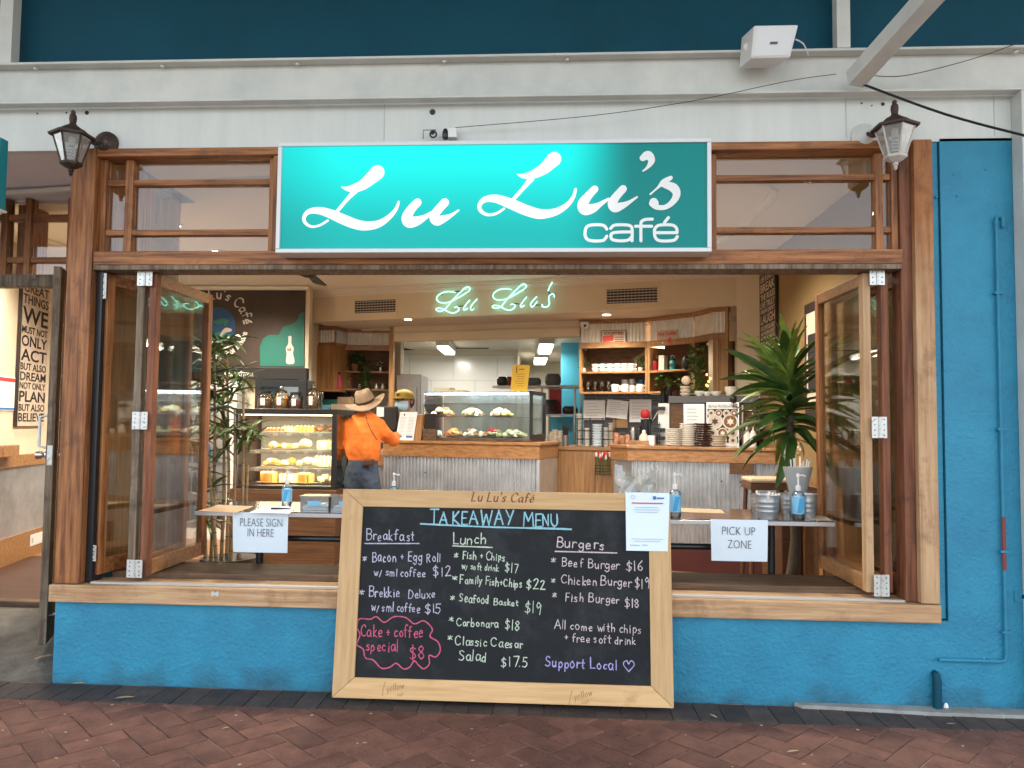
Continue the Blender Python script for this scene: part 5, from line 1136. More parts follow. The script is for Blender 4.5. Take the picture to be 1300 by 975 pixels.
MB(F_).box(0, .03, 0, .05, zs0-.02, zc1-.036).build('side', M_['oakz'], sh)
MB(F_).box(.03, Lc, .25, .27, zs0, zc1-.036).build('back_panel', M_['oakd'], sh)
F_, Le = frame_between(pD, pE)
MB(F_).box(0, Le+.02, -.008, .03, zc1-.04, zc1+.035).build('top_rail', M_['oakx'], sh, bevel=.003); MB(F_).box(0, Le+.02, -.01, .10, TOPZ-.045, TOPZ).build('cornice_strip', M_['oakx'], sh); MB(F_).corr(0, Le, .012, zc1+.035, TOPZ-.046, .042, .007).build('corrugated_panel', M_['iron_l'], sh, smooth=2)
MB(F_).box(0, Le*.45, 0, .25, zs0-.02, zc1-.041).build('end_panel', M_['oakz'], sh, bevel=.002); MB(F_).box(Le*.46, Le, .004, .25, zs0-.02, zc1-.041).build('end_panel', M_['oakz'], sh, bevel=.002)
MB(F_).box(Le, Le+.03, -.012, .03, zs0-.02, TOPZ).build('post', M_['oakz'], sh)
def onF(F, px, py, w): return F.px(px, py, w)
def item(F, name, label, cat, px, wd, group=None, w=.12, z=None, py=470, prof=None, m='porcelain', n=14):
    u = F.px(px, py, w)[0]; o = MB(F).lathe(prof, u, w, z, n).build(name, M_[m], smooth=True); return tag(o, label, cat, group)
KB = FSa.px(760, 470, .12); pm = 975/(FSa.at(KB[0], .12, 0)-CAM).dot(_f)     # px per metre there
names6 = ['leftmost of the six double-stacked white cups on the upper shelf', 'second from left of the six double-stacked white cups', 'third from left of the six double-stacked white cups', 'fourth from left of the six double-stacked white cups', 'fifth from left of the six double-stacked white cups', 'rightmost of the six double-stacked white cups on the upper shelf']
for k, px in enumerate((755, 764.5, 774, 783.5, 793, 802)):
    u = FSa.px(px, 465, .10)[0]
    t = thing('cup_stack', names6[k], 'cups', FSa.at(u, .10, zsm), 0, 'stacked white cups on the shelf'); s_ = 1/pm*4.1
    for j in range(2):
        z = zsm+.0005+j*.048
        MB(FSa).lathe([(s_*.6, 0), (s_*.75, .006), (s_, .03), (s_*1.02, .046), (s_*.93, .045), (s_*.85, .03), (s_*.3, .012)], u, .10, z, 14).build('cup', M_['porcelain'], t, smooth=True)
        h_ = MB(FSa); h_.tube([(u+s_*.9, .09, z+.038), (u+s_*1.5, .085, z+.035), (u+s_*1.5, .085, z+.018), (u+s_*.85, .09, z+.012)], .005, 5); h_.build('cup_handle', M_['porcelain'], t, smooth=True)
zlow = zs0+.0245
def glassp(h, r): return [(r*.7, 0), (r*.7, .004), (r*.3, .012), (r*.3, .03), (r*.85, .05), (r, h*.6), (r*.92, h), (r*.88, h), (r*.95, h*.6), (r*.8, .055), (r*.1, .04)]
for k, (px, l_) in enumerate(((738, 'leftmost stemmed glass on the lower shelf'), (747, 'second stemmed glass on the lower shelf'), (756, 'third stemmed glass on the lower shelf'), (764.5, 'fourth stemmed glass on the lower shelf'), (773, 'fifth stemmed glass, next to the white mugs'))): item(FSa, 'glass', l_, 'glass', px, 0, 'glasses on the lower shelf', .10, zlow, prof=glassp(.125, .032), m='jarglass')
def mug(px, label, h=.085, r=.040, F=FSa, w=.10, z=zlow, m='porcelain', side=1):
    u = F.px(px, 490, w)[0]; t = thing('mug', label, 'mug', F.at(u, w, z)); MB(F).lathe([(r*.9, 0), (r, .01), (r, h), (r*.92, h), (r*.9, .015), (r*.1, .014)], u, w, z+.0005, 16).build('mug_body', M_[m], t, smooth=True)
    MB(F).tube([(u+side*r*.95, w-.01, z+h*.82), (u+side*r*1.6, w-.015, z+h*.7), (u+side*r*1.6, w-.015, z+h*.3), (u+side*r*.95, w-.01, z+h*.2)], .006, 6).build('mug_handle', M_[m], t, smooth=True); return t
mug(781, 'white mug with faint print right of the glasses on the lower shelf', .09, .044); mug(794, 'white jug-shaped mug, second of the lower shelf, handle to the left', .09, .042, side=-1); mug(803, 'small white mug, third on the lower shelf', .075, .034); mug(813, 'white mug in front of the blue tin, rightmost on the lower shelf', .09, .043)
mug(793, 'white mug standing behind and above the jug-shaped mug', .15, .036, w=.19); mug(802, 'tall white mug behind the small third mug', .155, .036, w=.20)
item(FSa, 'tin', 'dark blue tin behind the rightmost white mug', 'tin', 814, 0, None, .21, zlow, prof=[(.042, 0), (.042, .15), (.03, .155)], m='blueink')
def leafclump(name, label, F, u, w, z, r, h, n, m='leaf', pot=None, l=.06, seed=1, droop=0.0, cat='plant'):
    t = thing(name, label, cat, F.at(u, w, z)); rnd = random.Random(seed)
    if pot: MB(F).lathe([(pot[0]*.75, 0), (pot[0], pot[1]), (pot[0]*.9, pot[1]), (.01, pot[1]-.01)], u, w, z+.0005, 14).build('pot', M_[pot[2]], t, smooth=True)
    zb_ = z+(pot[1] if pot else .0); mb = MB(F)
    for i in range(n):
        a = rnd.uniform(0, 6.28); rr = r*rnd.random()**.5; hh = h*rnd.random(); c = Vector((u+rr*math.cos(a), w+rr*.6*math.sin(a), zb_+hh-droop*rr/r*h)); d = Vector((math.cos(a)+rnd.uniform(-.5, .5), math.sin(a), rnd.uniform(-.6, .9))).normalized(); s_ = d.cross(Vector((rnd.uniform(-1, 1), rnd.uniform(-1, 1), 1))).normalized()*l*.28
        e_ = c+d*l; m_ = c+d*l*.5; mb.add([c, m_+s_, e_, m_-s_], [(0, 1, 2, 3)])
    if n: tag(mb.build('leaves', M_[m], t), kind='stuff')
    mb = MB(F)
    for i in range(max(4, n//12)):
        a = rnd.uniform(0, 6.28); mb.tube([(u, w, zb_-.01), (u+r*.4*math.cos(a), w+r*.25*math.sin(a), zb_+h*.5), (u+r*.8*math.cos(a), w+r*.5*math.sin(a), zb_+h*.8)], .003, 4)
    mb.build('stems', M_['bam'], t); return t
leafclump('potted_herb', 'small pale herb left of the white cups on the upper shelf', FSa, FSa.px(741, 460, .12)[0], .12, zsm, .05, .12, 60, 'bam', (.03, .05, 'porcelain'), .035, 3)
leafclump('potted_herb', 'small pale herb right of the white cups on the upper shelf', FSa, FSa.px(813, 460, .14)[0], .14, zsm, .06, .14, 80, 'bam', (.03, .05, 'porcelain'), .035, 4)
# canisters on the middle bay
def canister(px, m, label, h, r):
    u = FSb.px(px, 460, .10)[0]; t = thing('canister', label, 'canister', FSb.at(u, .10, zsm)); z = zsm+.0006
    if m == 'mcream': MB(FSb).box(u-r, u+r, .07, .14, z, z+h).build('carton', M_[m], t, bevel=.002); MB(FSb).box(u-r*.6, u+r*.5, .0685, .0697, z+h*.45, z+h*.5).build('print', M_['greyink2'], t)
    else:
        MB(FSb).lathe([(r, 0), (r, h*.62), (r*.9, h*.66)], u, .10, z, 16).build('canister_body', M_[m], t, smooth=True); MB(FSb).lathe([(r*.85, h*.66), (r*.85, h*.8), (r*.3, h*.82)], u, .10, z, 14).build('lid', M_['black'], t, smooth=True)
        MB(FSb).tube([(u-r*.7, .10, z+h*.78), (u-r*.6, .10, z+h), (u+r*.6, .10, z+h), (u+r*.7, .10, z+h*.78)], .006, 6).build('bail_handle', M_['steel'], t); MB(FSb).box(u-r*.5, u+r*.5, .10-r*1.02, .10-r*.9, z+h*.22, z+h*.45).build('label_patch', M_['pink' if m == 'red' else 'ink'], t)
canister(831, 'red', 'red canister with wire handle on the upper shelf', .175, .040); canister(841.5, 'mcream', 'cream carton standing between the red and aqua canisters', .175, .038); canister(854, 'aqua', 'aqua canister with wire handle on the upper shelf', .165, .036)
u = FSb.px(873, 460, -.02)[0]; tag(MB(FSb).ball((u, -.05, FSb.px(873, 460, -.05)[1]), .05, .04, .085, 14, 8).build('dark_hat', M_['black'], smooth=True), 'dark cap hanging on the shelf edge right of the aqua canister', 'hat')
leafclump('potted_plant', 'dark leafy plant on the lower shelf behind the coffee gear', FSb, FSb.px(850, 490, .12)[0], .12, zlow, .16, .14, 120, 'leaf', (.04, .05, 'black'), .05, 5)
leafclump('flower_vase', 'white blossoms in a slim vase at the left of the middle shelf bay', FSb, FSb.px(829, 490, .10)[0], .10, zlow, .035, .12, 30, 'porcelain', (.02, .06, 'jarglass'), .03, 6)
# trailing plant on the corner bay
u = FSb.px(889, 440, -.05)[0]
leafclump('trailing_plant', 'ivy trailing down the corner of the right shelves', FSb, u, -.12, FSb.px(889, 500, -.1)[1], .07, .50, 240, 'leaf', None, .06, 8)
F_, Lc = frame_between(pC, pD)
mb = MB(F_)
for k in range(7): mb.ball((random.uniform(.05, Lc), .10, FSb.px(889, 496-random.uniform(0, 22), -.1)[1]), .012, .012, .014, 6, 4)
tag(mb.build('fairy_lights', M_['amber'], smooth=True), 'amber glowing string lights beneath the trailing ivy', 'string lights')
# tin signs
def tinsign(F, px0, px1, py0, py1, w, label, kind):
    a0, a1, c0, c1 = F.r4(px0, px1, py0, py1, w); t = thing('tin_sign', label, 'sign', F.at((a0+a1)/2, w, c0)); MB(F).box(a0, a1, w, w+.008, c0, c1).build('plate', M_['poster' if kind else 'poster_b'], t, bevel=.002); W_, H_ = a1-a0, c1-c0
    if not kind:
        MB(F).box(a0+.008, a1-.008, w-.0015, w-.0003, c0+.008, c1-.008).build('ground', M_['poster'], t); MB(F).prism([(a0+.02, c0+H_*.2), (a0+W_*.5, c0+H_*.28), (a0+W_*.5, c0+H_*.68), (a0+.02, c0+H_*.6)], w-.003, w-.0018).build('red_panel', M_['redink'], t)
        print_text('COFFEE', F, a0+W_*.12, c1-H_*.30, H_*.26, M_['brand'], t, w-.0035, width=W_*.78, weight=.002)
        for k in range(3): MB(F).box(a0+W_*.55, a1-W_*.1, w-.003, w-.0018, c0+H_*(.2+.14*k), c0+H_*(.26+.14*k)).build('print', M_['brand'], t)
    else:
        print_text('Hot Coffee', F, a0+W_*.08, c1-H_*.36, H_*.34, M_['redink'], t, w-.002, width=W_*.84, weight=.0015); MB(F).lathe([(.020, 0), (.028, .01), (.020, .05), (.012, .06), (.014, .066)], a0+W_*.62, w-.004, c0+.008, 10, ey=.1).build('pot_print', M_['redink'], t); MB(F).lathe([(.012, 0), (.017, .02)], a0+W_*.28, w-.004, c0+.008, 10, ey=.1).build('cup_print', M_['porcelain'], t)
tinsign(FSa, 763, 795, 419, 438, .005, 'old tin sign with red panel on the corrugated strip, left of two', 0)
tinsign(FSb, 834, 861, 419, 437, .005, 'cream Hot Coffee tin sign on the corrugated strip, right of two', 1)
a0, c0 = FSa.px(742, 414, -.06); t = thing('security_camera', 'white dome camera at the corner above the shelves', 'camera', FSa.at(a0, -.06, c0))
MB(FSa).lathe([(.055, 0), (.055, -.03), (.045, -.055), (.02, -.075)], a0, -.06, c0+.045, 14).build('dome', M_['white_p'], t, smooth=True); MB(FSa).ball((a0+.015, -.10, c0), .018, .02, .018, 8, 5).build('lens', M_['black'], t, smooth=True)
MB(FSa).box(a0-.05, a0-.03, -.01, .0, zs1+.04, TOPZ-.05).build('conduit', M_['white_p'], t)
# slate mosaic strip and papers under the shelves
tl = struct(MB(FS).box(FS.px(736, 505)[0], FS.px(905, 505)[0], .20, .339, FZ+.9, zs0-.001).build('splashback', M_['grout']))
r_ = random.Random(3); a = FS.px(737, 505)[0]; b = FS.px(842, 505)[0]
for j in range(3):
    x = a-.05*j
    while x < b:
        l_ = r_.uniform(.12, .22); MB(FS).box(max(a, x)+.003, x+l_-.003, .185+.006*r_.random(), .199, zs0-.03*(j+1)+.002, zs0-.03*j-.002).build('slate_tile', M_['ktile'], tl); x += l_
MB(FS).box(a, FS.px(905, 505)[0], .193, .1995, FZ+.9, zs0-.095).build('lower_splash', M_['ktile'], tl)
def sheet(F, name, label, cat, px0, px1, py0, py1, w, m='paper', rows=6, rot=0.0, ink='greyink2', head=None, frame=None):
    a0, a1, c0, c1 = F.r4(px0, px1, py0, py1, w); cx_, cz_ = (a0+a1)/2, (c0+c1)/2; W_, H_ = a1-a0, c1-c0
    Mx = F.M @ Matrix.Translation((cx_, w, cz_)) @ Matrix.Rotation(rot, 4, 'Y')
    t = thing(name, label, cat, F.at(cx_, w, c0)); MB(Mx).box(-W_/2, W_/2, 0, .003, -H_/2, H_/2).build('sheet', M_[m], t)
    if frame: MB(Mx).box(-W_/2-.008, W_/2+.008, .0035, .012, -H_/2-.008, H_/2+.008).build('frame', M_[frame], t)
    mb = MB(Mx); r_ = random.Random(int(px0))
    for k in range(rows):
        z = H_/2-H_*(k+1.2)/(rows+1.6); mb.box(-W_*.38, -W_*.38+W_*.76*r_.uniform(.45, 1), -.0012, -.0002, z-H_*.012, z+H_*.012)
    if rows: mb.build('print', M_[ink], t)
    return t, Mx, W_, H_
sheet(FS, 'paper_notice', 'white paper notice taped under the shelves, left of three', 'notice', 741, 768, 508, 533, .17, rows=5)
sheet(FS, 'paper_notice', 'printed table notice hung slightly tilted, middle of three under the shelves', 'notice', 770, 797, 508, 531, .16, rows=7, rot=.10)
sheet(FS, 'paper_notice', 'large white paper notice under the shelves, right of three', 'notice', 799, 827, 507, 536, .17, rows=6)
sheet(FS, 'cork_board', 'small brown cork panel behind the tilted notice', 'board', 778, 797, 530, 543, .165, m='terracotta', rows=0)

# ================================================================== LEFT SHELVES
pL0, pL1, pL2, pL3 = onS(394, -.22), onS(424, -.22), onS(432, .02), onS(497, .30)
zq1 = FS.px(460, 440)[1]; zq0 = FS.px(460, 495)[1]; zqm = FS.px(460, 470)[1]
sl_ = thing('wall_shelves', 'honey timber cupboard and open shelves over the cake case, left of the kitchen opening', 'shelves', (pL2[0], pL2[1], zq0))
main_sh = sh; sh = sl_
FLa, La_ = bayS(pL2, pL3, zq0, zqm, zq1, .20)
F_, L_ = frame_between(pL0, pL1)
MB(F_).box(0, L_, 0, .5, zq0-.03, zq1-.002).build('cupboard_door', M_['oakz'], sl_, bevel=.003); MB(F_).box(-.0, L_+.02, -.012, .5, zq1, zq1+.04).build('top_rail', M_['oakx'], sl_, bevel=.003); MB(F_).corr(.0, L_, .015, zq1+.041, TOPZ-.046, .042, .008).build('corrugated_panel', M_['iron_l'], sl_, smooth=2); MB(F_).box(0, L_+.02, -.01, .5, TOPZ-.045, TOPZ).build('cornice_strip', M_['oakx'], sl_)
MB(F_).box(L_, L_+.012, .03, .5, zq1+.041, TOPZ-.046).build('side_panel', M_['iron'], sl_)
u = FLa.px(450, 465, .06)[0]; leafclump('potted_plant', 'dark leafy pot plant trailing from the upper left shelf', FLa, u, .10, zqm, .10, .12, 150, 'leaf', (.055, .10, 'terracotta'), .06, 11)
u = FLa.px(464, 478, -.02)[0]; leafclump('trailing_plant', 'dark trailing vine hanging between the left shelves', FLa, u, -.03, zq0-.02, .05, .42, 160, 'leaf', None, .06, 12)
u = FLa.px(483, 465, .10)[0]; leafclump('flower_vase', 'tiny vase with a pale flower, right of the upper left shelf', FLa, u, .08, zqm, .03, .07, 14, 'porcelain', (.025, .06, 'chrome'), .03, 13)
u = FLa.px(440, 480, .10)[0]; leafclump('flower_vase', 'small vase of pale blossoms on the lower left shelf', FLa, u, .08, zq0+.025, .05, .12, 22, 'mcream', (.02, .06, 'jarglass'), .035, 14)
for px, l_ in ((478, 'left of two small silvery owl ornaments on the lower left shelf'), (486, 'right of two small silvery owl ornaments on the lower left shelf')): item(FLa, 'ornament', l_, 'ornament', px, 0, None, .06, zq0+.025, prof=[(.02, 0), (.024, .02), (.016, .05), (.004, .075)], m='iron_l', n=10)
item(FLa, 'small_jar', 'small white lidded jar in the middle of the lower left shelf', 'jar', 457, 0, None, .05, zq0+.025, prof=[(.018, 0), (.02, .04), (.016, .045), (.016, .06)], m='porcelain')
F_, L_ = frame_between(pL1, pL2); u = L_*.5
t = thing('fire_extinguisher', 'small pink-red bottle standing beside the cupboard door', 'bottle', F_.at(u, -.03, zq0)); MB(F_).lathe([(.03, 0), (.032, .02), (.032, .15), (.015, .18), (.012, .2)], u, -.03, zq0-.0, 12).build('bottle_body', M_['pink'], t, smooth=True); MB(F_).box(u-.02, u+.02, -.045, -.015, zq0+.2, zq0+.225).build('cap', M_['black'], t)
MB(F_).box(-.01, L_+.01, -.06, .25, zq0-.03, zq0-.001).build('shelf', M_['oakx'], sl_); MB(F_).box(-.01, L_+.01, .06, .25, zq0, zq1).build('inner_side', M_['oakz'], sl_)
# things on the bench under the left shelves
for (px0, px1, py0, py1, w, m, nm, l_) in ((409, 440, 497, 507, .1, 'blackm', 'black_tray', 'dark patterned trays under the left shelves'), (408, 428, 507, 515, -.05, 'mgreen', 'green_packet', 'green packet behind the jars'), (428, 444, 504, 513, -.05, 'kraft', 'bread_basket', 'brown basket behind the person'), (408, 418, 514, 521, -.2, 'gel_l', 'blue_box', 'blue patterned box beside the glass jug'), (420, 446, 513, 521, -.25, 'poster', 'cream_box', 'cream printed box left of the hat')):
    a0, a1, c0, c1 = FS.r4(px0, px1, py0, py1, w); tag(MB(FS).box(a0, a1, w, w+.12, c0, c1).build(nm, M_[m], bevel=.006), l_, nm.split('_')[-1])
wall('bench_back', MB(FS).box(FS.px(392, 510)[0], uk0-.06, .05, .335, FZ, FS.px(440, 521, .05)[1]), 'oakd')
sh = main_sh
# ================================================================== COUNTER THINGS
CTZ = tz+.0005; RTZ = rz+.0005; BTZ = bz+.0005
# glass food display
a0, a1 = FC.px(538, 530, .12)[0], FC.px(672, 530, .12)[0]; dz1 = FC.px(605, 497.5, .12)[1]; D = .52; W0 = .12
fd = thing('food_display', 'glass food display with plates of food and cool light, standing on the middle counter', 'display case', FC.at((a0+a1)/2, .35, CTZ))
zb0 = CTZ; MB(FC).box(a0-.05, a1+.02, W0-.02, W0+D, zb0, zb0+.03).build('base', M_['darkx'], fd, bevel=.003)
MB(FC).box(a0, a1, W0, W0+.006, zb0+.031, dz1-.012).build('front_glass', M_['glass_c'], fd)
MB(FC).box(a0, a0+.006, W0+.007, W0+D-.01, zb0+.031, dz1-.012).build('side_glass', M_['glass_c'], fd)
MB(FC).box(a0, a1, W0, W0+D, dz1-.011, dz1).build('top_glass', M_['glass_c'], fd)
MB(FC).box(a0+.02, a1-.02, W0+.01, W0+.03, dz1-.028, dz1-.0125).build('strip_light', M_['lit_b'], fd); area('case_light', FC.at((a0+a1)/2, W0+.06, dz1-.04), a1-a0-.1, .03, 2.6, (.72, .92, 1), (0, 0, math.radians(ANG)))
for nm, b in (('frame_bar', (a1+.001, a1+.03, W0-.005, W0+.03, zb0+.03, dz1+.01)), ('frame_bar', (a1+.001, a1+.03, W0+D-.04, W0+D, zb0+.03, dz1+.01)), ('frame_bar', (a1+.001, a1+.03, W0+.031, W0+D-.041, dz1-.03, dz1+.01)), ('frame_bar', (a1+.001, a1+.03, W0+.031, W0+D-.041, zb0+.0301, zb0+.08))):
    MB(FC).box(*b).build(nm, M_['black'], fd, bevel=.003)
MB(FC).box(a0-.004, a0+.006, W0-.004, W0+.012, zb0+.03, dz1).build('edge_strip', M_['chrome'], fd)
MB(FC).box(a0+.01, a1-.01, W0+D-.012, W0+D-.006, zb0+.031, dz1-.012).build('rear_door', M_['glass_l'], fd)
MB(FC).box(a0+.007, a1-.002, W0+.01, W0+D-.013, zb0+.031, zb0+.036).build('deck', M_['steel'], fd)
shz = FC.px(600, 529, .3)[1]; MB(FC).box(a0+.01, a1-.003, W0+.10, W0+D-.02, shz-.005, shz).build('glass_shelf', M_['glass_c'], fd); MB(FC).box(a0+.01, a1-.003, W0+.096, W0+.0995, shz-.006, shz+.001).build('shelf_edge', M_['chrome'], fd)
shz2 = FC.px(600, 512, .3)[1]; MB(FC).box(a0+.01, a1-.003, W0+.16, W0+D-.02, shz2-.005, shz2).build('glass_shelf', M_['glass_c'], fd); MB(FC).box(a0+.01, a1-.003, W0+.156, W0+.1595, shz2-.006, shz2+.001).build('shelf_edge', M_['chrome'], fd)
def foodpile(F, name, label, cat, u, w, z, rx, rz_, mats, n, seed, plate='steel', pr=None, s=.035, grp=None):
    rnd = random.Random(seed); pr = pr or rx*1.2; t = thing(name, label, cat, F.at(u, w, z), 0, grp)
    MB(F).lathe([(pr*.5, 0), (pr*.98, .010), (pr, .014), (pr*.6, .006)], u, w, z+.0006, 18, ey=.7).build('plate', M_[plate], t, smooth=True)
    for k in range(n):
        a = rnd.uniform(0, 6.28); r = rx*rnd.random()**.5; h = (1-(r/rx)**1.6)*rz_*rnd.uniform(.6, 1); q = s*rnd.uniform(.7, 1.25)
        mb = MB(F); c_ = (u+r*math.cos(a), w+r*.55*math.sin(a), z+.012+h*.6+q*.3)
        mb.ball(c_, q, q*.8, q*rnd.uniform(.5, .8), 7, 4)
        mb.v = [v+Vector((rnd.uniform(-.1, .1), rnd.uniform(-.1, .1), rnd.uniform(-.12, .12)))*q for v in mb.v]; mb.build('food', M_[rnd.choice(mats)], t, smooth=True)
    return t
fp = [(562, 0, .30, 'wide plate of mixed sandwiches at the left of the upper glass shelf', ['cakew', 'cakeb', 'cakec'], shz, .12), (600, 0, .34, 'plate of filled rolls in the middle of the upper glass shelf', ['cakeb', 'green_s', 'cakew'], shz, .12), (636, 0, .30, 'plate of wraps at the right of the upper glass shelf', ['cakew', 'green_s', 'cakec'], shz, .12),
      (550, 0, .20, 'covered tray of pale rolls at the lower left of the food display', ['cakew', 'straw'], zb0+.037, .09), (576, 0, .24, 'brown dish of pies on the display floor', ['cakeb', 'cakec'], zb0+.037, .10), (602, 0, .22, 'foil tray in the middle of the display floor', ['cakew', 'cakeb'], zb0+.037, .10), (626, 0, .26, 'bowl of mixed salad on the display floor', ['green_s', 'red', 'green_s'], zb0+.037, .10), (652, 0, .24, 'long tray of green salad rolls at the right of the display floor', ['green_s', 'cakew', 'green_s'], zb0+.037, .12)]
for k, (px, _, w_, l_, ms, z_, rx) in enumerate(fp):
    uu = FC.px(px, 540, w_)[0]; foodpile(FC, 'food_plate', l_, 'food', uu, w_, z_, rx, .13 if z_ == shz else .12, ms, 44, k+1, s=.030)
# notice on the display, dishes on its top
uu, vv = FC.px(660, 497, .14); wy = .14
yc = thing('price_card', 'gold price card standing on the food display', 'card', FC.at(uu, wy, dz1)); q = [FC.px(*p_, wy) for p_ in ((648, 496), (669, 497), (673, 464), (651, 462.5))]
MB(FC).prism(q, wy, wy+.004).build('card', M_['yell'], yc); mb = MB(FC); a_ = lerp(q[3], q[2], .2); mb.box(a_[0], a_[0]+.012, wy-.001, wy-.0002, a_[1]-.085, a_[1]-.02)
for k in range(6):
    g = lerp(lerp(q[3], q[0], .35+.09*k), lerp(q[2], q[1], .35+.09*k), .5); mb.box(g[0]-.05+.01*(k % 3), g[0]+.05-.008*(k % 2), wy-.001, wy-.0002, g[1]-.002, g[1]+.002)
mb.box(a_[0]+.03, a_[0]+.09, wy-.001, wy-.0002, a_[1]-.055, a_[1]-.045); mb.build('print', M_['brand'], yc)
for px0, px1, l_ in ((553, 573, 'flat stack of pale lids on top of the food display, left of two'), (574, 592, 'thinner stack of pale lids on top of the food display, right of two')):
    a, b = FC.px(px0, 494, .25)[0], FC.px(px1, 494, .25)[0]; h = .055 if px0 < 560 else .025; tag(MB(FC).box(a, b, .2, .36, dz1+.001, dz1+h).build('lid_stack', M_['cream'], bevel=.006), l_, 'lids')
# menu stand and box by the till
q = [FC.px(*p_, .05) for p_ in ((502, 559.5), (524.5, 560), (530, 524), (508, 524))]; zq = min(q[0][1], q[1][1]); q = [(a, b-zq+CTZ) for a, b in q]
ms = thing('menu_stand', 'white printed menu in a stand beside the till', 'menu', FC.at(q[0][0], .06, CTZ)); MB(FC).prism(q, .05, .054).build('sheet', M_['paper'], ms)
mb = MB(FC)
for k in range(14):
    a, b = lerp(q[3], q[0], .2+.05*k), lerp(q[2], q[1], .2+.05*k); mb.box(a[0]+.018, (a[0]+b[0])/2-.012-.012*(k % 3), .0485, .0497, a[1]-.0022, a[1]+.0022); mb.box((a[0]+b[0])/2+.012, b[0]-.02-.01*(k % 2), .0485, .0497, a[1]-.0022, a[1]+.0022)
mb.build('print', M_['greyink2'], ms)
a = lerp(q[3], q[0], .1); mb = MB(FC).box(a[0]+.05, a[0]+.065, .0485, .0497, a[1]-.01, a[1]+.01); mb.build('logo', M_['ink'], ms); a = lerp(q[2], q[1], .88); MB(FC).box(a[0]-.09, a[0]-.015, .0484, .0498, a[1]-.01, a[1]+.012).build('blue_panel', M_['blueink'], ms)
a0, a1, c0, c1 = FC.r4(527, 538, 526, 559, .09); tag(MB(FC).prism([(a0-.03, CTZ), (a1-.02, CTZ), (a1+.01, c1), (a0+.02, c1)], .06, .12).build('card_holder', M_['oakz'], bevel=.003), 'upright timber block holding the menu beside the food display', 'stand')
a0, a1, c0, c1 = FC.r4(476, 503, 516, 560, .35); ti = thing('till', 'black till screen seen from behind, between the person in orange and the staff member', 'till', FC.at((a0+a1)/2, .38, CTZ))
MB(FC).box(a0, a1, .35, .40, CTZ+.10, c1).build('screen', M_['black'], ti, bevel=.01); MB(FC).box((a0+a1)/2-.05, (a0+a1)/2+.05, .41, .47, CTZ, CTZ+.2).build('foot', M_['black'], ti)
a0, a1, c0, c1 = FC.r4(478, 487, 517, 529, .34); tag(MB(FC).box(a0, a1, .342, .3495, c0, c1).build('till_notice', M_['paper']), 'small white paper stuck on the back of the black till', 'notice')
a0, a1, c0, c1 = FC.r4(539, 553, 525, 541, .07); tag(MB(FC).box(a0, a1, .08, .10, CTZ+.12, c1).build('eftpos_screen', M_['black'], bevel=.004), 'small dark screen in front of the food display glass', 'screen')
o_ = MB(FC).box(a0-.02, a1+.01, .07, .11, CTZ, CTZ+.119).build('wood_block', M_['darkx'], bevel=.003); tag(o_, 'small brown box under the dark screen by the menu', 'box')
a0, a1, c0, c1 = FC.r4(666, 671, 545, 562, .06)
# shelf over the pass with pans, plates and cups
FK = Frame((0, 5.6, 0), ANG); a0, a1 = FK.px(625, 490)[0], FK.px(742, 490)[0]; kz = FK.px(690, 489)[1]
ksf = thing('steel_shelf', 'steel shelf unit at the right of the kitchen carrying pans and plates', 'shelf', FK.at((a0+a1)/2, .2, FZ))
MB(FK).box(a0, a1, 0, .4, kz-.03, kz).build('shelf_plate', M_['steel'], ksf, bevel=.003); k2_ = FK.px(700, 525.5)[1]; a2 = FK.px(686, 520)[0]; MB(FK).box(a2, a1, 0, .4, k2_-.02, k2_).build('shelf_plate', M_['steel'], ksf)
k3_ = FK.px(700, 568)[1]; MB(FK).box(a2, a1, 0, .4, k3_-.02, k3_).build('shelf_plate', M_['steel'], ksf)
for uu in (a2, FK.px(728, 520)[0]): 
    for ww in (.01, .37): MB(FK).box(uu, uu+.025, ww, ww+.025, FZ, kz-.031).build('leg', M_['steel'], ksf)
def bowl(F, name, label, cat, px, r, h, w, z, m, n=16): return tag(MB(F).lathe([(r*.8, 0), (r, h*.25), (r, h*.7), (r*.75, h), (.01, h*1.03)], F.px(px, 480, w)[0], w, z+.0008, n).build(name, M_[m], smooth=True), label, cat)
bowl(FK, 'pan', 'black pot at the left end of the kitchen steel shelf', 'pan', 638, .075, .12, .1, kz, 'black'); bowl(FK, 'pan', 'dark red pot behind the black pot on the kitchen steel shelf', 'pan', 645, .08, .13, .26, kz, 'red'); bowl(FK, 'pan', 'low grey pan just right of the gold card', 'pan', 678, .095, .10, .1, kz, 'grey_pan'); bowl(FK, 'pan', 'taller grey stack of pans at the right of the kitchen shelf', 'pan', 702, .105, .15, .1, kz, 'grey_pan')
t = thing('plate_stack', 'tall stack of grey plates on the lower kitchen shelf', 'plates', FK.at(FK.px(699, 515, .12)[0], .12, k2_)); uu = FK.px(699, 515, .12)[0]
for k in range(9): MB(FK).lathe([(.06, 0), (.12, .012), (.122, .016), (.06, .008)], uu, .12, k2_+.001+k*.021, 18).build('plate', M_['grey_pan'], t, smooth=True)
bowl(FK, 'pan', 'black bowl right of the grey plate stack', 'bowl', 724, .10, .10, .12, k2_, 'black')
a0, a1, c0, c1 = FK.r4(698, 713, 494, 506, .35); tag(MB(FK).box(a0, a1, .33, .36, k2_+.001, c1).build('red_packet', M_['red'], bevel=.003), 'red packet behind the grey plate stack', 'packet')
a0 = FK.px(697, 548, .5)[0]; a1 = FK.px(727, 548, .5)[0]; c0, c1 = FK.px(712, 548, .5)[1], FK.px(712, 529, .5)[1]
tag(MB(FK).box(a0, a1, .5, .52, c0, c1).build('blue_tray', M_['kblue'], bevel=.003), 'pale blue tray standing behind the paper cups in the kitchen', 'tray')
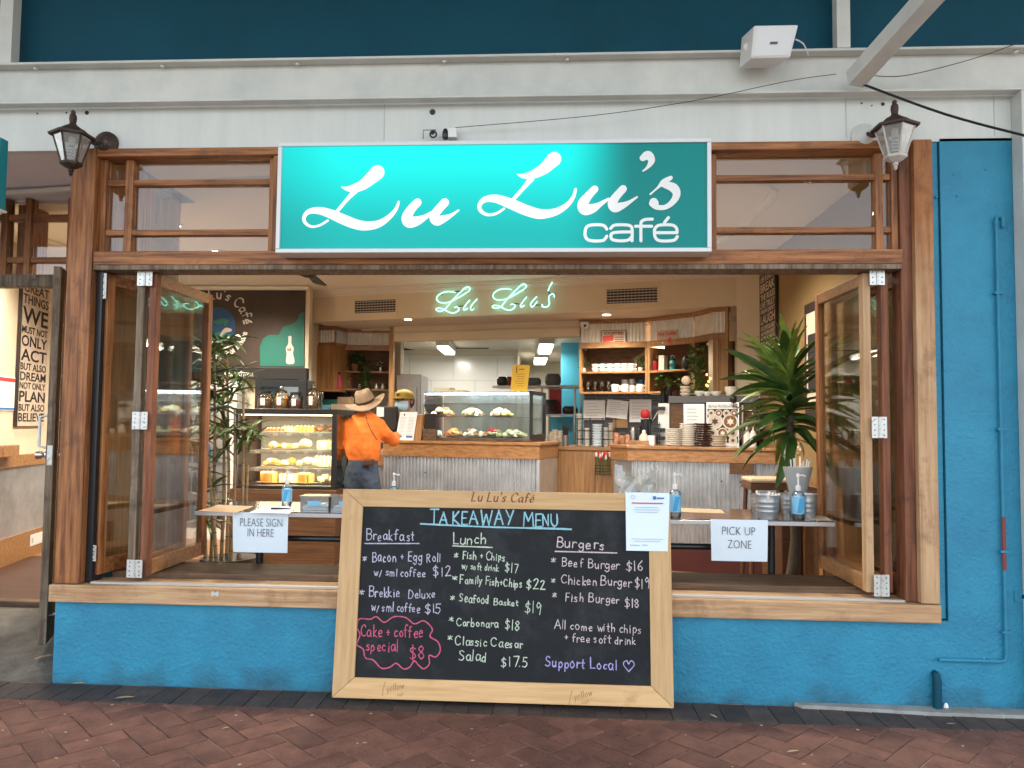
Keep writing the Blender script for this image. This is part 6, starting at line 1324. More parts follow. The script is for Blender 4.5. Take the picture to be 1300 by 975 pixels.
# stacks of cups and cutlery on the back bench left end
def stack(F, name, label, cat, px, w, z, r, h, n, m, grp=None, py=555):
    u = F.px(px, py, w)[0]; t = thing(name, label, cat, F.at(u, w, z), 0, grp); st = h/n
    for k in range(n): MB(F).lathe([(r*.7, 0), (r*.98, st*.5), (r, st*.62), (r, st*.9), (r*.7, st*.5)], u, w, z+.0006+k*st, 16).build(cat.rstrip('s') if cat.endswith('s') else 'piece', M_[m], t, smooth=True)
    return t
for px, h, l_ in ((692, .10, 'lowest of four paper cup stacks by the cutlery'), (698, .14, 'second paper cup stack from the left'), (704.5, .18, 'third paper cup stack from the left'), (711, .17, 'rightmost paper cup stack, beside the cutlery cup')): stack(FBk, 'cup_stack', l_, 'cups', px, .10 if px > 700 else .16, BTZ, .028, h, 6, 'mcream')
u = FBk.px(718, 560, .06)[0]; t = thing('cutlery_cup', 'steel cup full of black cutlery on the back bench', 'cutlery', FBk.at(u, .06, BTZ)); MB(FBk).lathe([(.035, 0), (.04, .12), (.036, .12), (.033, .01), (.01, .01)], u, .06, BTZ, 14).build('cup', M_['steel'], t, smooth=True)
for k in range(10):
    a = k*.63; MB(FBk).tube([(u+.012*math.cos(a), .06+.012*math.sin(a), BTZ+.05), (u+.036*math.cos(a), .06+.03*math.sin(a), BTZ+.20+.02*(k % 3))], .006, 5).build('handle', M_['black'], t)
for px, h, m, w, l_ in ((735, .36, 'mcream', .12, 'leftmost tall leaning stack of takeaway cups in the black rack'), (745.5, .20, 'straw', .08, 'takeaway lids column just left of the blue-grey cup stack'), (769, .21, 'straw', .10, 'takeaway cup column right of the blue-grey stack'), (776, .26, 'mcream', .12, 'brown tinted cup column at the right of the black rack')): stack(FBk, 'cup_column', l_, 'cups', px, w, BTZ, .03, h, 10, m)
stack(FBk, 'cup_column', 'blue-grey takeaway cup stack in front of the black rack', 'cups', 758.5, .04, BTZ, .055, .245, 9, 'paper2')
a0, a1 = FBk.px(733, 550, .03)[0], FBk.px(782, 550, .03)[0]; t = thing('cup_rack', 'black wire rack holding the takeaway cup columns', 'rack', FBk.at((a0+a1)/2, .1, BTZ))
for z in (.08, .17, .30): MB(FBk).tube([(a0, .02, BTZ+z), (a1, .02, BTZ+z), (a1, .20, BTZ+z), (a0, .20, BTZ+z), (a0, .02, BTZ+z)], .006, 6).build('rail', M_['blackm'], t)
for uu in (a0, (a0*2+a1)/3, (a0+2*a1)/3, a1): MB(FBk).tube([(uu, .02, BTZ), (uu, .02, BTZ+.31)], .006, 6).build('post', M_['blackm'], t)
# clutter on the angled end of the right counter
def lath(F, name, label, cat, px, py, w, z, prof, m, n=14, parts=()):
    u = F.px(px, py, w)[0]
    if not parts: return tag(MB(F).lathe(prof, u, w, z+.0007, n).build(name, M_[m], smooth=True), label, cat)
    t = thing(name, label, cat, F.at(u, w, z)); MB(F).lathe(prof, u, w, z+.0007, n).build('vessel', M_[m], t, smooth=True)
    for nm, pr, mm in parts: MB(F).lathe(pr, u, w, z+.0007, n).build(nm, M_[mm], t, smooth=True)
    return t
jarp = lambda r, h: [(r*.9, 0), (r, .01), (r, h*.8), (r*.8, h*.88)]
for px, r, h, m, l_ in ((783, .030, .13, 'jarred', 'brown sauce bottle at the left end of the right counter'), (790, .032, .10, 'cookie', 'short spice jar second on the right counter'), (797, .028, .11, 'jarred', 'dark jar behind the wooden tray'), (804, .028, .17, 'steel', 'steel milk jug behind the wooden tray, left of two'), (811, .030, .18, 'blackm', 'dark canister behind the wooden tray, right of two')):
    lath(FRC, 'jar', l_, 'jar', px, 555, .42, RTZ, jarp(r, h), m, parts=(('jar_lid', [(r*.82, h*.88), (r*.82, h), (.01, h)], 'black' if m != 'steel' else 'chrome'),))
lath(FRC, 'bottle', 'small cream squeeze bottle on the right counter near the tray', 'bottle', 817.5, 557, .22, RTZ, [(.045, 0), (.048, .03), (.045, .08), (.02, .115)], 'mcream', parts=(('bottle_cap', [(.018, .115), (.018, .14), (.005, .145)], 'straw'),))
a0, a1, c0, c1 = FRC.r4(797, 824, 561, 567, .05); tr = thing('wooden_tray', 'small timber tray near the corner of the right counter', 'tray', FRC.at((a0+a1)/2, .1, RTZ)); MB(FRC).box(a0, a1, .04, .2, RTZ, RTZ+.012).build('tray_base', M_['oakx'], tr)
for b in ((a0, a1, .04, .052), (a0, a1, .19, .2)): MB(FRC).box(b[0], b[1], b[2], b[3], RTZ+.0125, RTZ+.045).build('tray_side', M_['oakx'], tr)
a0, a1, c0, c1 = FRC.r4(823, 831, 553, 567, .12); tag(MB(FRC).box(a0, a1, .1, .18, RTZ, c1).build('napkin_block', M_['straw'], bevel=.003), 'small white block right of the timber tray', 'box')
# grinder and red device
a0, a1, c0, c1 = FRC.r4(838, 850, 512, 565, .45); gr = thing('grinder', 'white coffee grinder with black fittings left of the coffee machine', 'coffee grinder', FRC.at((a0+a1)/2, .5, RTZ)); MB(FRC).box(a0-.02, a1, .45, .62, RTZ, c1).build('body', M_['white_p'], gr, bevel=.006)
for z in (c1-.05, c1-.26, c1-.34): MB(FRC).box(a0-.06, a1-.04, .40, .449, z-.02, z+.015).build('fitting', M_['black'], gr, bevel=.004)
a0, a1, c0, c1 = FRC.r4(825, 838, 536, 566, .4); t = thing('wire_rack', 'small black slotted rack left of the white grinder', 'rack', FRC.at((a0+a1)/2, .4, RTZ)); 
for k in range(6): MB(FRC).box(a0, a1, .38, .46, RTZ+.02+k*.035, RTZ+.030+k*.035).build('slot', M_['blackm'], t)
for uu in (a0, a1-.008): MB(FRC).box(uu, uu+.008, .37, .3795, RTZ, RTZ+.22).build('side', M_['blackm'], t)
u, v = FRC.px(817, 526, .5); tag(MB(FRC).lathe([(.03, 0), (.045, .02), (.045, .07), (.03, .09)], u, .6, v-.04, 12).build('red_lamp', M_['red'], smooth=True), 'round red lid perched left of the white grinder', 'lid')
t = thing('lid_support', 'dark utensil crock full of spoons under the round red lid', 'crock', FRC.at(u, .6, RTZ)); MB(FRC).lathe([(.05, 0), (.055, v-.05-RTZ), (.01, v-.045-RTZ)], u+.01, .6, RTZ, 12).build('crock_body', M_['blackm'], t, smooth=True)
for k in range(8):
    a = k*.8; MB(FRC).tube([(u+.05, .6, v-.10), (u+.09+.05*math.cos(a), .6+.03*math.sin(a), v-.0+.03*(k % 2))], .007, 5).build('spoon', M_['chrome' if k % 2 else 'black'], t)
# coffee machine
a0, a1 = FRC.px(850, 540, .45)[0], FRC.px(962, 540, .45)[0]; c1 = FRC.px(890, 512, .45)[1]
cm = thing('coffee_machine', 'large coffee machine seen from behind, cups stored on its grey top', 'coffee machine', FRC.at((a0+a1)/2, .6, RTZ)); MB(FRC).box(a0, a1, .42, .85, RTZ+.05, c1).build('body', M_['mural'], cm, bevel=.01); MB(FRC).box(a0-.005, a1+.01, .41, .87, c1+.001, c1+.07).build('cup_rail', M_['grey_pan'], cm, bevel=.004)
for uu in (a0+.05, a1-.05):
    for ww in (.47, .8): MB(FRC).lathe([(.02, 0), (.02, .051)], uu, ww, RTZ, 10).build('foot', M_['blackm'], cm)
MB(FRC).box(a0+.02, a1-.02, .414, .4195, RTZ+.09, c1-.03).build('back_plate', M_['oakd'], cm)
ctop = c1+.071
for k, (px, r, h, m, l_) in enumerate(((888, .045, .05, 'porcelain', 'white cup upside down on the coffee machine, left'), (898, .045, .045, 'porcelain', 'white cup on the coffee machine, middle'), (909, .05, .045, 'porcelain', 'white cup on the coffee machine, right'), (928, .06, .09, 'porcelain', 'white bowl stack on the right end of the coffee machine'))): lath(FRC, 'cup', l_, 'cup', px, 508, .5, ctop, [(r*.6, 0), (r, h*.6), (r, h), (r*.9, h), (r*.4, .01)], m)
stack(FRC, 'cup_stack', 'leaning column of cream cups at the left end of the coffee machine top', 'cups', 870, .46, RTZ+.25 if 0 else ctop-.07 if 0 else ctop, .05, .10, 3, 'mcream', py=500)
tag(MB(FRC).ball((FRC.px(871, 493, .46)[0], .46, ctop+.155), .045, .04, .045, 12, 7).build('bun', M_['cream'], smooth=True), 'round cream bowl on the leaning cup column', 'bowl')
# dark urns behind on the bench
for px, l_ in ((842, 'leftmost dark glass vase behind the grinder'), (850, 'dark glass vase second behind the grinder'), (858, 'brown glass vase behind the coffee machine'), (866, 'narrow brown glass vase beside the cream cups')): lath(FRC, 'vase', l_, 'vase', px, 505, .95, c1-.02, [(.03, -.3), (.035, 0), (.03, .15), (.038, .17)], 'blackm' if px < 855 else 'choc')
struct(MB(FRC).box(FRC.px(825, 530, 1.0)[0], a1+.3, .88, 1.5, FZ, c1-.33).build('rear_bench', M_['oakd']))
# notices and poster on the machine
sheet(FRC, 'paper_notice', 'white framed notice on the back of the coffee machine, left of the cup poster', 'notice', 869, 893, 514, 562, .405, rows=9, frame='chrome')
t, Mx, W_, H_ = sheet(FRC, 'barista_poster', 'framed Barista Art Showcase poster with rows of decorated cups', 'poster', 898, 937, 512, 566, .39, m='poster_b', rows=0, frame='chrome')
MB(Mx).box(-W_/2, W_/2, -.001, -.0002, H_/2-.055, H_/2).build('title_band', M_['paper'], t); MB(Mx).box(-W_/2, W_/2, -.001, -.0002, -H_/2, -H_/2+.03).build('foot_band', M_['paper'], t)
class _F: pass
FF = _F(); FF.M = Mx; FF.__class__ = type('FX', (Frame,), {'__init__': lambda s: None}); FF.M = Mx
print_text('Barista Art Showcase', FF, -W_*.45, H_/2-.040, .034, M_['ink'], t, -.0012, width=W_*.88)
r_ = random.Random(5)
rows = [(.27, 4, .034), (.07, 2, .075), (-.20, 3, .052), (-.37, 3, .040)]
for fy, n, r in rows:
    for k in range(n):
        x = -W_/2+W_*(k+.5)/n; z = H_*fy; c1_ = r_.choice(['poster', 'cakec', 'mcream'])
        MB(Mx).prism([(x+r*math.cos(a*.449), z+r*math.sin(a*.449)) for a in range(14)], -.0012, -.0003).build('cup_print', M_['porcelain'], t); MB(Mx).prism([(x+r*.8*math.cos(a*.449), z+r*.8*math.sin(a*.449)) for a in range(14)], -.002, -.0013).build('coffee_print', M_['cakeb' if k % 2 else c1_], t)
        MB(Mx).prism([(x+r*(.5 if a % 2 else .28)*math.cos(a*.5236), z+r*(.5 if a % 2 else .28)*math.sin(a*.5236)) for a in range(12)], -.0028, -.0021).build('art_print', M_['straw' if k % 2 else 'choc'], t)
# steam arm
u, v = FRC.px(931, 508, .36); u2_ = FRC.px(943, 540, .36)[0]
t = thing('tap_tower', 'chrome tap arm with black knob right of the cup poster', 'tap', FRC.at(u2_, .36, RTZ)); MB(FRC).tube([(u2_, .36, RTZ), (u2_, .36, v-.05)], .012, 8).build('column', M_['chrome'], t, smooth=True); MB(FRC).tube([(u2_, .36, v-.08), (u, .34, v-.06), (u, .34, v)], .009, 8).build('arm', M_['chrome'], t, smooth=True); MB(FRC).ball((u, .33, v+.01), .034, .03, .04, 12, 7).build('knob', M_['black'], t, smooth=True); MB(FRC).tube([(u2_, .36, v-.10), (u2_+.08, .33, v-.10), (u2_+.10, .33, v-.16)], .009, 8).build('spout', M_['chrome'], t, smooth=True)
for px, l_ in ((948, 'white pump bottle behind the strap-leaved plant, left of two'), (956, 'white pump bottle behind the strap-leaved plant, right of two')): lath(FRC, 'bottle', l_, 'bottle', px, 550, .3, RTZ, [(.03, 0), (.03, .12), (.012, .15)], 'straw', parts=(('pump', [(.008, .15), (.008, .19), (.02, .195)], 'white_p'),))
# plates and bowls at the front
stack(FRC, 'plate_stack', 'low stack of white plates at the left of the right counter', 'plates', 855.5, .10, RTZ, .078, .165, 9, 'porcelain'); stack(FRC, 'plate_stack', 'taller stack of white plates in the middle of the right counter', 'plates', 873.5, .14, RTZ, .080, .215, 11, 'porcelain')
stack(FRC, 'plate_stack', 'stack of dark brown bowls on the right counter', 'plates', 893, .10, RTZ, .082, .215, 10, 'choc'); stack(FRC, 'bowl_stack', 'short stack of small cream bowls under the cup poster', 'bowls', 912.5, .10, RTZ, .065, .11, 5, 'mcream')

# ================================================================== CAKE CASE
YC = 2.8; DC = .62
x0, x1 = P(297, 560, YC)[0], P(427, 560, YC)[0]; z1 = P(365, 519, YC)[1]; z0 = P(365, 621, YC)[1]
cc = thing('cake_case', 'black-framed glass cake case with warm lights and four shelves of cakes', 'display case', ((x0+x1)/2, YC+DC/2, FZ))
def cb_(a, m, nm, bev=.003): MB().box(*a).build(nm, M_[m], cc, bevel=bev)
cb_((x0-.02, x1+.01, YC-.01, YC+DC, FZ, z0-.001), 'oakd', 'base', .006); cb_((x0, x1, YC, YC+DC, z0, z0+.03), 'black', 'bottom_frame')
cb_((x0, x1, YC, YC+DC, z1-.05, z1), 'black', 'top_frame')
for xx, yy in ((x0, YC), (x1-.045, YC), (x0, YC+DC-.04), (x1-.045, YC+DC-.04)): cb_((xx, xx+(.045 if xx > x0 else .03), yy, yy+.04, z0+.031, z1-.051), 'black', 'post')
cb_((x0+.031, x1-.046, YC+.008, YC+.014, z0+.031, z1-.051), 'glass_c', 'front_glass', 0); cb_((x1-.012, x1-.006, YC+.041, YC+DC-.041, z0+.031, z1-.051), 'glass_c', 'side_glass', 0); cb_((x0+.006, x0+.012, YC+.041, YC+DC-.041, z0+.031, z1-.051), 'glass_c', 'side_glass', 0)
cb_((x0+.03, x1-.05, YC+DC-.02, YC+DC-.012, z0+.031, z1-.051), 'white_p', 'rear_door', 0)
cb_((x0+.05, x1-.06, YC+.03, YC+.05, z1-.064, z1-.0515), 'lit_c', 'strip_light', 0)
zs_ = [P(365, yy, YC+.2)[1] for yy in (549.5, 571.5, 593.5)]
area('case_light', ((x0+x1)/2, YC+.12, z1-.08), x1-x0-.2, .06, 1.5, (1, .84, .56))
zsh = sorted(zs_)+[]
for z in zs_:
    cb_((x0+.12, x1-.05, YC+.10, YC+DC-.03, z-.008, z), 'glass_l', 'glass_shelf', 0); cb_((x0+.12, x1-.05, YC+.085, YC+.099, z-.03, z-.003), 'vent', 'price_rail', 0); cb_((x0+.13, x1-.06, YC+.10, YC+.115, z-.022, z-.0085), 'lit_c', 'strip_light', 0)
    area('case_light', ((x0+x1)/2+.03, YC+.2, z-.03), x1-x0-.25, .04, .95, (1, .84, .56))
for z in zs_:
    mb = MB()
    for k in range(5): mb.box(x0+.17+k*.15+(k % 2)*.02, x0+.215+k*.15+(k % 2)*.02, YC+.0815, YC+.0845, z-.028, z-.004)
    tag(mb.build('price_tags', M_['straw'], cc), kind='stuff')
def wedgecake(mb, x, y, z, r, h, a0, a1):
    n = 5; ring = [(x+r*math.cos(a0+(a1-a0)*i/n), y+r*.8*math.sin(a0+(a1-a0)*i/n)) for i in range(n+1)]; mb.slab([(x, y)]+ring, z, z+h); return mb
sl4 = [zs_[0], zs_[1], zs_[2], z0+.031]; r_ = random.Random(12)
cakes = [('dark chocolate slices on a tray', 'cakeb', .25, .03), ('iced vanilla slices on a tray', 'cakew', .45, .05), ('pink iced slices on a tray', 'cakec', .62, .05), ('rocky biscuit pile on a plate', 'cakeb', .82, .07)], [('golden tarts on a plate', 'cakec', .22, .06), ('small custard pile on a plate', 'cakec', .38, .03), ('whipped cream meringues on a plate', 'cakew', .60, .10), ('cream roll cake on a plate', 'cakew', .84, .08)], [('apricot pastries on a plate', 'cakec', .22, .07), ('large custard danish on a plate', 'cakec', .42, .07), ('cream puffs on a plate', 'cakew', .64, .10), ('crumbly crumble slices on a plate', 'cakew', .85, .10)], [('brown caramel cake on a plate', 'cakec', .18, .10), ('cheesecake slices on a plate', 'cakew', .42, .08), ('fruit crumble cake on a plate', 'cakec', .62, .09), ('dusted pastries on a plate', 'cakew', .85, .08)]
rown = ['top', 'second', 'third', 'bottom']
for i, (z, row) in enumerate(zip(sl4, cakes)):
    for j, (l_, m, fx, h) in enumerate(row):
        xx = x0+.10+(x1-x0-.16)*fx; yy = YC+.26+.04*(j % 2)
        t = thing('cake', l_+' on the '+rown[i]+' row of the cake case', 'cake', (xx, yy, z)); MB().lathe([(.07, 0), (.115, .009), (.118, .012), (.06, .006)], xx, yy, z+.0008, 18, ey=.85).build('plate', M_['porcelain'], t, smooth=True)
        if 'cake' in l_ and 'slices' not in l_ or 'slices' in l_:
            for k in range(5 if 'slices' in l_ else 6):
                mb = MB(); a = k*1.047
                if 'slices' in l_: mb.box(xx-.095+k*.037, xx-.064+k*.037, yy-.05, yy+.05, z+.011, z+.011+h)
                else: wedgecake(mb, xx, yy, z+.011, .085, h, a+.05, a+.99)
                mb.build('slice', M_[m], t, bevel=.004); tp = MB(); tp.ball((xx-.08+k*.037 if 'slices' in l_ else xx+.045*math.cos(a+.5), yy-.02 if 'slices' in l_ else yy+.04*math.sin(a+.5), z+.012+h), .014, .02, .012, 8, 4); tp.build('topping', M_['cakew' if m != 'cakew' else 'cakec'], t, smooth=True)
        else:
            for k in range(13):
                a, r = r_.uniform(0, 6.28), .085*r_.random()**.5; q = .03*r_.uniform(.7, 1.2); hh = (1-r/.1)*h
                mb = MB().ball((xx+r*math.cos(a), yy+.7*r*math.sin(a), z+.014+q*.5+hh*.6), q, q, q*.75, 8, 5); mb.v = [v+Vector((r_.uniform(-1, 1), r_.uniform(-1, 1), r_.uniform(-1, 1)))*q*.12 for v in mb.v]; mb.build('pastry', M_[m if k % 3 else 'cakew'], t, smooth=True)
# jars on the case
jy = YC+.25
def jar(px, r, h, fill, label, lid, handle=False):
    x = P(px, 505, jy)[0]; z = z1+.0008; t = thing('biscuit_jar', label, 'jar', (x, jy, z)); MB().lathe([(r*.9, 0), (r, .012), (r, h*.72), (r*.75, h*.84), (r*.78, h*.86)], x, jy, z, 18).build('jar_glass', M_['jarglass'], t, smooth=True); MB().lathe([(r*.85, .006), (r*.93, .015), (r*.93, h*.55), (.02, h*.60)], x, jy, z, 16).build('filling', M_[fill], t, smooth=True)
    if lid == 'black': MB().lathe([(r*.86, h*.86), (r*.86, h), (.01, h)], x, jy, z, 16).build('lid', M_['black'], t, smooth=True)
    else: MB().lathe([(r*.8, h*.86), (r*.82, h*.9), (r*.3, h*1.0), (r*.2, h*1.02), (r*.28, h*1.10), (.01, h*1.16)], x, jy, z, 16).build('lid', M_['jarglass'], t, smooth=True)
    MB().box(x-r*.3, x+r*.3, jy-r*1.02, jy-r*1.0, z+h*.2, z+h*.6).build('label_patch', M_['straw'], t)
    if handle: MB().tube([(x+r*.95, jy, z+h*.8), (x+r*1.6, jy, z+h*.75), (x+r*1.6, jy, z+h*.25), (x+r*.95, jy, z+h*.2)], .007, 6).build('handle', M_['jarglass'], t, smooth=True)
jar(337, .070, .175, 'cookie', 'wide biscuit jar with black lid, leftmost on the cake case', 'black'); jar(357.5, .068, .19, 'cakec', 'biscuit jar with glass knob lid, second from left on the cake case', 'glass'); jar(376, .068, .165, 'jarred', 'dark jar of sweets with black lid, third on the cake case', 'black'); jar(397, .058, .21, 'cookie', 'tall jar with glass lid and handle, rightmost on the cake case', 'glass', True)
leafclump('mint_pot', 'small bright green sprig between the first two biscuit jars', F0, P(346, 500, YC+.4)[0], YC+.4, z1, .04, .16, 40, 'leaf_y', None, .05, 22)
# drinks fridge behind with black frame, and pale fridge behind the canes
def fridge(px0, px1, py0, label, Yf, m_in, m_fr, lit=None):
    a, b = P(px0, 520, Yf)[0], P(px1, 520, Yf)[0]; zt_ = P((px0+px1)/2, py0, Yf)[1]; t = thing('drinks_fridge', label, 'fridge', ((a+b)/2, Yf+.3, FZ))
    MB().box(a, b, Yf+.05, Yf+.30, FZ, zt_).build('cabinet', M_[m_in], t)
    for q_ in ((a, a+.07), (b-.09, b)): MB().box(q_[0], q_[1], Yf, Yf+.049, FZ, zt_).build('door_stile', M_[m_fr], t, bevel=.003)
    MB().box(a+.071, b-.091, Yf, Yf+.049, zt_-.08, zt_).build('door_rail', M_[m_fr], t); MB().box(a+.071, b-.091, Yf, Yf+.049, FZ, FZ+.12).build('door_rail', M_[m_fr], t)
    MB().box(a+.071, b-.091, Yf+.005, Yf+.01, FZ+.121, zt_-.081).build('door_glass', M_['glass_c'], t); r_ = random.Random(int(px0)); z = FZ+.2
    while z < zt_-.35:
        MB().box(a+.072, b-.092, Yf+.015, Yf+.0485, z-.01, z).build('shelf', M_['steel'], t)
        xx = a+.11
        while xx < b-.13: 
            MB().lathe([(.028, 0), (.028, .14), (.012, .18), (.012, .21)], xx, Yf+.03, z, 8, ey=.5).build('drink_bottle', M_[r_.choice(['gel', 'green_s', 'cakeb', 'straw', 'dull_b'])], t, smooth=True); xx += .075
        z += .33
    return t
fridge(323, 388, 482, 'black-framed drinks fridge behind the biscuit jars', YM-.40, 'dull_b', 'blackm')
fridge(196, 300, 484, 'pale drinks fridge behind the palm canes', YM-.42, 'straw', 'straw')
# side bench behind the canes: pale shelf
a, b = P(300, 545, YM-.2)[0], P(322, 545, YM-.2)[0]

# ================================================================== PEOPLE
def skin(name, verts, edges, m, parent, root=0, sub=2, vox=.011, it=4):
    """one continuous surface grown round the joints: overlapping rounded limbs fused by a voxel remesh"""
    mb = MB()
    def put(c, r):
        rx, ry = v_r(r); mb.ball(c, rx, ry, (rx+ry)/2, 14, 8)
    for a, b in edges:
        (ca, ra), (cb2, rb2) = verts[a], verts[b]; ca, cb2 = Vector(ca), Vector(cb2); ra, rb2 = v_r(ra), v_r(rb2); n = max(2, int((cb2-ca).length/(min(ra+rb2)*.45))+1)
        for k in range(n+1): t = k/n; put(ca.lerp(cb2, t), (ra[0]+(rb2[0]-ra[0])*t, ra[1]+(rb2[1]-ra[1])*t))
    me = bpy.data.meshes.new(name); me.from_pydata([tuple(v) for v in mb.v], [], mb.f); ob = bpy.data.objects.new(name, me); COL.objects.link(ob)
    rm = ob.modifiers.new('r', 'REMESH'); rm.mode = 'VOXEL'; rm.voxel_size = vox; rm.use_smooth_shade = True
    sm = ob.modifiers.new('s', 'SMOOTH'); sm.factor = .6; sm.iterations = it
    if name in ('jumper', 'jeans', 'black_shirt'):
        tx = bpy.data.textures.new(name, 'CLOUDS'); tx.noise_scale = .07; dp_ = ob.modifiers.new('f', 'DISPLACE'); dp_.texture = tx; dp_.strength = .022; dp_.texture_coords = 'LOCAL'
    bpy.context.view_layer.update(); m2 = bpy.data.meshes.new_from_object(ob.evaluated_get(bpy.context.evaluated_depsgraph_get())); bpy.data.objects.remove(ob)
    m2.transform(WM[parent.name].inverted()); m2.materials.clear(); m2.materials.append(M_[m]); m2.shade_smooth()
    o = bpy.data.objects.new(name, m2); COL.objects.link(o); o.parent = parent; WM[o.name] = WM[parent.name]; return o
def v_r(r): return (r, r) if not isinstance(r, tuple) else r
def chain(vs, start, pts):
    """append pts [(co, r)...] linked from index start; returns edges"""
    e = []; p_ = start
    for q in pts: vs.append(q); e.append((p_, len(vs)-1)); p_ = len(vs)-1
    return e
# customer, seen from behind, leaning on the counter
YP = 3.12
def pp_(px, py, dy=0.0): a, b = P(px, py, YP+dy); return (a, YP+dy, b)
cxp = P(461, 560, YP)[0]
pe = thing('person', 'person in orange jumper and felt hat seen from behind at the counter', 'person', (cxp, YP, FZ))
hip = P(462, 596, YP)[1]; sho = P(462, 532, YP)[1]
legz = FZ+.09
V = [((cxp, YP, hip), (.11, .085))]; E_ = []
E_ += chain(V, 0, [((cxp, YP, hip+.18), (.10, .08)), ((cxp, YP+.02, sho-.16), (.12, .08)), ((cxp+.0, YP+.05, sho-.05), (.11, .06)), ((cxp, YP+.07, sho+.06), .052), ((cxp, YP+.09, sho+.14), (.07, .085)), ((cxp, YP+.09, sho+.20), (.07, .085))])
ch_i = 3
def armv(sx, el, ha):
    s_ = (cxp+sx*.148, YP+.055, sho-.075); n0 = len(V); ed = chain(V, ch_i, [(s_, .045), (el, .040), (ha, .030)]); hi = len(V)-1; pal = Vector(ha)+Vector((0, .07, -.005)); V.append((tuple(pal), (.020, .030))); ed.append((hi, len(V)-1)); pi_ = len(V)-1
    for k, (dx_, l_) in enumerate(((-.026, .065), (-.009, .078), (.009, .074), (.026, .058))): ed += chain(V, pi_, [(tuple(pal+Vector((dx_, l_*.5, .0))), .009), (tuple(pal+Vector((dx_*1.1, l_, -.012))), .007)])
    ed += chain(V, hi, [(tuple(Vector(ha)+Vector((-sx*.035, .045, 0))), .010), (tuple(Vector(ha)+Vector((-sx*.045, .085, -.006))), .008)]); return ed
elL = pp_(439, 566, .05); elR = pp_(500, 560, .20); haL = (elL[0]+.10, YP+.32, 1.245); haR = (elR[0]-.06, YP+.42, CTZ+.05)
haR = pp_(503, 553, .36); haL = pp_(447, 572, .30)
E_ += armv(-1, elL, haL); E_ += armv(1, elR, haR)
for sx in (-1, 1): E_ += chain(V, 0, [((cxp+sx*.088, YP, hip-.13), .072), ((cxp+sx*.10, YP, hip-.28), .062), ((cxp+sx*.12, YP+.01, hip-.50), .05), ((cxp+sx*.125, YP-.01, FZ+.10), .040), ((cxp+sx*.13, YP+.10, FZ+.04), .035)])
skin('body', V, E_, 'skin', pe, vox=.0065, it=2)
V = [((cxp, YP, hip+.145), (.160, .125))]; E_ = chain(V, 0, [((cxp, YP, hip+.20), (.178, .14)), ((cxp, YP+.02, hip+.30), (.168, .13)), ((cxp, YP+.04, sho-.12), (.178, .12)), ((cxp, YP+.055, sho-.045), (.155, .09)), ((cxp, YP+.07, sho+.015), (.08, .065))])
for sx, el, ha in ((-1, elL, haL), (1, elR, haR)): E_ += chain(V, 4, [((cxp+sx*.150, YP+.055, sho-.065), .070), ((cxp+sx*.195, YP+.06, sho-.14), .066), (el, .056), (ha, .040)])
skin('jumper', V, E_, 'orange', pe)
mb = MB(); mb.tube([(cxp-.13, YP-.095, hip+.015), (cxp, YP-.125, hip+.008), (cxp+.13, YP-.095, hip+.012)], .012, 8); 
V = [((cxp, YP, hip+.06), (.150, .12))]; E_ = chain(V, 0, [((cxp, YP-.01, hip-.02), (.165, .135))])
for sx in (-1, 1): E_ += chain(V, 1, [((cxp+sx*.085, YP, hip-.13), (.095, .115)), ((cxp+sx*.100, YP, hip-.28), .085), ((cxp+sx*.12, YP+.01, hip-.50), .066), ((cxp+sx*.125, YP-.01, FZ+.07), .058)])
skin('jeans', V, E_, 'jeans', pe)
for sx in (-1, 1): MB().prism([(0, 0)]*0 or [(cxp+sx*.125-.05, FZ+.001), (cxp+sx*.125+.05, FZ+.001), (cxp+sx*.125+.045, FZ+.09), (cxp+sx*.125-.045, FZ+.09)], YP-.09, YP+.18).build('boot', M_['leather'], pe, bevel=.02)
MB().prism([(cxp+.035, hip+.04), (cxp+.15, hip+.05), (cxp+.15, hip+.11), (cxp+.04, hip+.10)], YP-.165, YP-.125).build('belt_pouch', M_['leather'], pe, bevel=.012)
# strap over the right shoulder
MB().tube(catmull([Vector((cxp+.02, YP+.00, sho+.04)), Vector((cxp+.05, YP-.040, sho-.03)), Vector((cxp+.10, YP-.068, sho-.12)), Vector((cxp+.150, YP-.055, sho-.20))], 5), .006, 6).build('shoulder_strap', M_['brand'], pe, smooth=True)
# hair and felt hat (crown tilted to the left, wide brim)
MB().ball((cxp, YP+.095, sho+.12), .072, .08, .08, 14, 8).build('hair', M_['hair'], pe, smooth=True)
hc = Vector(pp_(464, 511, .07)); Mh = Matrix.Translation(hc) @ Matrix.Rotation(-.20, 4, 'Y') @ Matrix.Rotation(.42, 4, 'X') @ Matrix.Rotation(.3, 4, 'Z')
hb = MB(Mh); n = 28; vs = []
for (r, z, cur) in ((.075, .012, 0), (.11, .0, 0), (.15, -.004, .012), (.19, -.002, .03), (.192, -.008, .03), (.15, -.012, .012), (.11, -.009, 0), (.075, -.005, 0)):
    for j in range(n): a = 2*math.pi*j/n; vs.append((r*math.cos(a)*1.05, r*math.sin(a)*.92, z+cur*math.cos(2*a)*1.2-(.02*r/.19)*math.sin(a)))
hb.add(vs, [(i*n+j, i*n+(j+1) % n, (i+1)*n+(j+1) % n, (i+1)*n+j) for i in range(7) for j in range(n)]); hat = hb.build('hat_brim', M_['felt'], pe, smooth=True)
hb = MB(Mh); prof = [(.092, .0), (.092, .03), (.088, .07), (.078, .105), (.062, .125), (.04, .122), (.01, .105)]; vs = []
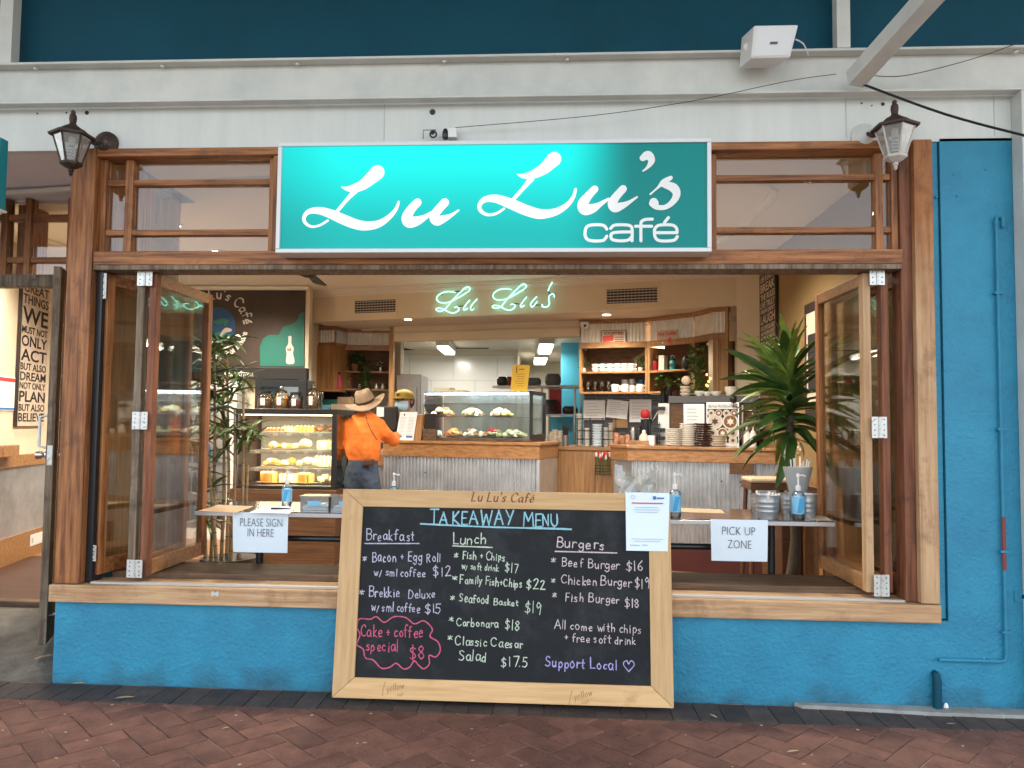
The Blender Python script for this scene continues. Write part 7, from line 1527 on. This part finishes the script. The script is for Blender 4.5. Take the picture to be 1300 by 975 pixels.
for r, z in prof:
    for j in range(n): a = 2*math.pi*j/n; pin = 1-.18*max(0, z-.06)/.06*abs(math.sin(a))**2*.6; vs.append((r*math.cos(a)*1.0, r*math.sin(a)*1.08*pin, z+(.008*math.cos(2*a) if z > .1 else 0)))
hb.add(vs, [(i*n+j, i*n+(j+1) % n, (i+1)*n+(j+1) % n, (i+1)*n+j) for i in range(6) for j in range(n)]+[tuple(6*n+j for j in range(n))]); hb.build('hat_crown', M_['felt'], pe, smooth=2)
MB(Mh).lathe([(.0925, .012), (.0955, .014), (.0950, .036), (.0918, .038)], 0, 0, 0, 28, ey=1.08).build('hat_band', M_['leather'], pe, smooth=True)
# staff member behind the counter
YS = 4.45; sx0 = P(514, 520, YS)[0]; zc_ = P(512, 508, YS)[1]
st_ = thing('person', 'staff member in a mustard cap and blue face mask behind the counter', 'person', (sx0, YS, FZ)); hz = zc_-.06
V = [((sx0, YS, 1.02), .10)]; E_ = chain(V, 0, [((sx0, YS, 1.22), .11), ((sx0, YS-.02, hz-.26), .11), ((sx0, YS-.01, hz-.13), .05), ((sx0-.005, YS-.02, hz-.05), .07), ((sx0-.005, YS-.03, hz+.05), .085), ((sx0-.005, YS-.02, hz+.10), .07)])
for sx in (-1, 1):
    E_ += chain(V, 2, [((sx0+sx*.18, YS, hz-.28), .05), ((sx0+sx*.22, YS-.08, hz-.52), .04), ((sx0+sx*.12, YS-.28, hz-.55), .03)]); pi_ = len(V)-1; hp = Vector(V[pi_][0])
    for k in range(4): E_ += chain(V, pi_, [(tuple(hp+Vector((-.024+.016*k, -.10, 0))), .009), (tuple(hp+Vector((-.024+.016*k, -.15+.006*abs(k-1.5), -.01))), .007)])
    E_ += chain(V, pi_, [(tuple(hp+Vector((-sx*.04, -.05, .0))), .009), (tuple(hp+Vector((-sx*.05, -.09, .0))), .008)])
    E_ += chain(V, 0, [((sx0+sx*.09, YS, .90), .08), ((sx0+sx*.10, YS, .55), .055), ((sx0+sx*.10, YS, FZ+.06), .04), ((sx0+sx*.10, YS-.12, FZ+.035), .035)])
skin('body', V, E_, 'skin', st_, vox=.0065, it=2)
V = [((sx0, YS, 1.0), (.16, .12))]; E_ = chain(V, 0, [((sx0, YS, 1.2), (.16, .12)), ((sx0, YS-.01, hz-.26), (.15, .105)), ((sx0, YS-.01, hz-.17), (.08, .07))])
for sx in (-1, 1): E_ += chain(V, 2, [((sx0+sx*.17, YS, hz-.28), .068), ((sx0+sx*.22, YS-.07, hz-.50), .055)])
skin('black_shirt', V, E_, 'blk_cloth', st_)
V = [((sx0, YS, .98), (.155, .12))]; E_ = []
for sx in (-1, 1): E_ += chain(V, 0, [((sx0+sx*.09, YS, .85), .095), ((sx0+sx*.10, YS, .52), .07), ((sx0+sx*.10, YS, FZ+.08), .06)])
skin('trousers', V, E_, 'blk_cloth', st_)
MB().ball((sx0+.012, YS+.02, hz+.05), .098, .10, .10, 14, 8).build('hair', M_['hair'], st_, smooth=True)
Mc = Matrix.Translation((sx0-.005, YS-.03, hz+.07)) @ Matrix.Rotation(-.35, 4, 'Z')
mb = MB(Mc); prof = [(.112, 0), (.114, .03), (.10, .07), (.065, .10), (.01, .112)]; mb.lathe(prof, 0, 0, 0, 20, ey=1.05); mb.build('cap', M_['mustard'], st_, smooth=True)
MB(Mc).slab([(.085*math.cos(a)*1.2, -.06-.13*math.sin(a)) for a in [math.pi*k/10 for k in range(11)]], .0, .010).build('cap_peak', M_['mustard'], st_, bevel=.003); MB(Mc).box(-.03, .01, -.123, -.112, .03, .065).build('cap_badge', M_['ink'], st_, bevel=.003)
mb = MB(Mc); vs = []
for j in range(9):
    a = math.radians(-90-62+j*15.5)
    for z, r in ((-.13, .075), (-.10, .108), (-.06, .118), (-.025, .104)): vs.append((r*.86*math.cos(a), r*1.0*math.sin(a), z))
mb.add(vs, [(j*4+k, (j+1)*4+k, (j+1)*4+k+1, j*4+k+1) for j in range(8) for k in range(3)]); mb.build('face_mask', M_['mask'], st_, smooth=True)
for sx in (-1, 1): MB(Mc).ball((sx*.035, -.088, -.008), .012, .006, .007, 8, 5).build('eye', M_['ink'], st_, smooth=True); MB(Mc).ball((sx*.092, .02, -.03), .012, .018, .028, 8, 5).build('ear', M_['skin'], st_, smooth=True)
# tall steel fridge behind the staff member
a0, a1, zt_ = P(502, 500, 5.9)[0], P(534, 500, 5.9)[0], P(515, 475, 5.9)[1]; t = thing('steel_fridge', 'tall brushed steel fridge behind the staff member', 'fridge', ((a0+a1)/2, 6.2, FZ)); MB().box(a0, a1, 5.93, 6.5, FZ, zt_).build('body', M_['steel'], t, bevel=.01); MB().box(a0+.01, a1-.05, 5.90, 5.929, FZ+.1, zt_-.16).build('door', M_['steel'], t, bevel=.01); MB().box(a0+.03, a0+.16, 5.885, 5.899, zt_-.30, zt_-.26).build('handle', M_['black'], t)

# ================================================================== WINDOW TABLES
TZ = .925
def table(name, label, xa, xb, ya, yb, legs, bar):
    t = thing(name, label, 'table', ((xa+xb)/2, (ya+yb)/2, FZ)); MB().box(xa, xb, ya+.006, yb, TZ-.028, TZ).build('tabletop', M_['tabtop'], t, bevel=.004)
    MB().box(xa, xb, ya-.004, ya+.005, TZ-.030, TZ-.006).build('metal_edge', M_['alu'], t, bevel=.002)
    for xx in legs: MB().tube([(xx, (ya+yb)/2-.1, FZ), (xx, (ya+yb)/2-.1, TZ-.029)], .024, 12).build('leg', M_['blackm'], t, smooth=True); MB().lathe([(.2, 0), (.2, .012), (.03, .03)], xx, (ya+yb)/2-.1, FZ, 20).build('foot', M_['blackm'], t)
    MB().tube([(bar[0], ya+.12, bar[2]), (bar[1], ya+.12, bar[2])], .020, 10).build('cross_bar', M_['blackm'], t, smooth=True); return t
xL0 = P(247, 655, .40)[0]; xL1 = -.95; xR0 = .42; xR1 = P(1060, 667, .40)[0]
zb1 = P(400, 684, .52)[1]
table('window_table', 'dark window table at the left carrying the sign-in papers', xL0, xL1, .40, 1.0, (P(330, 700, .6)[0],), (P(345, 684, .52)[0], xL1-.05, zb1))
zb2 = P(880, 694, .52)[1]
table('window_table', 'dark window table at the right carrying tin buckets, the pick up zone table', xR0, xR1, .40, 1.0, (P(979, 700, .6)[0],), (xR0+.05, P(975, 694, .52)[0], zb2))
def papersign(label, px0, px1, py0, py1, l1, l2, tilt=0):
    q = [P(px0, py0, .388), P(px1, py0+1.5, .388), P(px1-1, py1+1, .388), P(px0+1, py1-.5, .388)]; t = thing('paper_sign', label, 'sign', ((q[0][0]+q[1][0])/2, .388, q[2][1]))
    n = 8; vs = []
    for j in range(n+1):
        for i in range(n+1): a = lerp(lerp(q[0], q[1], i/n), lerp(q[3], q[2], i/n), j/n); vs.append((a[0], .388-.006*math.sin(j/n*2.2)-.003*math.sin(i/n*5), a[1]))
    MB().add(vs, [((j+1)*(n+1)+i, (j+1)*(n+1)+i+1, j*(n+1)+i+1, j*(n+1)+i) for j in range(n) for i in range(n)]).build('sheet', M_['paper2'], t, smooth=True)
    for s_, (ax, bx, yy) in (l1, l2):
        a = P(ax, yy, .374); b = P(bx, yy+1, .374); print_text(s_, F0, a[0], a[1], 15.2*4.6/975, M_['greyink'], t, .376, width=b[0]-a[0], rot=math.atan2(b[1]-a[1], b[0]-a[0]), weight=-.0012)
papersign('white paper sign reading PLEASE SIGN IN HERE on the left window table', 295.5, 366, 650, 701, ('PLEASE SIGN', (304.5, 358, 668)), ('IN HERE', (314, 347, 681)))
papersign('white paper sign reading PICK UP ZONE on the right window table', 902, 975, 659, 712, ('PICK UP', (917, 959, 679)), ('ZONE', (924, 954, 696)))
def flat(name, label, cat, pts, m, h=.0015, z=TZ): return tag(MB().slab([PZ(a, b, z+.0005) for a, b in pts], z+.0005, z+.0005+h).build(name, M_[m]), label, cat)
flat('paper', 'brown paper sheet lying at the left end of the left window table', 'paper', [(251, 649), (300, 651), (322, 643), (278, 641)], 'kraft'); flat('paper', 'white sign-in form with a pen on the left window table', 'paper', [(316, 651), (368, 652), (375, 644), (338, 642)], 'paper'); flat('paper', 'folded brown paper on the right window table behind the sanitiser', 'paper', [(864, 650), (921, 652), (915, 647), (862, 645)], 'kraft'); flat('paper', 'pinkish leaflet at the right end of the right window table', 'paper', [(1022, 659), (1056, 661), (1048, 656), (1022, 654)], 'poster')
a, b = PZ(344, 646, TZ+.006); tag(MB().tube([(a, b, TZ+.008), (a+.05, b+.01, TZ+.008), (a+.12, b+.02, TZ+.007)], [.006, .006, .003], 8).build('pen', M_['ink'], smooth=True), 'black pen lying on the white sign-in form', 'pen')
def sanitiser(px, pb, pt, Yb, z, label, wpx):
    x = P(px, (pb+pt)/2, Yb)[0]; k = 975/(Yb+4.25); r = wpx/2/k; H = (pb-pt)/k; t = thing('sanitiser_bottle', label, 'bottle', (x, Yb, z)); z += .0008; h = H*.62
    MB().lathe([(r*.85, 0), (r, .008), (r, h*.82), (r*.85, h*.93), (r*.35, h)], x, Yb, z, 18).build('bottle_body', M_['jarglass'], t, smooth=True); MB().lathe([(r*.85, .004), (r*.93, .01), (r*.93, h*.7), (.01, h*.72)], x, Yb, z, 16).build('gel', M_['plastic'], t, smooth=True)
    MB().lathe([(r*1.015, h*.20), (r*1.02, h*.20), (r*1.02, h*.80), (r*1.015, h*.80)], x, Yb, z, 20).build('label_wrap', M_['gel_l'], t, smooth=True); MB().prism([(x-r*.5, z+h*.24), (x+r*.1, z+h*.24), (x+r*.75, z+h*.76), (x-r*.1, z+h*.76)], Yb-r*1.06, Yb-r*1.03).build('label_flash', M_['gel'], t)
    MB().lathe([(r*.42, h), (r*.45, h+.015), (r*.40, h+.03), (r*.16, h+.032), (r*.14, H*.90), (r*.28, H*.92), (r*.28, H*.97), (.003, H)], x, Yb, z, 12).build('pump', M_['white_p'], t, smooth=True); MB().tube([(x, Yb, z+H*.955), (x+r*.9, Yb-.01, z+H*.955), (x+r*1.1, Yb-.012, z+H*.92)], r*.14, 6).build('nozzle', M_['white_p'], t, smooth=True); return t
sanitiser(364.5, 641, 596, .72, TZ, 'hand sanitiser bottle on the left window table', 12.5); sanitiser(857, 656, 600, .47, TZ, 'hand sanitiser bottle beside the hanging notice on the right table', 14.5); sanitiser(1013.5, 658, 601, .47, TZ, 'hand sanitiser bottle among the tin buckets', 15)
sb = sanitiser(500, 640, 596, .75, TZ, 'clear pump bottle just showing above the top of the chalkboard', 12.5)
tag(MB().box(-.95, -.30, .42, 1.0, TZ-.028, TZ).build('side_table', M_['tabtop'], bevel=.004), 'dark table top hidden behind the chalkboard, under the clear pump bottle', 'table')
MB().tube([(-.6, .7, FZ), (-.6, .7, TZ-.029)], .025, 10).build('leg', M_['blackm'], bpy.data.objects['side_table'])
def tub(px0, px1, label, Yb):
    a, b = P(px0, 645, Yb)[0], P(px1, 645, Yb)[0]; h = .085; t = thing('plastic_tub', label, 'container', ((a+b)/2, Yb, TZ)); 
    for bx in ((a, b, Yb, Yb+.002, TZ+.001, TZ+h), (a, b, Yb+.14, Yb+.142, TZ+.001, TZ+h), (a, a+.002, Yb+.0021, Yb+.139, TZ+.001, TZ+h), (b-.002, b, Yb+.0021, Yb+.139, TZ+.001, TZ+h)): MB().box(*bx).build('side', M_['plastic'], t)
    MB().box(a+.01, b-.01, Yb+.01, Yb+.13, TZ+.001, TZ+.03).build('contents', M_['paper2'], t, bevel=.01); MB().box(a-.004, b+.004, Yb-.004, Yb+.146, TZ+h, TZ+h+.006).build('lid', M_['plastic'], t); MB().box(a+.05, b-.05, Yb-.0015, Yb-.0003, TZ+.03, TZ+.06).build('label_patch', M_['gel_l'], t)
tub(381, 417, 'clear plastic tub on the left window table, left of two', .50); tub(420, 452, 'clear plastic tub partly behind the chalkboard, right of two', .50)
def bucket(px0, px1, pyt, Yb, label):
    k = 975/(Yb+4.25); x = P((px0+px1)/2, 640, Yb)[0]; r = (px1-px0)/2/k; zt_ = P((px0+px1)/2, pyt, Yb)[1]; h = zt_-TZ; t = thing('tin_bucket', label, 'bucket', (x, Yb, TZ), 0, 'tin buckets on the pick up table')
    pr = [(r*.78, 0)]
    for q_ in (.3, .5, .7): rr = r*(.78+.2*q_); pr += [(rr, h*(q_-.035)), (rr*1.03, h*q_), (rr, h*(q_+.035))]
    pr += [(r*.98, h*.97), (r*1.04, h*.985), (r*1.04, h), (r*.97, h), (r*.76, .01), (.01, .01)]
    MB().lathe(pr, x, Yb, TZ+.0008, 24).build('bucket_body', M_['galv'], t, smooth=True); return x, Yb, h, r, t
b1 = bucket(953, 975, 627, .86, 'tin bucket mostly hidden behind the front left bucket'); b2 = bucket(958.5, 989.5, 628, .52, 'front left tin bucket holding white cutlery'); b3 = bucket(991, 1011, 626, .78, 'back right tin bucket holding the tall straws'); b4 = bucket(1012, 1037, 627, .56, 'front right tin bucket behind the sanitiser bottle')
def sticks(bk_, n, L, r, label, m, name, cat, seed, spread=.5):
    x, y, h, rr, _ = bk_; t = thing(name, label, cat, (x, y, TZ+.012)); rnd = random.Random(seed)
    for k in range(n):
        a = rnd.uniform(0, 6.28); q = rnd.random()*rr*.5; s = rnd.uniform(.3, 1)*spread
        MB().tube([(x+q*math.cos(a), y+q*math.sin(a), TZ+.015), (x+(q+rr*s)*math.cos(a), y+(q+rr*s)*math.sin(a), TZ+L*rnd.uniform(.85, 1.05))], r, 6).build(cat, M_[m], t)
sticks(b2, 12, .16, .008, 'white plastic cutlery in the front left bucket', 'straw', 'cutlery_bundle', 'spoon', 1, .8)
k = 975/5.03
x3, y3, h3, r3, _ = b3
stt = thing('straw_bag', 'frosted sleeve of white straws standing in the right buckets', 'straws', (x3+.03, y3, TZ+.012)); MB().lathe([(.05, .015), (.06, .15), (.10, .30), (.095, .30), (.055, .15)], x3+.045, y3-.05, TZ, 16, ex=.95, ey=.5).build('sleeve', M_['film'], stt, smooth=True); rnd = random.Random(4)
for k in range(26): a = rnd.uniform(0, 6.28); q = rnd.random()**.5; MB().tube([(x3+.045+.025*q*math.cos(a), y3-.05+.012*q*math.sin(a), TZ+.02), (x3+.045+(.085*q)*math.cos(a), y3-.05+.035*q*math.sin(a), TZ+.27+.09*rnd.random())], .0045, 5).build('straw', M_['straw'], stt)
# bag of serviettes
xb_, yb_ = P(808, 625, .75)[0], .75; t = thing('serviette_bag', 'crinkled clear bag of serviettes behind the hanging notice', 'bag', (xb_, yb_, TZ)); MB().box(xb_-.085, xb_+.085, yb_-.05, yb_+.06, TZ+.001, TZ+.12).build('serviettes', M_['straw'], t, bevel=.008)
rnd = random.Random(9); mb = MB(); n = 22; vs = []
prof = [(.105, .0), (.108, .06), (.11, .12), (.115, .17), (.12, .21), (.125, .25)]
for i, (r, z) in enumerate(prof):
    for j in range(n): a = 2*math.pi*j/n; jj = (.012+.03*i/5)*rnd.uniform(-1, 1); zz = z+(.055*math.cos(2*a+.3)+.02*rnd.uniform(-1, 1) if i == 5 else .012*rnd.uniform(-1, 1) if i > 1 else 0); vs.append((xb_+(r+jj)*math.cos(a), yb_+(r*.62+jj)*math.sin(a), TZ+.002+zz))
mb.add(vs, [(i*n+j, i*n+(j+1) % n, (i+1)*n+(j+1) % n, (i+1)*n+j) for i in range(5) for j in range(n)]); mb.build('film', M_['film'], t)
tag(MB().box(.42-.62, .419, .42, 1.0, TZ-.028, TZ).build('side_table', M_['tabtop'], bevel=.004), 'dark table top hidden behind the right half of the chalkboard', 'table'); MB().tube([(.1, .7, FZ), (.1, .7, TZ-.029)], .025, 10).build('leg', M_['blackm'], bpy.data.objects['side_table.001'])
# stool
xs_, ys_ = P(975, 612, 1.9)[0], 1.9; zs__ = P(975, 606, 1.9)[1]; t = thing('stool', 'timber stool with pale woven seat near the tall plant', 'stool', (xs_, ys_, FZ)); MB().box(xs_-.17, xs_+.17, ys_-.15, ys_+.17, zs__-.035, zs__).build('seat', M_['seat'], t, bevel=.015)
MB().box(xs_-.17, xs_+.17, ys_-.14, ys_+.16, zs__-.09, zs__-.036).build('seat_frame', M_['oakd'], t, bevel=.004)
for sx in (-1, 1):
    for sy in (-1, 1): MB().tube([(xs_+sx*.14, ys_+.01+sy*.12, zs__-.09), (xs_+sx*.17, ys_+.01+sy*.15, FZ)], .018, 8).build('leg', M_['oakd'], t)
# ================================================================== PLANTS
def strapleaf(L, W_, droop, fold, seed):
    """leaf along +X rising then drooping, as a folded blade"""
    rnd = random.Random(seed); n = 9; vs = []
    for i in range(n+1):
        t = i/n; wv = W_*(math.sin(math.pi*min(1, t*.93+.07))**.6)*(1-.15*t) if t < 1 else .001; x = L*(t-.12*droop*t*t); z = L*(.10*t-droop*.55*t*t); wob = .01*math.sin(t*5+seed)
        vs += [(x, -wv/2+wob, z+fold*wv), (x, wob, z), (x, wv/2+wob, z+fold*wv)]
    fs = [(i*3+k, i*3+k+3, i*3+k+4, i*3+k+1) for i in range(n) for k in range(2)]; me = bpy.data.meshes.new('leaf'); me.from_pydata(vs, [], fs); me.shade_smooth(); return me
YD = 1.25; xd, zd = P(1003, 505, YD)
dp = thing('dracaena', 'tall strap-leaved potted plant with striped green leaves beside the right window', 'plant', (xd, YD, FZ))
MB().tube(catmull([Vector((xd-.02, YD, FZ+.2)), Vector((xd+.03, YD, .7)), Vector((xd, YD, 1.2)), Vector((xd, YD, zd+.25))], 4), [.040]*4+[.036]*4+[.03]*4+[.02], 10).build('trunk', M_['trunkm'], dp, smooth=True)
MB().lathe([(.12, 0), (.16, .03), (.17, .26), (.16, .26), (.14, .22), (.01, .22)], xd-.02, YD, FZ, 20).build('pot', M_['terracotta'], dp, smooth=True)
variants = []
for i in range(8):
    me = strapleaf(1.0, .13+.02*(i % 3), (.35, .75, 1.1, .5)[i % 4], .25, i); me.materials.append(M_['leaf_y' if i % 3 == 0 else 'leaf']); variants.append(me)
r_ = random.Random(21)
def lf(origin, yaw, pitch, L, me, parent, roll=0.0, wide=1.0): place(me, 'leaf', parent, Matrix.Translation(origin) @ Matrix.Rotation(yaw, 4, 'Z') @ Matrix.Rotation(-pitch, 4, 'Y') @ Matrix.Rotation(roll, 4, 'X') @ Matrix.Diagonal((L, L*wide, L, 1)))
for k in range(116):
    f = (k/115)**.82; z = zd-.28+.48*f; yaw = k*2.399+r_.uniform(-.35, .35); pitch = math.radians(-30+112*f+r_.uniform(-14, 14)); L = r_.uniform(.36, .52)*(1-.12*f)*(.78 if math.cos(yaw) > .3 else 1.0)
    lf((xd+.012*math.cos(yaw), YD+.012*math.sin(yaw), z), yaw, pitch, L, variants[k % 8], dp, r_.uniform(-.6, .6), r_.uniform(.95, 1.4))
for (ang, L, v) in ((178, .50, 0), (168, .50, 5), (158, .54, 1), (192, .46, 3), (146, .56, 4), (128, .54, 0), (112, .50, 6), (98, .54, 3), (84, .50, 0), (70, .46, 5), (215, .42, 6), (235, .40, 0)):
    a = math.radians(ang); hx_ = math.cos(a); lf((xd, YD-.03, zd+.02+.08*math.sin(a)), math.pi+r_.uniform(-.3, .5) if hx_ < 0 else r_.uniform(-.5, .3), math.radians(180-ang if hx_ < 0 else ang), L, variants[v], dp, r_.uniform(.4, 1.1)*(1 if hx_ < 0 else -1), .9)
# palm canes at the left
YB_ = 1.55
bp = thing('palm_canes', 'tall indoor bamboo palm with pale canes beside the left window leaf', 'plant', (P(290, 650, YB_)[0], YB_, FZ)); r_ = random.Random(31)
me = strapleaf(1.0, .17, .5, .2, 3); me.materials.append(M_['bam']); me2 = strapleaf(1.0, .14, .9, .2, 5); me2.materials.append(M_['leaf'])
canes = []
for (pa, pb_, top, dy) in ((268, 272, 430, .0), (281, 283, 470, .1), (292, 298, 520, -.05), (303, 309, 480, .08), (276, 262, 560, -.1), (288, 288, 450, .18), (300, 315, 590, .15), (262, 250, 470, .05)):
    xb2 = P(pa, 700, YB_+dy)[0]; xt, zt_ = P(pb_, top, YB_+dy); pts = [Vector(q_) for q_ in catmull([Vector((xb2, YB_+dy, FZ+.18)), Vector(((xb2+xt)/2+.02, YB_+dy, (FZ+zt_)/2)), Vector((xt, YB_+dy, zt_))], 5)]
    MB().tube(pts, [.016-.007*i/(len(pts)-1) for i in range(len(pts))], 8).build('cane', M_['cane'], bp, smooth=True); canes.append(pts)
    mb = MB()
    for i in range(1, len(pts)-1): mb.tube([pts[i]-Vector((0, 0, .004)), pts[i]+Vector((0, 0, .004))], .0175-.007*i/len(pts), 8)
    tag(mb.build('cane_joints', M_['trunkm'], bp), kind='stuff')
MB().lathe([(.15, 0), (.20, .04), (.21, .28), (.19, .28), (.01, .24)], P(287, 700, YB_)[0], YB_+.05, FZ, 20).build('pot', M_['black'], bp, smooth=True)
cnt = 0
tufts = [(262, 440), (275, 432), (285, 450), (268, 465), (290, 470), (302, 475), (258, 485), (280, 490), (268, 505), (284, 515), (296, 500), (308, 482), (262, 520), (275, 540), (290, 545), (262, 560), (318, 545), (308, 560), (322, 560), (285, 570), (272, 585), (258, 600), (262, 452), (271, 478), (264, 495), (292, 492), (287, 438), (277, 520), (270, 550), (300, 545), (268, 620), (264, 640), (255, 540), (246, 500), (240, 560), (250, 470), (292, 432), (275, 450), (262, 662)]
for (px, py) in tufts:
    dy = r_.uniform(-.12, .2); x, z = P(px, py, YB_+dy); base = r_.uniform(0, 6.28)
    for k in range(9): lf((x, YB_+dy, z), base+k*.7+r_.uniform(-.3, .3), r_.uniform(-.6, .8), r_.uniform(.13, .23), (me if k % 3 else me2), bp, r_.uniform(-.6, .6), r_.uniform(.8, 1.2))
# small flower pot and plank picture near the right wall
x, z = P(1022, 560, 2.2); t = thing('vase', 'tall cream vase with dried flowers near the right wall', 'vase', (x, 2.2, FZ)); MB().lathe([(.04, .88), (.045, .92), (.05, 1.22), (.045, 1.24)], x, 2.2, 0, 12).build('vase_body', M_['mcream'], t, smooth=True)
struct(MB().box(x-.25, XRW-.055, 2.0, 2.6, FZ, .879).build('side_bench', M_['oakd'], bevel=.004)) 
mb = MB(); 
for k in range(10): mb.ball((x+random.uniform(-.06, .06), 2.2+random.uniform(-.04, .04), 1.26+random.uniform(0, .12)), .022, .022, .02, 7, 4)
tag(mb.build('dried_flowers', M_['seat'], t, smooth=True), kind='stuff')
# word boards on the right wall
W2 = [('LIFE IS SHORT', .7), ('BREAK', 1.1), ('THE RULES', .8), ('LIVE TRULY', .8), ('FORGIVE QUICKLY', .5), ('LAUGH', 1.15), ('UNCONTROLLABLY', .6), ('AND NEVER REGRET', .5), ('ANYTHING THAT MADE YOU', .45), ('SMILE', 1.15)]
FRW = Frame((XRW, 0, 0), 270)     # u runs toward the camera, into the wall = +X
wordboard('word_poster', 'narrow dark word poster beginning LIFE IS SHORT BREAK THE RULES on the olive wall', FRW, 965, 985, 352, 450, W2, -.03, 'poster_b', 'mcream', 'oakd')
(ua, va), (ub2, vb2) = FRW.px(1021, 388, -.02), FRW.px(1042, 530, -.02)
t = thing('framed_print', 'black and white framed print partly behind the right window leaf', 'picture', FRW.at((ua+ub2)/2, -.02, vb2)); MB(FRW).box(ua, ub2, -.02, -.001, vb2, va).build('board', M_['poster_b'], t)
MB(FRW).box(ua+.05, ub2-.05, -.022, -.0203, vb2+.08, va-.08).build('picture_ground', M_['mcream'], t); MB(FRW).box(ua+.09, ub2-.09, -.024, -.0223, vb2+.2, va-.25).build('dark_shape', M_['ink'], t)
rnd = random.Random(77); mb = MB()
for k in range(40):
    x, y = rnd.uniform(-2.9, 2.3), rnd.uniform(-1.0, -.3); r = rnd.uniform(.003, .010); mb.lathe([(r, 0), (r*.8, .0015)], x, y, .0015, 7, ey=rnd.uniform(.5, 1))
tag(mb.build('grit', M_['leafdry']), 'pale grit and specks of litter trodden over the herringbone pavers', 'grit', kind='stuff')
# fallen leaves on the paving
for px, py, L, rz_, l_ in ((146, 887, .10, .2, 'tan fallen leaf lying on the dark border pavers at the left'), (282, 925, .035, .5, 'small pale fallen leaf on the herringbone pavers at the left'), (44, 837, .11, .9, 'curled thin leaf on the concrete entry ramp'), (1000, 955, .06, .3, 'pale leaf scrap on the pavers at the right'), (910, 911, .05, 2.2, 'thin leaf scrap on the border pavers right of the chalkboard'), (92, 868, .07, .1, 'pale twig-like leaf against the foot of the blue wall'), (1202, 919, .045, 0, 'whitish leaf scrap near the pipe stub')):
    z = .006 if py > 850 else .055; x, y = PZ(px, py, z); mm = strapleaf(1, .3, .1, .15, int(px)); mm.materials.append(M_['leafdry']); o = place(mm, 'fallen_leaf', None, Matrix.Translation((x, y, z)) @ Matrix.Rotation(rz_, 4, 'Z') @ Matrix.Diagonal((L, L, L, 1))); tag(o, l_, 'leaf')
# white rag of peeled paint by the stub
x, z = P(1201, 896, -.02); tag(MB().ball((x, -.02, z-.01), .014, .008, .026, 7, 5).build('paint_flake', M_['paper']), 'white scrap wedged beside the pipe stub', 'scrap')
